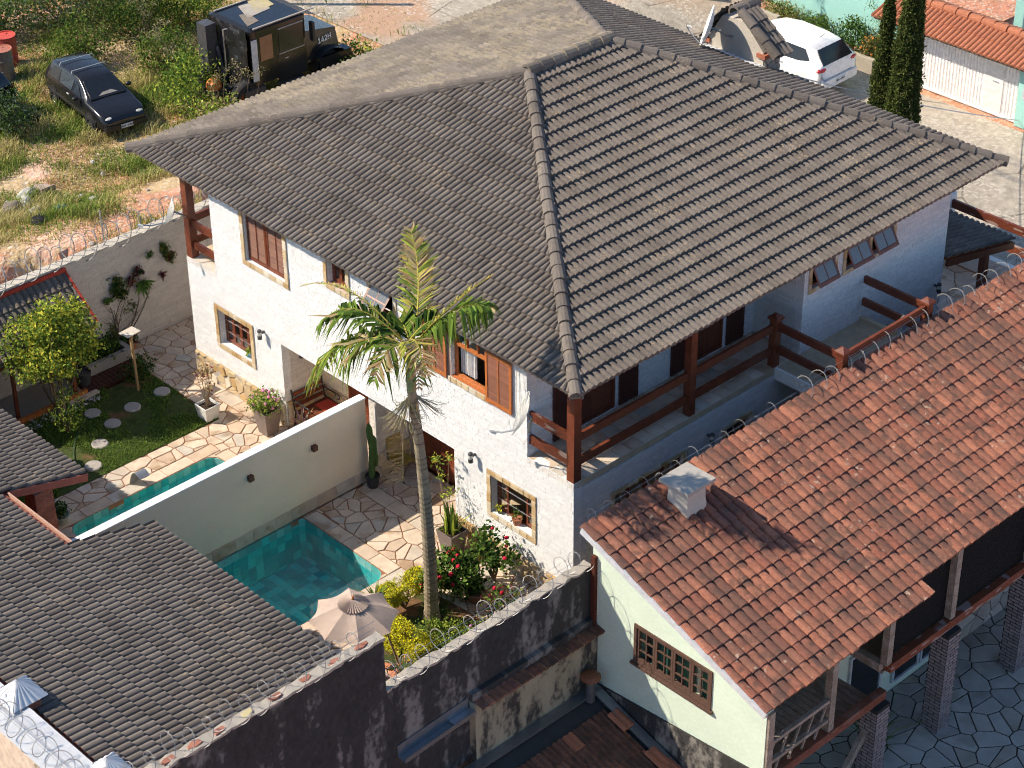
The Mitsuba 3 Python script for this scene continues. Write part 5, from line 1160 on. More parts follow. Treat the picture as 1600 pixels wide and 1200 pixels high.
# torn black covering and clutter at the cab's rear
m = MB('black', .5); n = 26; gy, gzz = np.linspace(ya + .05, yb - .25, n), np.linspace(z0 - .15, z1 + .02, n); Y_, Z_ = np.meshgrid(gy, gzz, indexing='ij')
X_ = x0 - .06 - .14 * meshkit.fbm(np.stack([Y_ * 3, Z_ * 3, Y_ * 0], -1), 4); i, j = np.meshgrid(np.arange(n - 1), np.arange(n - 1), indexing='ij'); a = (i * n + j).ravel()
m.add(np.stack([X_, Y_, Z_], -1).reshape(-1, 3), np.vstack([np.stack([a, a + n, a + n + 1], 1), np.stack([a, a + n + 1, a + 1], 1)])); m.emit(f'{Tk}__rear_cover', 'm_gloss')
tb('air_filter', 'charcoal', 'm_satin', (x0 - .55, yb - .65, z0 + .2, x0 - .2, yb - .25, z0 + 1.55))
m = MB('charcoal', .9); s = np.linspace(0, 1, 60); m.tube(np.c_[x0 - .25 + .02 * np.sin(s * 3), yb - .7 - .25 * s, z0 + .9 - 1.1 * s], .05 + .012 * np.sin(s * 180), 8); m.emit(f'{Tk}__hose', 'm_satin')
m = MB('steel', .5); m.tube([(x0 - .15, yb - .9, z0 + .2), (x0 - .15, yb - .9, z0 + 1.4), (x0 - .12, yb - 1.1, z0 + 1.5)], .03, 6); m.emit(f'{Tk}__pipe', 'm_metal')
m = MB('orange', .5); m.blob((x0 - .75, ya + .85, tz + .88), (.22, .2, .20), None, .5, 2, .25, 2, 3); m.emit(f'{Tk}__orange_winch', 'm_satin')
m = MB('tar', .5); m.box(x0 - .9, ya + .6, tz + .55, x0 + 1.5, ya + .75, tz + .75); m.box(x0 - .9, yb - .85, tz + .55, x0 + 1.5, yb - .7, tz + .75)
for x in (-.85, -.3): m.box(x0 + x, ya + .75, tz + .58, x0 + x + .1, yb - .85, tz + .72)
m.emit(f'{Tk}__chassis', 'm_satin')
m = MB('charcoal', .4); rbox(m, x0 - .3, ya + .05, tz + .25, x0 + .45, ya + .55, tz + .78, .08); m.emit(f'{Tk}__fuel_tank', 'm_satin')
tb('step', 'zinc_dull', 'm_metal', (x0 + 1.0, ya + .02, tz + .38, x0 + 1.75, ya + .3, tz + .62))
Mw = xfm(0, 0, tz, 0)
for x in (x1 + .85, x0 - .15):
    for y in (ya + .22, yb - .22): wheel(Tk, Mw, x, y, .50, .30, 'rust')
m = MB('black', .4); s = np.linspace(0.05, math.pi - .05, 14)
for dy in (0,):
    ring = [(x1 + .85 + .62 * math.cos(a), z) for a, z in zip(s, tz + .50 + .62 * np.sin(s))]
    v = np.array([(x, y, z) for y in (ya - .02, ya + .42) for x, z in ring]); m.add(v, [[i, i + 1, 15 + i] for i in range(13)] + [[i, 15 + i, 14 + i] for i in range(13)])
m.emit(f'{Tk}__mudguard', 'm_satin')
# pole by the dirt road
k = thing('wooden_pole', 'brown wooden pole beside the dirt road behind the truck', 'pole'); m = MB('wood_post', .3); m.tube([(13.15, 25.8, .6), (13.15, 25.8, 4.6)], .09, 10); m.emit(k, 'm_wood', fixed=True)
# ================================================================ STREET SIDE
# barbecue chimney on the far eave, its little tiled hood and the white dish
Bq = thing('barbecue_chimney', 'broad rendered chimney with a sloping tiled hood at the far eave of the grey roof', 'chimney')
m = MB('render_pale', .45); fr = Polygon([(6.10, 4.9), (7.80, 4.9), (7.80, 5.78), (7.40, 6.40), (6.72, 6.44), (6.12, 5.86)])
m.prism(fr, 12.25, 12.85, axes=toX); m.emit(f'{Bq}__stack', 'm_plaster')
st = [slab(q, 0, .03, .6, bev=.006, axes=XZ(6.10)) for q in cells(sbox(12.27, 4.95, 12.83, 5.80), .2, 91, .015)]
for q in st: q.emit(f'{Bq}__stone', 'm_slab')
def hood(p, q, wd, n):
    p, q = np.array(p, float), np.array(q, float); V = (q - p); L_ = np.linalg.norm(V); V /= L_; U = np.array([1., 0, 0]); Nn_ = np.cross(U, V)
    if Nn_[2] < 0: Nn_ = -Nn_
    return tile_field(p - U * .15, U, V, Nn_, .15, 2, L_ / n, n, lambda v: 0, lambda v: wd, roll(.046), .04, 0)
for t in hood((12.25, 5.70, 5.84), (12.25, 6.78, 6.62), .66, 4) + hood((12.25, 7.95, 5.72), (12.25, 7.36, 6.55), .66, 3): t.emit(f'{Bq}__hood_tile', 'm_tile_grey')
for a, b in (((12.22, 5.68, 5.90), (12.22, 6.78, 6.70)),):
    for c in hip_caps(a, b, .12, .40, 0): c.emit(f'{Bq}__hood_cap', 'm_tile_grey')
for c in hip_caps((12.18, 7.0, 6.62), (12.9, 7.0, 6.64), .17, .4, 0): c.emit(f'{Bq}__hood_cap', 'm_tile_grey')
for (y, z) in ((6.16, 5.82), (7.86, 5.72)): MB('brick', .6).box(12.20, y - .13, z - .10, 12.42, y + .13, z).emit(f'{Bq}__brick', 'm_matte')
m = MB('zinc', .9); m.add([(12.0, 6.05, 5.62), (12.245, 6.05, 5.55), (12.245, 7.85, 5.55), (12.0, 7.85, 5.62)], [[0, 1, 2], [0, 2, 3]]); m.emit(f'{Bq}__flashing', 'm_matte')
def dish(name, lab, c, nrm, ra, rb, arm, lnb, hue='dish', foot=None, mesh=False):
    """a shallow oval reflector at c facing nrm, its feed arm and the foot"""
    k = thing(name, lab, 'satellite dish'); n = np.array(nrm, float); n /= np.linalg.norm(n); u = np.cross(n, [0, 0, 1.]); u /= np.linalg.norm(u); v = np.cross(u, n)
    m = MB(hue, .6); R_ = 7; K_ = 26; an = np.arange(K_) * 2 * np.pi / K_; P_ = []
    for back in (0, 1):
        for i in range(R_):
            r = (i + .001) / (R_ - 1)
            P_.append(np.array(c) + (np.cos(an) * ra * r)[:, None] * u + (np.sin(an) * rb * r)[:, None] * v + n * (.11 * r * r - .11 - back * .012))
    vv = np.vstack(P_); f = []
    for back in (0, 1):
        for i in range(R_ - 1):
            for j in range(K_):
                a = (back * R_ + i) * K_ + j; b = (back * R_ + i) * K_ + (j + 1) % K_; f += [[a, b, b + K_], [a, b + K_, a + K_]]
    o = (R_ - 1) * K_; o2 = (2 * R_ - 1) * K_
    for j in range(K_): f += [[o + j, o + (j + 1) % K_, o2 + (j + 1) % K_], [o + j, o2 + (j + 1) % K_, o2 + j]]
    if mesh:        # an expanded-metal reflector: rings and spokes of thin wire
        pt = lambda r, a: np.array(c) + math.cos(a) * ra * r * u + math.sin(a) * rb * r * v + n * (.11 * r * r - .11)
        for i in range(1, 17): m.tube([pt(i / 16, a) for a in np.linspace(0, 2 * np.pi, 33)], .0035 if i < 16 else .009, 3, cap=False)
        for a in np.linspace(0, 2 * np.pi, 57)[:-1]: m.tube([pt(.05, a), pt(.5, a), pt(1, a)], .0035, 3, cap=False)
    else: m.add(vv, f)
    m.emit(f'{k}__reflector', 'm_satin', not mesh)
    low = np.array(c) - v * rb * .9 - n * .02
    m = MB('steel', .4); m.tube([low, (low + np.array(lnb)) / 2 - np.array([0, 0, .05]), np.array(lnb)], .016, 6); m.emit(f'{k}__arm', 'm_metal')
    m = MB('dish', .9); m.tube([np.array(lnb) - n * .02, np.array(lnb) - n * .13], .035, 8); m.emit(f'{k}__feed', 'm_satin')
    m = MB('zinc_dull', .5); m.tube(np.array([np.array(c) - n * .11, np.array(c) - n * .22] + list(arm)), .022, 6); m.emit(f'{k}__mount', 'm_metal')
    return k
dish('satellite_dish', 'white oval satellite dish standing in front of the broad tiled-hood chimney', (11.72, 7.42, 6.28), (-.62, .78, .30), .40, .52, [(12.1, 7.1, 6.02), (12.24, 7.05, 5.98)], (11.52, 7.86, 6.22), 'white')
# the shadow side: garage canopy, fence, driveway
Ca = thing('canopy', 'lean-to canopy of dark grey tiles on wooden posts at the end of the white house', 'canopy')
cs = .22
Vc = np.array([-1., 0, cs]) / math.hypot(1, cs); Nc = np.array([cs, 0, 1.]) / math.hypot(1, cs)
zc_ = lambda x: 3.32 - cs * (x - 11.35) * 1.0
x1_, y0_, y1_ = 13.95, -.05, 2.2
ct = tile_field(np.array([x1_, 0, zc_(x1_)]), np.array([0, 1., 0]), Vc, Nc, .1505, 2, .331, int((x1_ - 11.35) * math.hypot(1, cs) / .331), lambda v: y0_, lambda v: y1_, roll(.046), .04, 0)
m = MB('mahogany_dark', .6); g_ = trimesh.creation.extrude_polygon(sbox(11.35, y0_ + .04, x1_ - .05, y1_), .04, engine='earcut'); v = np.array(g_.vertices); v[:, 2] += zc_(v[:, 0]) - .07; m.add(v, g_.faces); k = m.emit(f'{Ca}__roof', 'm_wood')
for t in ct: t.emit(f'{k}__tile', 'm_tile_grey')
MB(.2).beam((11.36, y0_, zc_(11.36) - .12), (x1_ - .05, y0_, zc_(x1_ - .05) - .12), .07, .16).emit(f'{Ca}__beam', 'm_wood')
MB(.2).beam((12.95, .05, zc_(12.95) - .16), (12.95, .05, 0), .16, .16, up=(1, 0, 0)).emit(f'{Ca}__post', 'm_wood')
MB(.2).beam((13.75, .05, zc_(13.75) - .20), (13.75, 2.1, zc_(13.75) - .20), .07, .14).emit(f'{Ca}__beam', 'm_wood')
MB(.2).beam((13.75, 2.05, zc_(13.75) - .26), (13.75, 2.05, 0), .16, .16, up=(1, 0, 0)).emit(f'{Ca}__post', 'm_wood')
Fn = thing('street_fence', 'white pillared street fence with long varnished timber rails', 'fence')
MB('white', .5).box(16.22, -1.9, 0, 16.40, 12, .50).emit(f'{Fn}__low_wall', 'm_plaster')
for y in (3.42, .85, -1.7, 6.2, 9.0): MB('white', .6).box(16.17, y - .16, 0, 16.45, y + .16, 1.78).emit(f'{Fn}__pillar', 'm_plaster')
for (a, b) in ((3.26, 1.01), (.69, -1.54), (6.04, 3.58), (8.84, 6.36)):
    for z in (1.52, .98): MB(.9).beam((16.31, a, z), (16.31, b, z), .07, .22).emit(f'{Fn}__rail', 'm_wood')
# garden across the street, its kerb wall, the turquoise wall with the gate
Tq = thing('turquoise_wall', 'pale turquoise rendered garden wall across the street', 'wall')
MB('turquoise', .6).box(24.25, 11.2, -.1, 24.45, 30, 3.2).emit(f'{Tq}__body', 'm_plaster')
MB('turquoise', .7).box(23.72, 10.35, -.1, 24.45, 11.2, 1.9).emit(f'{Tq}__return', 'm_plaster')
MB('turquoise', .7).box(23.55, 5.0, 0, 24.2, 6.40, 1.95).emit(f'{Tq}__pillar', 'm_plaster')
MB('zinc', .6).box(23.54, 6.05, .85, 23.552, 6.25, 1.15).emit(f'{Tq}__meter_box', 'm_satin')
Kb = thing('kerb_wall', 'low concrete kerb wall holding the planting bed across the street', 'kerb')
for i, y in enumerate(np.arange(11.2, 30, 1.2)): MB('curb').box(23.36, y, -.05, 23.52, y + 1.19, .42 + rng.normal(0, .012) + street_z(y)).emit(f'{Kb}__block', 'm_plaster')
Ga = thing('gate', 'wide white corrugated metal garage gate under a terracotta tile canopy', 'gate')
m = MB('gate_white', .7); ys_ = np.arange(6.42, 10.36, .016); ph_ = (ys_ / .107) % 1; xo = np.where(ph_ < .72, 0, .035); xo = np.interp(ys_, ys_, xo)
v = np.vstack([np.c_[23.70 + xo, ys_, np.full(len(ys_), .04)], np.c_[23.70 + xo, ys_, np.full(len(ys_), 1.98)]]); n = len(ys_)
m.add(v, [[i, i + 1, n + i + 1] for i in range(n - 1)] + [[i, n + i + 1, n + i] for i in range(n - 1)]); gk = m.emit(f'{Ga}__panel', 'm_satin')
MB('gate_white', .5).box(23.66, 6.42, .02, 23.75, 10.35, .08).emit(f'{Ga}__bottom_rail', 'm_satin')
m = MB('zinc_dull', .5); m.box(23.66, 7.12, 1.0, 23.70, 7.32, 1.02); m.emit(f'{Ga}__handle', 'm_satin'); MB('gate_white', .2).box(23.685, 6.98, .08, 23.70, 7.60, 1.75).emit(f'{Ga}__wicket_door', 'm_satin')
gs = .36; xe, xr = 23.05, 24.15; ze_ = 1.93
Vg = np.array([1., 0, gs]) / math.hypot(1, gs); Ng = np.array([-gs, 0, 1.]) / math.hypot(1, gs); Lg = (xr - xe) * math.hypot(1, gs)
gt = tile_field(np.array([xe, 0, ze_]), np.array([0, 1., 0]), Vg, Ng, .155, 1, Lg / 2, 2, lambda v: 5.2, lambda v: 11.15, roll(.05, .85), .022, 2.0, jitter=.003, lap=.03, u0=5.2)
m = MB('wood_old', .5); g_ = trimesh.creation.extrude_polygon(sbox(xe + .05, 5.25, xr, 11.1), .05, engine='earcut'); v = np.array(g_.vertices); v[:, 2] += ze_ + gs * (v[:, 0] - xe) - .085; m.add(v, g_.faces)
v2 = np.array([(xr, 5.25, ze_ + gs * 1.1 - .04), (xr, 11.1, ze_ + gs * 1.1 - .04), (xr + 1.0, 11.1, ze_ + .1), (xr + 1.0, 5.25, ze_ + .1)]); m.add(v2, [[0, 1, 2], [0, 2, 3]])
k = m.emit(f'{Ga}__canopy', 'm_matte'); pieces(k, 'tile', gt, 'm_tile_red', rest='tile_field')
for c in hip_caps((xr, 5.2, ze_ + gs * 1.1 + .05), (xr, 11.15, ze_ + gs * 1.1 + .05), .13, .42, 2.0): c.emit(f'{k}__ridge_tile', 'm_tile_red')
gt2 = tile_field(np.array([xr + 1.05, 0, ze_ + .02]), np.array([0, 1., 0]), np.array([-1., 0, gs]) / math.hypot(1, gs), np.array([gs, 0, 1.]) / math.hypot(1, gs), .155, 1, Lg / 2, 2, lambda v: 5.2, lambda v: 11.15, roll(.05, .85), .022, 2.0, jitter=.003, lap=.03, u0=5.2)
pieces(k, 'tile', gt2, 'm_tile_red', rest='tile_field', limit=40)
m = MB('turquoise', .2); m.box(26.2, 8.2, -.1, 26.5, 8.5, 4.5); k = thing('turquoise_post', 'turquoise post behind the terracotta gate canopy', 'post'); m.emit(k, 'm_plaster', fixed=True)
k = thing('washing', 'blue and white clothes hanging on a line beyond the gate canopy', 'clothes')
for i, (y, c, w_, h_) in enumerate(((7.75, 'blue_cloth', .32, .95), (7.40, 'white', .25, .5), (7.12, 'blue_cloth', .3, .8))):
    yy = np.linspace(y - w_ / 2, y + w_ / 2, 8); zz = np.linspace(2.75, 2.75 - h_, 8); Y_, Z_ = np.meshgrid(yy, zz, indexing='ij'); X_ = 26.6 + .05 * np.sin(Y_ * 40 + i) * (2.75 - Z_) / h_; n = 8; i_, j_ = np.meshgrid(np.arange(7), np.arange(7), indexing='ij'); a = (i_ * n + j_).ravel()
    m = MB(c, .5); m.add(np.stack([X_, Y_, Z_], -1).reshape(-1, 3), np.vstack([np.stack([a, a + n, a + n + 1], 1), np.stack([a, a + n + 1, a + 1], 1)])); m.emit(f'{k}__garment', 'm_matte')
# white car seen from behind
WP = [(-2.10, .40, .62, .66, .78, .66), (-2.06, .26, .98, 1.02, .86, .66), (-1.98, .22, 1.02, 1.10, .88, .66), (-1.66, .20, 1.02, 1.44, .89, .63), (-1.2, .20, 1.00, 1.52, .90, .63), (-.3, .20, .98, 1.55, .90, .64), (.3, .20, .97, 1.48, .90, .63), (.75, .20, .96, 1.28, .90, .66), (1.2, .20, .94, 1.02, .89, .72), (1.7, .24, .84, .88, .86, .70), (2.0, .30, .70, .74, .78, .64), (2.1, .38, .55, .58, .68, .55)]
MW = xfm(21.62, 13.15, .01, math.radians(91.5), .98)
k, _ = car('white_car', 'white hatchback parked at the kerb, seen from behind', MW, WP, 0, 'car_white', 0, 0, 0)
patch(k, 'rear_window', MW, [(-2.03, .66, 1.03), (-2.03, -.66, 1.03), (-1.70, -.55, 1.40), (-1.70, .55, 1.40)], 'glass_dark', 'm_gloss', .03)
for s in (-1, 1):
    patch(k, 'side_window', MW, [on_side(WP, x, t, s) for x, t in ((-1.62, .30), (-1.25, .12), (-.45, .10), (-.45, .90), (-1.35, .92))][::-s], 'glass_dark', 'm_gloss')
    patch(k, 'side_window', MW, [on_side(WP, x, t, s) for x, t in ((-.38, .10), (.75, .14), (.25, .88), (-.38, .90))][::-s], 'glass_dark', 'm_gloss')
    m = MB('lamp_red', .7); m.blob((-2.0, s * .70, .93), (.10, .20, .085), None, .7, 2, 0); m.xf(MW); m.emit(f'{k}__tail_light', 'm_gloss')
    m = MB('car_white', .5); m.blob((.62, s * 1.0, 1.0), (.08, .11, .075), None, .5, 2, 0); m.xf(MW); m.emit(f'{k}__mirror', 'm_gloss')
    for x in (-1.32, 1.32): wheel(k, MW, x, s * .80, .32, .21)
    m = MB('zinc', .5); m.box(-.72, s * .90 - .01, .86, -.56, s * .90 + .015, .89); m.xf(MW); m.emit(f'{k}__door_handle', 'm_gloss')
m = MB('zinc', .3); m.box(-2.135, -.62, .60, -2.08, .62, .635); m.xf(MW); m.emit(f'{k}__bumper_strip', 'm_satin')
m = MB('car_white', .6); m.box(-2.17, -.80, .36, -1.95, .80, .60); m.xf(MW); m.emit(f'{k}__bumper', 'm_gloss')
m = MB('plate', .7); m.box(-2.182, -.22, .44, -2.168, .22, .56); m.xf(MW); pk = m.emit(f'{k}__number_plate', 'm_matte')
Rp = np.array([[0, 0, -1, -2.182], [-1, 0, 0, 0], [0, 1, 0, .468], [0, 0, 0, 1.0]]); lettering('QRL-6207', .055, MW @ Rp, 'plate_ink', f'{pk}__lettering')
m = MB('black', .5); m.tube([(-1.35, 0, 1.53), (-1.5, 0, 1.68)], .008, 5); m.xf(MW); m.emit(f'{k}__aerial', 'm_satin')
# cypresses
def cypress(x, y, h, r, lab):
    k = thing('cypress_tree', lab, 'cypress', 'cypresses by the street'); m = MB('trunk_dark'); m.tube([(x, y, 0), (x, y, h * .5), (x, y, h * .92)], [.11, .07, .02], 8); m.emit(f'{k}__trunk', 'm_matte')
    P_ = []
    n = int(2300 * h * r)
    z = rng.uniform(0.02, 1, n); a = rng.uniform(0, 2 * np.pi, n)
    pr = np.sin(np.pi * np.clip(z, 0, 1) ** .62 * .93 + .20) ** .75 * (.9 + .1 * z); lum = meshkit.fbm(np.c_[np.cos(a) * 1.6 + x, np.sin(a) * 1.6 + y, z * h * 1.7], 3)
    rr = r * pr * (.62 + .72 * lum) * rng.uniform(.70, 1.03, n) ** .5
    q = np.c_[x + rr * np.cos(a), y + rr * np.sin(a), z * h]
    q = (q[:, None] + rng.normal(0, .032, (n, 7, 3))).reshape(-1, 3)
    m = MB(0); leaves(m, q, .075, ('cypress', 'cypress_tip', 'leaf_dark'), 1.0, .45, (.5, .35, .15), -.5); m.emit(f'{k}__crown', 'm_leaf', kind='stuff')
cypress(15.9, 5.36, 6.45, .33, 'shorter left cypress of the pair in front of the gate'); cypress(15.75, 4.58, 8.2, .42, 'taller right cypress of the pair, reaching out of the top of the picture')
# plants in the bed across the street
BED = [((23.85, 12.3), .55, (.30, .45, .45), 'leaf_mid leaf_fresh leaf_dark', 'leafy green bush against the turquoise wall beside the cypresses', None),
       ((23.8, 11.55), .35, (.25, .40, .32), 'leaf_olive leaf_mid leaf_dry', 'low bush with small orange flowers at the corner of the planting bed', ('flower_orange', 22, .035)),
       ((23.85, 13.7), .35, (.28, .6, .3), 'leaf_mid leaf_olive leaf_fresh', 'low green planting beside the parked white car', None),
       ((23.85, 15.0), .35, (.28, .7, .3), 'leaf_fresh leaf_olive leaf_straw', 'straggly green and straw planting behind the white car', None),
       ((23.85, 16.5), .4, (.28, .6, .35), 'leaf_fresh leaf_mid leaf_olive', 'green plants at the foot of the turquoise wall near the chimney hood', None)]
for (xy, hz, r, hues, lab, fl) in BED: shrub('bed_shrub', lab, 'shrub', (*xy, .2), (*xy, .25 + hz), r, hues.split(), None, int(40 + 260 * r[0] * r[1]), 16, .085, 'shrubs in the bed across the street', 6, .5, .5, .25, .3, fl)
k = thing('climbing_rose', 'thin straggling climber on the turquoise wall left of the gate canopy', 'climber'); m = MB('leaf_olive'); tips = [(24.15, 11.4 + rng.uniform(-.3, .8), rng.uniform(.9, 1.9)) for _ in range(9)]; stems(m, (23.9, 11.8, .3), tips, .008, 'leaf_olive', .25); m.emit(f'{k}__stem', 'm_matte')
m = MB(0); [leaves(m, np.array(t) + rng.normal(0, .12, (24, 3)), .06, ('leaf_mid', 'leaf_fresh')) for t in tips]; m.emit(f'{k}__foliage', 'm_leaf', kind='stuff')
# the corner with bricks, posts and grass seen past the far eave
gm = MB(0); n = 16000; P_ = np.c_[rng.uniform(23.45, 26.5, n), rng.uniform(16.8, 24, n)]; blades(gm, np.c_[P_, ground_h(P_[:, 0], P_[:, 1])], .22, .014, ('grass_green', 'leaf_fresh', 'grass_lime'), None, .9); gk = gm.emit('verge_grass', 'm_leaf'); labels[gk] = {'label': 'bright green grass beyond the far eave at the top of the picture', 'category': 'grass', 'kind': 'stuff'}
for (xy, hz, r, hues, lab) in (((24.4, 19.2), 1.1, (.6, .6, .7), 'leaf_mid leaf_fresh leaf_dark', 'leafy bush beside the brick pile at the top of the picture'), ((25.6, 21.5), 1.2, (1.0, 1.0, .9), 'leaf_dark leaf_mid leaf_olive', 'dark bush at the top edge beyond the far eave'), ((25.5, 18.2), 1.2, (.9, .7, .9), 'leaf_olive leaf_dark leaf_mid', 'olive bush at the top edge above the white dish')):
    z = gz(*xy); shrub('verge_shrub', lab, 'shrub', (*xy, z), (*xy, z + hz * .8), r, hues.split(), None, 130, 20, .10, 'shrubs beyond the far eave', 6)
for i in range(26):
    x, y = 23.75 + rng.uniform(0, .8), 17.4 + rng.uniform(0, 1.0); z = gz(x, y) + .05 + (.12 if i > 16 else 0) + (.12 if i > 22 else 0)
    k = thing('loose_brick', 'red hollow brick in the tumbled pile beyond the far eave', 'brick', 'tumbled bricks beyond the far eave'); m = MB('brick'); m.box(-.16, -.09, -.09, .16, .09, .09); m.xf(xfm(x, y, z, rng.uniform(0, 3))); m.emit(k, 'm_matte', fixed=True)
for (x, y, h, r, c, lab) in ((23.6, 18.6, 2.6, .07, 'wood_grey', 'grey timber post beside the brick pile'), (24.2, 19.9, 2.4, .06, 'wood_post', 'brown timber post at the top edge left of the brick pile'), (23.7, 17.6, 1.2, .025, 'wood_post', 'thin orange stake beside the brick pile')):
    k = thing('timber_post', lab, 'post'); m = MB(c, .6); z = gz(x, y); m.tube([(x, y, z), (x, y, z + h)], r, 8); m.emit(k, 'm_matte', fixed=True)
k = thing('concrete_stub', 'short pale concrete stub in the grass beyond the far eave', 'post'); MB('concrete', .9).box(22.95, 20.2, gz(23, 20.3), 23.15, 20.4, gz(23, 20.3) + .75).emit(k, 'm_matte', fixed=True)
k = thing('tree_trunk', 'pale palm trunk rising behind the chimney hood', 'tree trunk'); m = MB('trunk', .6); m.tube([(24.05, 16.35, 0), (24.05, 16.35, 5)], .17, 12); m.emit(k, 'm_matte', fixed=True)
# ================================================================ PALM
def palm(base, crown, lab, fronds, full=True, name='palm_tree', tr=(.122, .08)):
    k = thing(name, lab, 'palm'); b, c = np.array(base, float), np.array(crown, float); sh = c - np.array([0, 0, .95])
    s = np.linspace(0, 1, 40)[:, None]; mid = (b + sh) / 2 + np.array([.10, -.12, 0]); line = (1 - s) ** 2 * b + 2 * s * (1 - s) * mid + s ** 2 * sh
    rad = np.interp(s[:, 0], [0, .06, .3, 1], [tr[0] * 1.5, tr[0] * 1.1, tr[0], tr[1]])
    m = MB('trunk', .5); m.tube(line, rad, 14); 
    ln = np.linspace(0.04, .98, 46)
    for t in ln:       # leaf scars
        x = (1 - t) ** 2 * b + 2 * t * (1 - t) * mid + t ** 2 * sh; r = np.interp(t, [0, .06, .3, 1], [tr[0] * 1.5, tr[0] * 1.1, tr[0], tr[1]])
        m.tube([x, x + [0, 0, .018 + .012 * rng.random()]], [r * 1.09, r * 1.05], 14, 'trunk_dark' if rng.random() < .7 else 'trunk', None, cap=False)
    m.emit(f'{k}__trunk', 'm_matte')
    m = MB('crownshaft', .5); m.tube([sh, sh + [0, 0, .25], c - [0, 0, .25], c], [tr[1] * 1.02, tr[1] * 1.15, tr[1] * .8, tr[1] * .45], 12); m.emit(f'{k}__crownshaft', 'm_satin')
    for fr in fronds:
        ra, m = MB('leaf_palm_gold'), MB(0); frond(m, ra, c + rng.normal(0, .03, 3) - [0, 0, rng.uniform(.0, .15)], *fr[:2], **fr[2])
        for v, f, u in zip(ra.v, ra.f, ra.u): m.v.append(v); m.f.append(f - f.min() + m.n); m.u.append(u); m.n += len(v)
        m.emit(f'{k}__frond', 'm_leaf')
    return k, sh
G1, G2, GY = ('leaf_palm', 'leaf_palm_dark', 'leaf_fresh'), ('leaf_palm', 'leaf_palm_dark'), ('leaf_palm_gold', 'leaf_lime', 'leaf_palm')
CR = np.array((-2.90, 1.13, 6.85))
FR = [((-1.38, 2.78, 7.88), (-1.72, 2.02, 7.30), dict(n=84, ll=.60, hues=GY, wts=(.35, .25, .4), dry=.55, v=.1, drop=.12, w=.020)),
      ((-3.50, 2.80, 6.80), (-3.25, 2.20, 7.75), dict(n=52, ll=.72, hues=G1, dry=.12, drop=.75, v=-.15, w=.027)),
      ((-3.62, 3.05, 5.55), (-3.45, 2.25, 7.30), dict(n=52, ll=.80, hues=('leaf_palm', 'leaf_fresh', 'leaf_palm_gold'), wts=(.5, .25, .25), dry=.15, drop=.8, v=-.1, w=.027)),
      ((-3.40, 3.48, 7.22), (-3.10, 2.40, 7.95), dict(n=42, ll=.13, hues=GY, dry=.5, drop=.2, w=.012, rr=.016, t0=.25)),
      ((-2.25, -.30, 7.92), (-2.50, .42, 8.02), dict(n=54, ll=.72, hues=G1, dry=.08, drop=.9, v=-.2, w=.029)),
      ((-2.28, -.38, 8.62), (-2.55, .45, 7.85), dict(n=40, ll=.20, hues=GY, wts=(.5, .3, .2), dry=.3, drop=.1, v=.6, w=.014, rr=.016, t0=.2)),
      ((-3.45, .10, 6.95), (-3.2, .55, 7.62), dict(n=30, ll=.58, hues=GY, wts=(.6, .2, .2), dry=.75, drop=.55, v=.0, w=.022)),
      ((-3.85, 1.0, 6.55), (-3.45, 1.0, 7.45), dict(n=28, ll=.60, hues=G1, dry=.45, drop=.9, v=-.2, w=.027)),
      ((-3.75, 2.05, 6.25), (-3.4, 1.6, 7.45), dict(n=30, ll=.66, hues=G1, dry=.30, drop=.9, v=-.1, w=.027)),
      ((-2.45, 2.15, 6.35), (-2.6, 1.7, 7.4), dict(n=46, ll=.70, hues=G2, dry=.1, drop=.9, w=.029)),
      ((-2.05, 1.05, 6.75), (-2.4, 1.05, 7.5), dict(n=42, ll=.62, hues=G2, dry=.2, drop=.9, w=.027)),
      ((-3.35, .40, 6.45), (-3.1, .7, 7.3), dict(n=24, ll=.46, hues=G1, dry=.65, drop=.9, w=.022))]
pk, psh = palm((-2.14, 1.72, 0), CR, 'tall palm with ringed trunk and a feathery crown in front of the white house', FR)
# flower stalks below the crownshaft and one dead hanging stalk
for sg, c0, dc in ((1, (-3.02, 1.24, 5.36), ('seed', 'grass_pale', 'leaf_straw')), (-1, (-2.72, 1.0, 5.50), ('trunk', 'leaf_dry', 'seed'))):
    m = MB('seed'); c0 = np.array(c0)
    for i in range(60 if sg > 0 else 34):
        d = rdir(1, .15)[0] * np.array([1, 1, .7]); e = c0 + d * rng.uniform(.18, .36); m.tube([psh - [0, 0, .05], (psh + c0) / 2 + d * .08, e, e + d * .12 + [0, 0, -.02]], [.008, .006, .006, .003], 4, rng.choice(dc), cap=False)
    m.emit(f'{pk}__flower_stalk', 'm_matte')
m = MB('leaf_dry'); m.tube([psh - [.12, 0, .1], psh - [.2, -.05, .9], psh - [.2, -.1, 1.9]], [.012, .010, .005], 5)
for i in range(70):
    t = i / 70; x = psh - np.array([.19, -.05 - .05 * t, .5 + 1.4 * t]); e = x + np.array([-.22, .28, -.16]) * rng.uniform(.5, 1.2) + rng.normal(0, .05, 3); m.tube([x, (x + e) / 2 + [0, 0, .03], e], [.005, .004, .002], 3, cap=False)
m.emit(f'{pk}__dead_stalk', 'm_matte')
# the palm outside the frame whose shadow lies on the turquoise wall
fo = [((22.6 + 1.7 * math.cos(a), 17.6 + 1.7 * math.sin(a), 5.2 + .5 * math.sin(3 * a)), (22.6 + .9 * math.cos(a), 17.6 + .9 * math.sin(a), 6.9), dict(n=30, ll=.7, hues=G1, drop=.8, w=.03)) for a in np.linspace(0, 5.6, 9)]
palm((22.6, 17.6, 0.6), (22.6, 17.6, 6.0), 'palm across the street, out of the picture above the white car', fo, tr=(.15, .11))
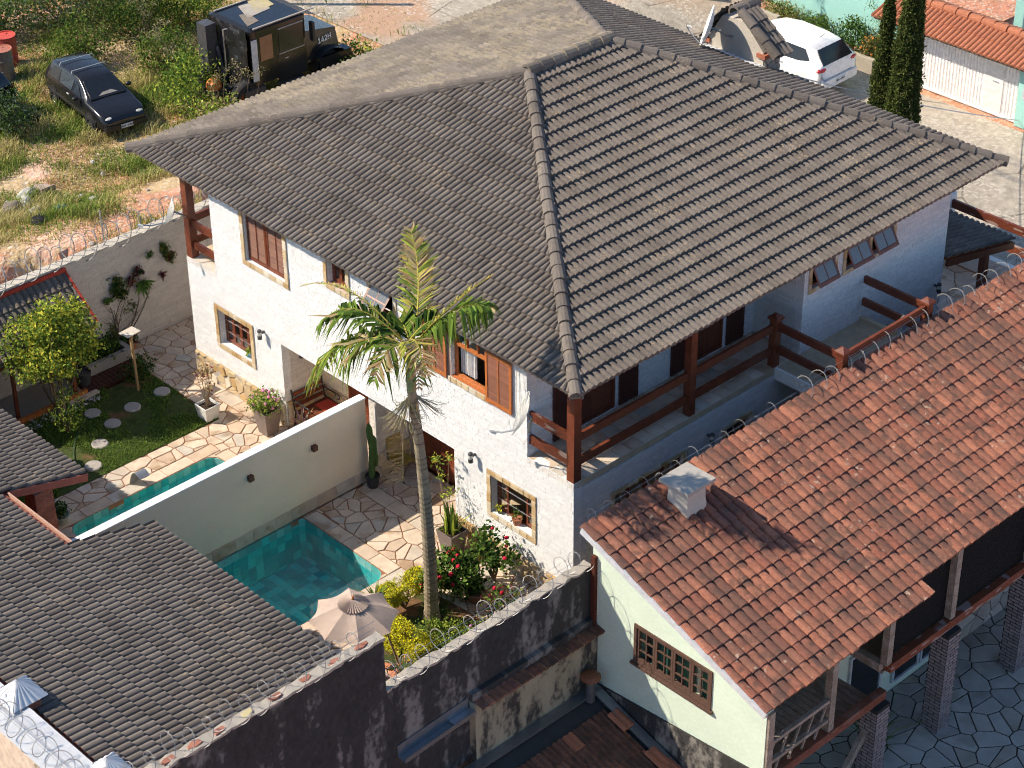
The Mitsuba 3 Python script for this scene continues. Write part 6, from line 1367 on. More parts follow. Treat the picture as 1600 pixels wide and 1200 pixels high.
# ================================================================ RIGHT YARD
Um = thing('parasol', 'beige pink parasol open beside the pool in the foreground', 'parasol'); uc = np.array([-4.60, .98]); R_ = .83
zt, ze2 = 2.24, 1.90; ring = [(uc[0] + R_ * math.cos(a), uc[1] + R_ * math.sin(a), ze2) for a in np.arange(8) * math.pi / 4 + .2]
for i in range(8):
    a, b = np.array(ring[i]), np.array(ring[(i + 1) % 8]); top = np.array([*uc, zt]); n = 9; V_ = []; 
    for r in range(n + 1):
        t = r / n
        for q in range(n + 1):
            s_ = q / n; p_ = top * (1 - t) + (a * (1 - s_) + b * s_) * t; p_[2] += .035 * math.sin(math.pi * t) * 1.0 - .035 * t * math.sin(math.pi * s_); p_[:2] = uc + (p_[:2] - uc) * (1 - .07 * t * math.sin(math.pi * s_)); V_.append(p_)
    ij = [(r, q) for r in range(n) for q in range(n)]; m = MB('umbrella', rng.uniform(.4, .7)); m.add(V_, [[r * (n + 1) + q, r * (n + 1) + q + 1, (r + 1) * (n + 1) + q + 1] for r, q in ij] + [[r * (n + 1) + q, (r + 1) * (n + 1) + q + 1, (r + 1) * (n + 1) + q] for r, q in ij]); m.emit(f'{Um}__panel', 'm_matte', True)
m = MB('umbrella', .6); K_ = 64; an = np.arange(K_) * 2 * np.pi / K_; rw = 1 + .10 * np.where(np.arange(K_) % 2, 1, -1)
v = np.vstack([np.c_[uc[0] + .03 * np.cos(an), uc[1] + .03 * np.sin(an), np.full(K_, zt + .05)], np.c_[uc[0] + .27 * np.cos(an) * rw, uc[1] + .27 * np.sin(an) * rw, zt - .06 + .02 * (rw - 1) * 10 * .6]]); m.add(v, [[i, (i + 1) % K_, K_ + (i + 1) % K_] for i in range(K_)] + [[i, K_ + (i + 1) % K_, K_ + i] for i in range(K_)]); m.emit(f'{Um}__vent_cap', 'm_matte')
m = MB('umbrella_seam', .3); [m.tube([(*uc, zt - .02), ((uc[0] + p_[0]) / 2, (uc[1] + p_[1]) / 2, (zt + ze2) / 2 + .02), p_], .008, 4) for p_ in ring]; m.emit(f'{Um}__rib', 'm_matte', kind='stuff')
m = MB('wood_post', .4); m.tube([(*uc, 0), (*uc, zt + .12)], .02, 8); m.emit(f'{Um}__pole', 'm_wood'); m = MB('concrete', .4); m.lathe([(0, 0), (.22, 0), (.22, .06), (.05, .1), (0, .1)], (*uc, 0), 18); m.emit(f'{Um}__base', 'm_matte')
def tapered_pot(key, x, y, a, b, h, c, soil=True, m_='m_satin', part='pot'):
    m = MB(c, .5); L0 = [(-b, -b), (b, -b), (b, b), (-b, b)]; L1 = [(-a, -a), (a, -a), (a, a), (-a, a)]; w_ = .025
    rings = [[(x + p, y + q, 0) for p, q in L0], [(x + p, y + q, h) for p, q in L1], [(x + p - math.copysign(w_, p), y + q - math.copysign(w_, q), h) for p, q in L1], [(x + (p - math.copysign(w_, p)) * .98, y + (q - math.copysign(w_, q)) * .98, h - .07) for p, q in L1]]
    v, f = loft([np.array(r) for r in rings]); m.add(v, f); m.emit(f'{key}__{part}', m_)
    s = MB('peat'); s.box(x - a + .03, y - a + .03, h - .09, x + a - .03, y + a - .03, h - .06); s.emit(f'{key}__soil', 'm_matte')
def round_pot(key, x, y, z, r, h, c, m_='m_satin'):
    m = MB(c, .5); m.lathe([(0, 0), (r * .72, 0), (r * .95, h * .85), (r, h * .86), (r, h), (r * .88, h), (r * .86, h * .86), (0, h * .86)], (x, y, z), 20); m.emit(f'{key}__pot', m_)
def blades_plant(key, x, y, z, n, h, w, hues, spread=.14, lean=.25, part='leaves'):
    m = MB(0)
    for i in range(n):
        d = rdir(1)[0]; d[2] = 0; d /= np.linalg.norm(d) + 1e-9; s = np.array([-d[1], d[0], 0]) * w; H_ = h * rng.uniform(.55, 1.15); b = np.array([x, y, z]) + d * spread * rng.uniform(.1, 1); le = lean * rng.uniform(.2, 1.3) * H_
        P_ = []; 
        for t, ww in ((0, .6), (.35, 1.0), (.7, .75), (1.0, .05)): p_ = b + np.array([0, 0, H_ * t]) + d * le * t * t; P_ += [p_ - s * ww, p_ + s * ww]
        m.add(P_, [[2 * j, 2 * j + 1, 2 * j + 3] for j in range(3)] + [[2 * j, 2 * j + 3, 2 * j + 2] for j in range(3)], rng.choice([PIDX[q] for q in hues]), rng.random())
    m.emit(f'{key}__{part}', 'm_leaf', kind='stuff')
k = thing('potted_snake_plant', 'tall tapered grey planter of upright snake plants below the right ground window', 'potted plant'); tapered_pot(k, -.46, 2.96, .23, .15, .60, 'pot_grey'); blades_plant(k, -.46, 2.96, .52, 34, .62, .03, ('leaf_lime', 'leaf_mid', 'leaf_fresh', 'leaf_olive'), .15, .18); blades_plant(k, -.46, 2.96, .52, 26, .36, .018, ('leaf_lime', 'leaf_fresh'), .16, .9, 'outer_leaves')
k = thing('bare_shrub', 'thin bare-stemmed shrub with yellow green tufts against the house corner of the porch', 'shrub'); m = MB('twig'); tips = [(-.28 + rng.normal(0, .08), 3.25 + rng.normal(0, .22), z_) for z_ in (1.35, 1.75, 1.95, 2.1, 1.2, 1.6)]; stems(m, (-.32, 3.2, .0), tips, .010, 'twig', .08); m.emit(f'{k}__stem', 'm_matte')
m = MB(0); [leaves(m, np.array(t) + rng.normal(0, .055, (28, 3)), .07, ('leaf_lime', 'leaf_fresh', 'leaf_yellow')) for t in tips]; m.emit(f'{k}__foliage', 'm_leaf', kind='stuff')
k = thing('dry_plant', 'clump of dry straw coloured stems beside the grey planter at the plinth', 'plant'); blades_plant(k, -.18, 2.45, .0, 60, .62, .012, ('leaf_straw', 'leaf_dry', 'leaf_olive'), .16, .5)
k = thing('potted_cactus', 'tall ribbed column cactus in a black pot by the cream wall', 'cactus'); round_pot(k, -.10, 5.85, 0, .16, .28, 'pot_black')
def cactus_stem(x, y, z0, z1, r):
    m = MB('cactus', .5); K_ = 10; n = 18; V_ = []; an = np.arange(K_ * 2) * np.pi / K_
    for i in range(n + 1):
        t = i / n; rr = r * (math.sin(min(1, (1 - t) * 6) * math.pi / 2)) * (.85 + .15 * math.sin(t * 9)); V_.append(np.c_[x + rr * np.where(np.arange(2 * K_) % 2, 1, .68) * np.cos(an) + .02 * math.sin(t * 4), y + rr * np.where(np.arange(2 * K_) % 2, 1, .68) * np.sin(an), np.full(2 * K_, z0 + (z1 - z0) * t)])
    v, f = loft(V_); m.add(v, f); return m
cactus_stem(-.10, 5.87, .22, 1.62, .075).emit(f'{k}__stem', 'm_matte'); cactus_stem(-.02, 5.83, .5, 1.28, .055).emit(f'{k}__stem', 'm_matte'); cactus_stem(-.16, 5.80, .22, .75, .05).emit(f'{k}__stem', 'm_matte')
Ch = thing('string_chair', 'yellow string chair with a black metal frame in the porch', 'chair'); cx, cy = .62, 5.72
m = MB('black', .5)
for dx in (-.21, .21): m.tube([(cx + dx, cy - .28, 0), (cx + dx, cy - .22, .40), (cx + dx, cy + .20, .38), (cx + dx * .85, cy + .30, .92), (0 + cx, cy + .30, .94)], .012, 6); m.tube([(cx + dx, cy + .22, 0), (cx + dx, cy - .05, .39)], .012, 6)
m.emit(f'{Ch}__frame', 'm_satin')
m = MB('chair_yellow', .5)
for i in range(24): t = -.19 + .38 * i / 23; m.tube([(cx + t, cy + .29, .91), (cx + t, cy + .20, .42), (cx + t, cy - .21, .41)], .008, 4)
m.emit(f'{Ch}__cord', 'm_matte', kind='stuff')
k = thing('small_table', 'low grey table just inside the porch door', 'table'); MB('concrete', .5).box(1.3, 3.6, .25, 1.6, 4.3, .30).emit(f'{k}__top', 'm_matte'); [MB('concrete', .3).box(x, y, .05, x + .04, y + .04, .25).emit(f'{k}__leg', 'm_matte') for x in (1.32, 1.54) for y in (3.62, 4.24)]
# hedges, rose bush, garden plants
def hedge(lab, c, r, hues):
    k = thing('golden_hedge', lab, 'hedge'); m = MB('bark'); stems(m, (c[0], c[1], 0), [np.array([c[0], c[1], c[2]]) + rdir(1)[0] * np.array(r) * .7 for _ in range(14)], .014); m.emit(f'{k}__stem', 'm_matte')
    q = rng.uniform(-1, 1, (1500, 3)); q = np.sign(q) * np.abs(q) ** .45; P_ = q * np.array(r) + np.array(c); P_ += .04 * (meshkit.noise(P_ * 9)[:, None] - .5); P_ = (P_[:, None] + rng.normal(0, .022, (1500, 11, 3))).reshape(-1, 3); m = MB(0); leaves(m, P_, .038, hues, .8, .6); m.emit(f'{k}__foliage', 'm_leaf', kind='stuff')
hedge('clipped golden yellow hedge between the pool and the palm', (-2.30, 2.32, .50), (.50, .17, .16), ('leaf_gold', 'leaf_yellow', 'leaf_lime'))
hedge('clipped golden yellow hedge beside the parasol in the foreground', (-3.18, 1.18, .32), (.24, .52, .22), ('leaf_gold', 'leaf_yellow', 'leaf_lime'))
shrub('rose_bush', 'big dark leaved bush with red flowers beside the palm trunk', 'rose bush', (-1.25, 1.9, 0), (-1.25, 1.95, .55), (.42, .5, .40), ('leaf_mid', 'leaf_dark', 'leaf_fresh'), None, 90, 15, .095, None, 8, .75, .6, .22, .4, ('flower_red', 9, .045))
shrub('rose_bush', 'tall leggy bush of dark leaves and red flowers against the stone plinth', 'rose bush', (-.45, 1.75, 0), (-.50, 1.65, .85), (.22, .50, .42), ('leaf_dark', 'leaf_mid', 'leaf_fresh'), None, 46, 14, .095, None, 8, .75, .6, .22, .4, ('flower_red', 4, .04))
shrub('rose_bush', 'small leafy bush with red flowers wrapped round the foot of the palm', 'rose bush', (-1.95, 1.85, 0), (-1.92, 1.92, .72), (.24, .22, .24), ('leaf_mid', 'leaf_dark', 'leaf_fresh', 'leaf_lime'), None, 40, 16, .08, None, 6, .6, .6, .22, .3, ('flower_red', 7, .045))
shrub('garden_shrub', 'leggy green plant in the corner of the bed nearest the black wall', 'plant', (-1.15, .75, 0), (-1.10, .75, .40), (.30, .42, .35), ('leaf_mid', 'leaf_fresh', 'leaf_olive', 'leaf_red'), None, 36, 14, .075, None, 8, .6, .6, .25, .3, ('flower_red', 2, .04))
shrub('garden_shrub', 'low bright green ground cover in front of the palm', 'plant', (-2.3, 1.15, 0), (-2.35, 1.0, .10), (.55, .70, .14), ('leaf_fresh', 'leaf_lime', 'leaf_mid'), None, 130, 20, .05, None, 3, .6, .8, .14, .2)
shrub('garden_shrub', 'mixed green and purple plants along the black wall', 'plant', (-1.6, .3, 0), (-1.75, .25, .22), (.55, .6, .26), ('leaf_mid', 'leaf_fresh', 'leaf_purple', 'leaf_lime'), None, 95, 16, .07, None, 6, .5, .7, .18, .2, ('flower_pink', 5, .03))
shrub('garden_shrub', 'lime green tuft hard against the black wall below the step', 'plant', (-2.75, .35, 0), (-2.75, .35, .20), (.30, .25, .18), ('leaf_lime', 'leaf_fresh'), None, 36, 16, .08, None, 4, .35, .7, .2, .2)
k = thing('clay_bowl', 'brown clay bowl holding a dark green plant among the red flowers', 'potted plant'); round_pot(k, -1.12, 1.98 - .42, 0, .22, .20, 'brown_clay', 'm_matte'); m = MB(0); leaves(m, clumps((-1.12, 1.58, .28), (.18, .18, .10), 26, 12), .07, ('leaf_dark', 'leaf_mid')); m.emit(f'{k}__foliage', 'm_leaf', kind='stuff')
k = thing('yucca', 'spiky young dracaena rising beside the parasol', 'yucca'); m = MB('twig', .6); m.tube([(-3.55, 1.02, 0), (-3.62, 1.3, .8), (-3.66, 1.52, 1.42)], [.022, .016, .012], 6); m.emit(f'{k}__stem', 'm_matte')
m = MB(0)
for i in range(64):
    d = rdir(1, .8)[0]; b = np.array([-3.66, 1.52, 1.42]); L_ = rng.uniform(.32, .52); s = np.cross(d, [0, 0, 1.]); s /= np.linalg.norm(s) + 1e-9; s *= .013; e = b + d * L_ + np.array([0, 0, -.05]); mm = b + d * L_ * .5; m.add([b - s * .5, b + s * .5, mm - s, mm + s, e], [[0, 1, 3], [0, 3, 2], [2, 3, 4]], rng.choice([PIDX[q] for q in ('leaf_palm', 'leaf_fresh', 'leaf_olive')]), rng.random())
m.emit(f'{k}__leaves', 'm_leaf', kind='stuff')
for i, (x, y, h, lab) in enumerate(((-3.72, .75, .40, 'grey green spiky bromeliad among the broken tiles'), (-3.55, .35, .42, 'spiky bromeliad hard under the step of the black wall'))):
    k = thing('bromeliad', lab, 'plant'); blades_plant(k, x, y, 0.05, 34, h, .016, ('leaf_grey', 'leaf_mid', 'leaf_straw'), .05, 1.1)
for i in range(34):
    x, y = -3.55 + rng.uniform(-.38, .42), .62 + rng.uniform(-.55, .5); k = thing('broken_tile', 'broken clay tile in the heap between the parasol and the black wall', 'tile', 'broken clay tiles heaped by the parasol')
    m = MB('terracotta'); an = np.linspace(0, math.pi, 6); r = .07; L_ = rng.uniform(.12, .30); v = np.array([(t * L_, r * math.cos(a), r * math.sin(a) * .7) for t in (0, 1) for a in an] + [(t * L_, (r - .012) * math.cos(a), (r - .012) * math.sin(a) * .7) for t in (0, 1) for a in an])
    m.add(v, [[q, q + 1, q + 7] for q in range(5)] + [[q, q + 7, q + 6] for q in range(5)] + [[12 + q, 12 + q + 1, 12 + q + 7] for q in range(5)] + [[12 + q, 12 + q + 7, 12 + q + 6] for q in range(5)]); M4 = xfm(x, y, rng.uniform(.02, .20), rng.uniform(0, 6)); t_ = rng.uniform(-.5, .5); M4 = M4 @ np.array([[math.cos(t_), 0, math.sin(t_), 0], [0, 1, 0, 0], [-math.sin(t_), 0, math.cos(t_), 0], [0, 0, 0, 1]]); m.xf(M4); m.emit(k, 'm_matte', fixed=True)
gm = MB(0); n = 5200; P_ = np.c_[rng.uniform(-3.4, -1.25, n), rng.uniform(-1.6, 2.3, n)]; gm2 = P_[meshkit.fbm(np.c_[P_ * 1.6, np.full(n, 2.)], 3) > .46]; blades(gm, np.c_[gm2, np.full(len(gm2), -.01)], .07, .010, ('grass_green', 'leaf_fresh', 'leaf_mid'), None, .9); gk = gm.emit('garden_grass', 'm_leaf'); labels[gk] = {'label': 'short green grass round the foot of the palm', 'category': 'grass', 'kind': 'stuff'}
# sill pots
for (y, z, c, hues, lab, r) in ((10.18, 1.18, 'plastic_blue', ('leaf_fresh', 'leaf_lime'), 'small green pot plant on the sill of the left ground window', .055), (2.12, 1.18, 'black', ('leaf_yellow', 'leaf_fresh'), 'small pot with yellow green leaves at the left end of the right window sill', .05), (1.62, 1.18, 'terracotta', ('leaf_fresh', 'leaf_mid'), 'terracotta bowl plant in the middle of the right window sill', .11)):
    k = thing('sill_plant', lab, 'potted plant'); round_pot(k, .07, y, z, r, r * 1.3, c); m = MB(0); leaves(m, clumps((.05, y, z + r * 2.4), (r * 1.2, r * 1.3, r * 1.4), 8, 7), .06, hues); m.emit(f'{k}__foliage', 'm_leaf', kind='stuff')

# ================================================================ LEFT YARD
ps_ = ((-1.16, 11.91), (-2.0, 11.86), (-2.70, 11.62), (-2.78, 12.27), (-3.35, 11.16), (-3.92, 10.57))
where = ('nearest the house', 'second from the house', 'third along the row', 'set to the side by the tree', 'second nearest the pool house', 'nearest the pool house')
for (x, y), w_ in zip(ps_, where):
    k = thing('stepping_stone', f'round pale stepping stone in the lawn, {w_}', 'stepping stone', 'round stepping stones in the lawn'); m = MB('slab_round'); m.lathe([(0, .045), (.17, .045), (.19, .03), (.19, -.03)], (x, y, .0), 22); m.emit(k, 'm_plaster', fixed=True)
gm = MB(0); n = 60000; P_ = np.c_[rng.uniform(-7.2, -.9, n), rng.uniform(10.18, 12.97, n)]; de = sstep(.40, .52, meshkit.fbm(np.c_[P_ * .9, np.full(n, 5.)], 3)); ok = rng.random(n) < de
for (x, y) in ps_: ok &= (P_[:, 0] - x) ** 2 + (P_[:, 1] - y) ** 2 > .19 ** 2
P_ = P_[ok]; blades(gm, np.c_[P_, np.full(len(P_), -.01)], .06, .008, ('grass_green', 'leaf_mid', 'leaf_fresh'), (.4, .3, .3), .9); gk = gm.emit('lawn_grass', 'm_leaf'); labels[gk] = {'label': 'short green grass of the shaded lawn in the left garden', 'category': 'grass', 'kind': 'stuff'}
Bt = thing('bird_table', 'bird table, a small white board on a tall leaning post in the lawn', 'bird table'); MB('wood_post', .8).beam((-1.50, 12.35, 0), (-1.50, 12.38, 1.50), .055, .055, up=(1, 0, 0)).emit(f'{Bt}__post', 'm_matte'); m = MB('pale_board', .6); m.box(-.19, -.15, 0, .19, .15, .02); m.xf(xfm(-1.50, 12.40, 1.51, .1)); m.emit(f'{Bt}__board', 'm_matte')
Dk = thing('timber_deck', 'dark slatted timber walkway between the lawn and the planter', 'deck')
for i, x in enumerate(np.arange(-2.35, -.95, .115)): m = MB('deck'); m.box(x, 12.99, .0, x + .10, 13.52, .045); m.emit(f'{Dk}__board', 'm_matte')
Pl = thing('planter', 'low stone-edged planter full of dark leaves at the foot of the boundary wall', 'planter'); m = MB('dust', .4); m.box(-2.0, 13.52, 0, -.78, 13.64, .30); m.box(-.90, 13.64, 0, -.78, 14.12, .30); m.emit(f'{Pl}__edge', 'm_plaster'); MB('peat').box(-2.0, 13.64, 0, -.9, 14.13, .22).emit(f'{Pl}__soil', 'm_matte'); m = MB(0); leaves(m, clumps((-1.5, 13.88, .35), (.55, .2, .16), 70, 14), .10, ('leaf_mid', 'leaf_dark', 'leaf_fresh'), .8, .6); m.emit(f'{Pl}__foliage', 'm_leaf', kind='stuff')
k = thing('black_bucket', 'dark plastic tub at the corner of the planter', 'tub'); round_pot(k, -2.22, 13.38, 0, .17, .36, 'charcoal')
shrub('garden_shrub', 'low dark green bush between the deck and the lawn', 'plant', (-1.25, 12.75, 0), (-1.2, 12.78, .28), (.45, .22, .26), ('leaf_dark', 'leaf_mid'), None, 60, 16, .06, None, 4)
# shed with a dark tiled roof against the boundary wall
Sd = thing('garden_shed', 'open garden shelter with a dark tiled roof and red edge boards against the boundary wall', 'shelter')
sy0, sy1, sz0, sz1, sx1 = 13.05, 14.12, 1.66, 2.50, -1.95; sl = (sz1 - sz0) / (sy1 - sy0)
Vs = np.array([0, 1., sl]) / math.hypot(1, sl); Ns = np.array([0, -sl, 1.]) / math.hypot(1, sl)
sk = MB('wood_old', .3); g_ = trimesh.creation.extrude_polygon(sbox(-8, sy0, sx1, sy1), .04, engine='earcut'); v = np.array(g_.vertices); v[:, 2] += sz0 + sl * (v[:, 1] - sy0) - .08; sk.add(v, g_.faces); k = sk.emit(f'{Sd}__roof', 'm_matte')
for t in tile_field(np.array([0, sy0, sz0]), np.array([1., 0, 0]), Vs, Ns, .155, 2, .34, 4, lambda v: -8.0, lambda v: sx1, roll(.045), .035, 0): t.emit(f'{k}__tile', 'm_tile_grey')
MB('red_paint', .2).beam((sx1 + .03, sy0 - .02, sz0 + .01), (sx1 + .03, sy1, sz1 + .01), .045, .15).emit(f'{Sd}__edge_board', 'm_matte'); MB('red_paint', .1).beam((-8, sy1 - .02, sz1 + .09), (sx1 + .05, sy1 - .02, sz1 + .09), .04, .10).emit(f'{Sd}__edge_board', 'm_matte')
MB(.3).beam((-8, sy0 + .05, sz0 - .12), (sx1, sy0 + .05, sz0 - .12), .08, .10).emit(f'{Sd}__beam', 'm_wood')
for x in (-4.1, -2.6, -6.4): MB(.3).beam((x, 13.2, 0), (x, 13.15, sz0 - .1), .075, .075, up=(1, 0, 0)).emit(f'{Sd}__post', 'm_wood')
MB('cement_dark', .9).box(-8, 13.12, 0.0, -2.45, 14.12, .06).emit(f'{Sd}__floor', 'm_matte'); MB('wood_post', .3).beam((-8, 13.04, .06), (-2.4, 13.04, .06), .10, .14).emit(f'{Sd}__kerb', 'm_wood')
# pebbles and a plank edge
for i, q in enumerate(strips(-2.95, 12.86, -2.2, 12.98, .36, 'x', .01, 5)): slab(q.buffer(.02), 0, .06, 0).emit(num('edging_stone') if False else f'{Sd}__edging_stone', 'm_slab')
pb = MB('dust')
for i in range(420): pb.blob((rng.uniform(-5.5, -2.3), rng.uniform(12.62, 12.98) if i % 2 else rng.uniform(13.0, 13.05), .02), rng.uniform(.015, .035, 3), rng.choice(['dust', 'concrete', 'pot_white', 'cement_dark']), None, 1, 0)
pkk = pb.emit('pebbles', 'm_matte'); labels[pkk] = {'label': 'pale pebbles along the edge of the garden shelter', 'category': 'pebbles', 'kind': 'stuff'}
# the yellow green tree, and its lower shoots
k = thing('garden_tree', 'small tree with a dense yellow green crown in front of the garden shelter', 'tree'); m = MB('bark'); cc = np.array((-3.25, 12.75, 1.95))
for a in range(9): t = cc + rdir(1)[0] * np.array((.8, .8, .55)); stems(m, (-3.22 + rng.normal(0, .06), 12.8 + rng.normal(0, .06), 0), [t], .03, 'bark', .12)
m.emit(f'{k}__trunk', 'm_matte'); m = MB(0); hu = ('leaf_lime', 'leaf_fresh', 'leaf_yellow', 'leaf_mid')
for o, r_, n_ in (((0, 0, .25), (.62, .62, .55), 110), ((.45, -.25, -.1), (.55, .5, .5), 80), ((-.45, .35, -.05), (.55, .6, .5), 80), ((.15, .55, -.15), (.6, .45, .45), 70), ((-.25, -.5, -.2), (.55, .45, .45), 70), ((.62, .15, .28), (.32, .35, .4), 30), ((-.75, -.1, -.35), (.45, .5, .3), 40), ((-.6, .8, -.45), (.6, .5, .35), 50), ((.1, -.1, .72), (.3, .3, .25), 18)):
    leaves(m, clumps(cc + np.array(o), r_, n_, 24, .15, .35), .085, hu, .5, .6, (.36, .26, .24, .14))
m.emit(f'{k}__crown', 'm_leaf', kind='stuff')
shrub('garden_shrub', 'slender shrub of lime green leaves below the yellow green tree', 'plant', (-3.55, 12.05, 0), (-3.6, 11.95, .62), (.36, .34, .55), ('leaf_lime', 'leaf_fresh', 'leaf_mid'), None, 34, 16, .07, None, 7, .5, .6, .22, .3)
m = MB('hose', .6); s = np.linspace(0, 1, 40); k = thing('garden_hose', 'thin dark hose snaking across the shaded lawn', 'hose'); m.tube(np.c_[-3.0 - 1.35 * s + .12 * np.sin(s * 7), 12.2 - 1.5 * s + .2 * np.sin(s * 5), np.full(40, .03)], .011, 5); m.emit(k, 'm_satin', fixed=True)
# pots and bench
k = thing('potted_dry_shrub', 'square white pot with a dry russet shrub at the corner of the lawn', 'potted plant'); tapered_pot(k, -1.02, 10.36, .20, .155, .36, 'pot_white', m_='m_matte'); m = MB('twig'); tips = [np.array((-1.02, 10.36, 1.0)) + rdir(1)[0] * np.array((.2, .2, .3)) for _ in range(12)]; stems(m, (-1.02, 10.36, .3), tips, .010); m.emit(f'{k}__stem', 'm_matte'); m = MB(0); [leaves(m, np.array(t) + rng.normal(0, .06, (14, 3)), .08, ('leaf_dry', 'leaf_red', 'leaf_straw', 'leaf_dry')) for t in tips]; m.emit(f'{k}__foliage', 'm_leaf', kind='stuff')
k = thing('potted_flowers', 'tall tapered grey planter of pink flowers in front of the left porch', 'potted plant'); tapered_pot(k, -.42, 8.98, .23, .15, .62, 'pot_grey'); m = MB(0); leaves(m, clumps((-.42, 8.98, .80), (.32, .32, .20), 60, 14), .065, ('leaf_mid', 'leaf_fresh', 'leaf_lime')); m.emit(f'{k}__foliage', 'm_leaf', kind='stuff')
for p_ in rdir(16, .6) * np.array((.30, .30, .2)) + np.array((-.42, 8.98, .84)): m = MB('flower_pink'); m.blob(p_, .035, None, None, 1, .4, 3, 3); m.emit(f'{k}__flower', 'm_matte')
Be = thing('bench', 'dark slatted garden bench with curled iron arms in the left porch', 'bench'); bx0, bx1, by = .12, 1.02, 8.72
for i in range(4): MB(.1).box(bx0 + .06, by - .48 + i * .115, .405, bx1 - .06, by - .39 + i * .115, .43).emit(f'{Be}__seat_slat', 'm_wood')
for i in range(3): MB(.1).beam((bx0 + .06, by + .01 + .035 * i, .52 + .13 * i), (bx1 - .06, by + .01 + .035 * i, .52 + .13 * i), .022, .085).emit(f'{Be}__back_slat', 'm_wood')
for x in (bx0 + .03, bx1 - .03):
    m = MB('black', .4); m.tube([(x, by - .52, 0), (x, by - .46, .40), (x, by + .02, .42), (x, by + .10, .90)], .018, 6); m.tube([(x, by + .06, 0), (x, by - .02, .41)], .018, 6); s = np.linspace(0, 1.6 * math.pi, 16); m.tube(np.c_[np.full(16, x), by - .44 + .07 * np.cos(s), .60 + .07 * np.sin(s)], .012, 5); m.tube([(x, by - .42, .66), (x, by + .06, .66)], .016, 5); m.emit(f'{Be}__arm', 'm_satin')
m = MB('red_paint', .2); m.box(bx0 + .45, by - .50, .432, bx1 - .08, by - .16, .45); m.emit(f'{Be}__cushion', 'm_matte')
k = thing('pot_plant', 'pale pink leaved plant standing in front of the bench', 'potted plant'); round_pot(k, .05, 8.35, 0, .10, .16, 'terracotta'); blades_plant(k, .05, 8.35, .13, 40, .42, .016, ('seed', 'leaf_straw', 'flower_pink'), .07, .9)
k = thing('pot_plant', 'round grey bowl with a green plant and white stones beside the narrow pool', 'potted plant'); round_pot(k, -5.52, 9.38, 0, .20, .20, 'concrete', 'm_matte'); m = MB(0); leaves(m, clumps((-5.52, 9.40, .28), (.17, .17, .12), 24, 14), .07, ('leaf_dark', 'leaf_mid')); m.emit(f'{k}__foliage', 'm_leaf', kind='stuff')
k = thing('pool_spout', 'curved steel waterfall spout at the edge of the narrow pool', 'pool spout'); s = np.linspace(0, 1, 12); m = MB('steel', .6)
ln = np.c_[-3.62 + .0 * s, 9.48 - .42 * s ** 1.3, .0 + .42 * np.sin(s * 2.2)]; v = np.vstack([ln + [-.13, 0, 0], ln + [.13, 0, 0]]); m.add(np.vstack([v, v - [0, 0, .012]]), [[i, i + 1, 13 + i] for i in range(11)] + [[i, 13 + i, 12 + i] for i in range(11)] + [[24 + i, 37 + i, 25 + i] for i in range(11)] + [[24 + i, 36 + i, 37 + i] for i in range(11)]); m.emit(k, 'm_metal', fixed=True)
# climbers and bromeliads on the boundary wall
k = thing('wall_climber', 'twisting climber with staghorn ferns and red bromeliads on the boundary wall', 'climber'); m = MB('trunk_dark'); tips = [(-.62, 14.10, 1.9), (-.05, 14.1, 1.75), (.3, 14.1, 1.4), (-.9, 14.1, 1.2), (.6, 14.1, 1.55), (-.3, 14.1, 1.6), (-.75, 14.1, .9)]; stems(m, (-.85, 14.08, 0), tips, .022, 'trunk_dark', .16); stems(m, (-.8, 14.08, .4), tips[:4], .012, 'trunk_dark', .2); m.emit(f'{k}__stem', 'm_matte')
m = MB('trunk_dark')
for i in range(16):
    a_ = np.array([-.85 + rng.normal(0, .12), 14.09, rng.uniform(0, 1.1)]); b_ = a_ + np.array([rng.uniform(-.35, 1.0), 0, rng.uniform(.25, .9)]); stems(m, a_, [b_], .009, 'trunk_dark', .35)
for v in m.v: v[:, 1] = np.clip(v[:, 1], 14.02, 14.13)
m.emit(f'{k}__twig', 'm_matte', kind='stuff')
for c, r, hues, n in (((-.66, 14.04, 1.66), (.14, .06, .24), ('leaf_olive', 'leaf_dark', 'leaf_mid'), 44), ((-.58, 14.04, 1.42), (.16, .06, .10), ('leaf_olive', 'leaf_dark'), 20), ((-.30, 14.03, 1.62), (.12, .05, .10), ('leaf_red', 'leaf_purple', 'leaf_dry'), 14), ((-.08, 14.03, 1.82), (.14, .05, .12), ('leaf_red', 'leaf_purple', 'leaf_dark'), 18), ((.02, 14.0, 1.40), (.10, .08, .14), ('leaf_mid', 'leaf_fresh'), 16), ((.72, 14.05, 2.10), (.09, .05, .16), ('leaf_olive', 'leaf_mid'), 20), ((.84, 14.05, 1.82), (.15, .05, .14), ('leaf_dark', 'leaf_red', 'leaf_olive'), 22), ((-.95, 14.05, 1.38), (.1, .05, .08), ('leaf_mid', 'leaf_fresh'), 10), ((.28, 14.05, 2.08), (.09, .04, .06), ('leaf_mid',), 7), ((-.72, 14.0, .22), (.22, .1, .16), ('leaf_dark', 'leaf_mid'), 26), ((.60, 14.06, 1.42), (.05, .04, .05), ('leaf_red',), 5), ((-.9, 14.05, .6), (.1, .05, .2), ('leaf_olive', 'leaf_mid'), 8), ((-.35, 14.05, .95), (.15, .04, .2), ('leaf_olive', 'leaf_mid'), 7)): m = MB(0); leaves(m, clumps(c, r, n, 9, .26, .2), .085, hues, .4, .4); m.emit(f'{k}__foliage', 'm_leaf', kind='stuff')
m = MB(0)
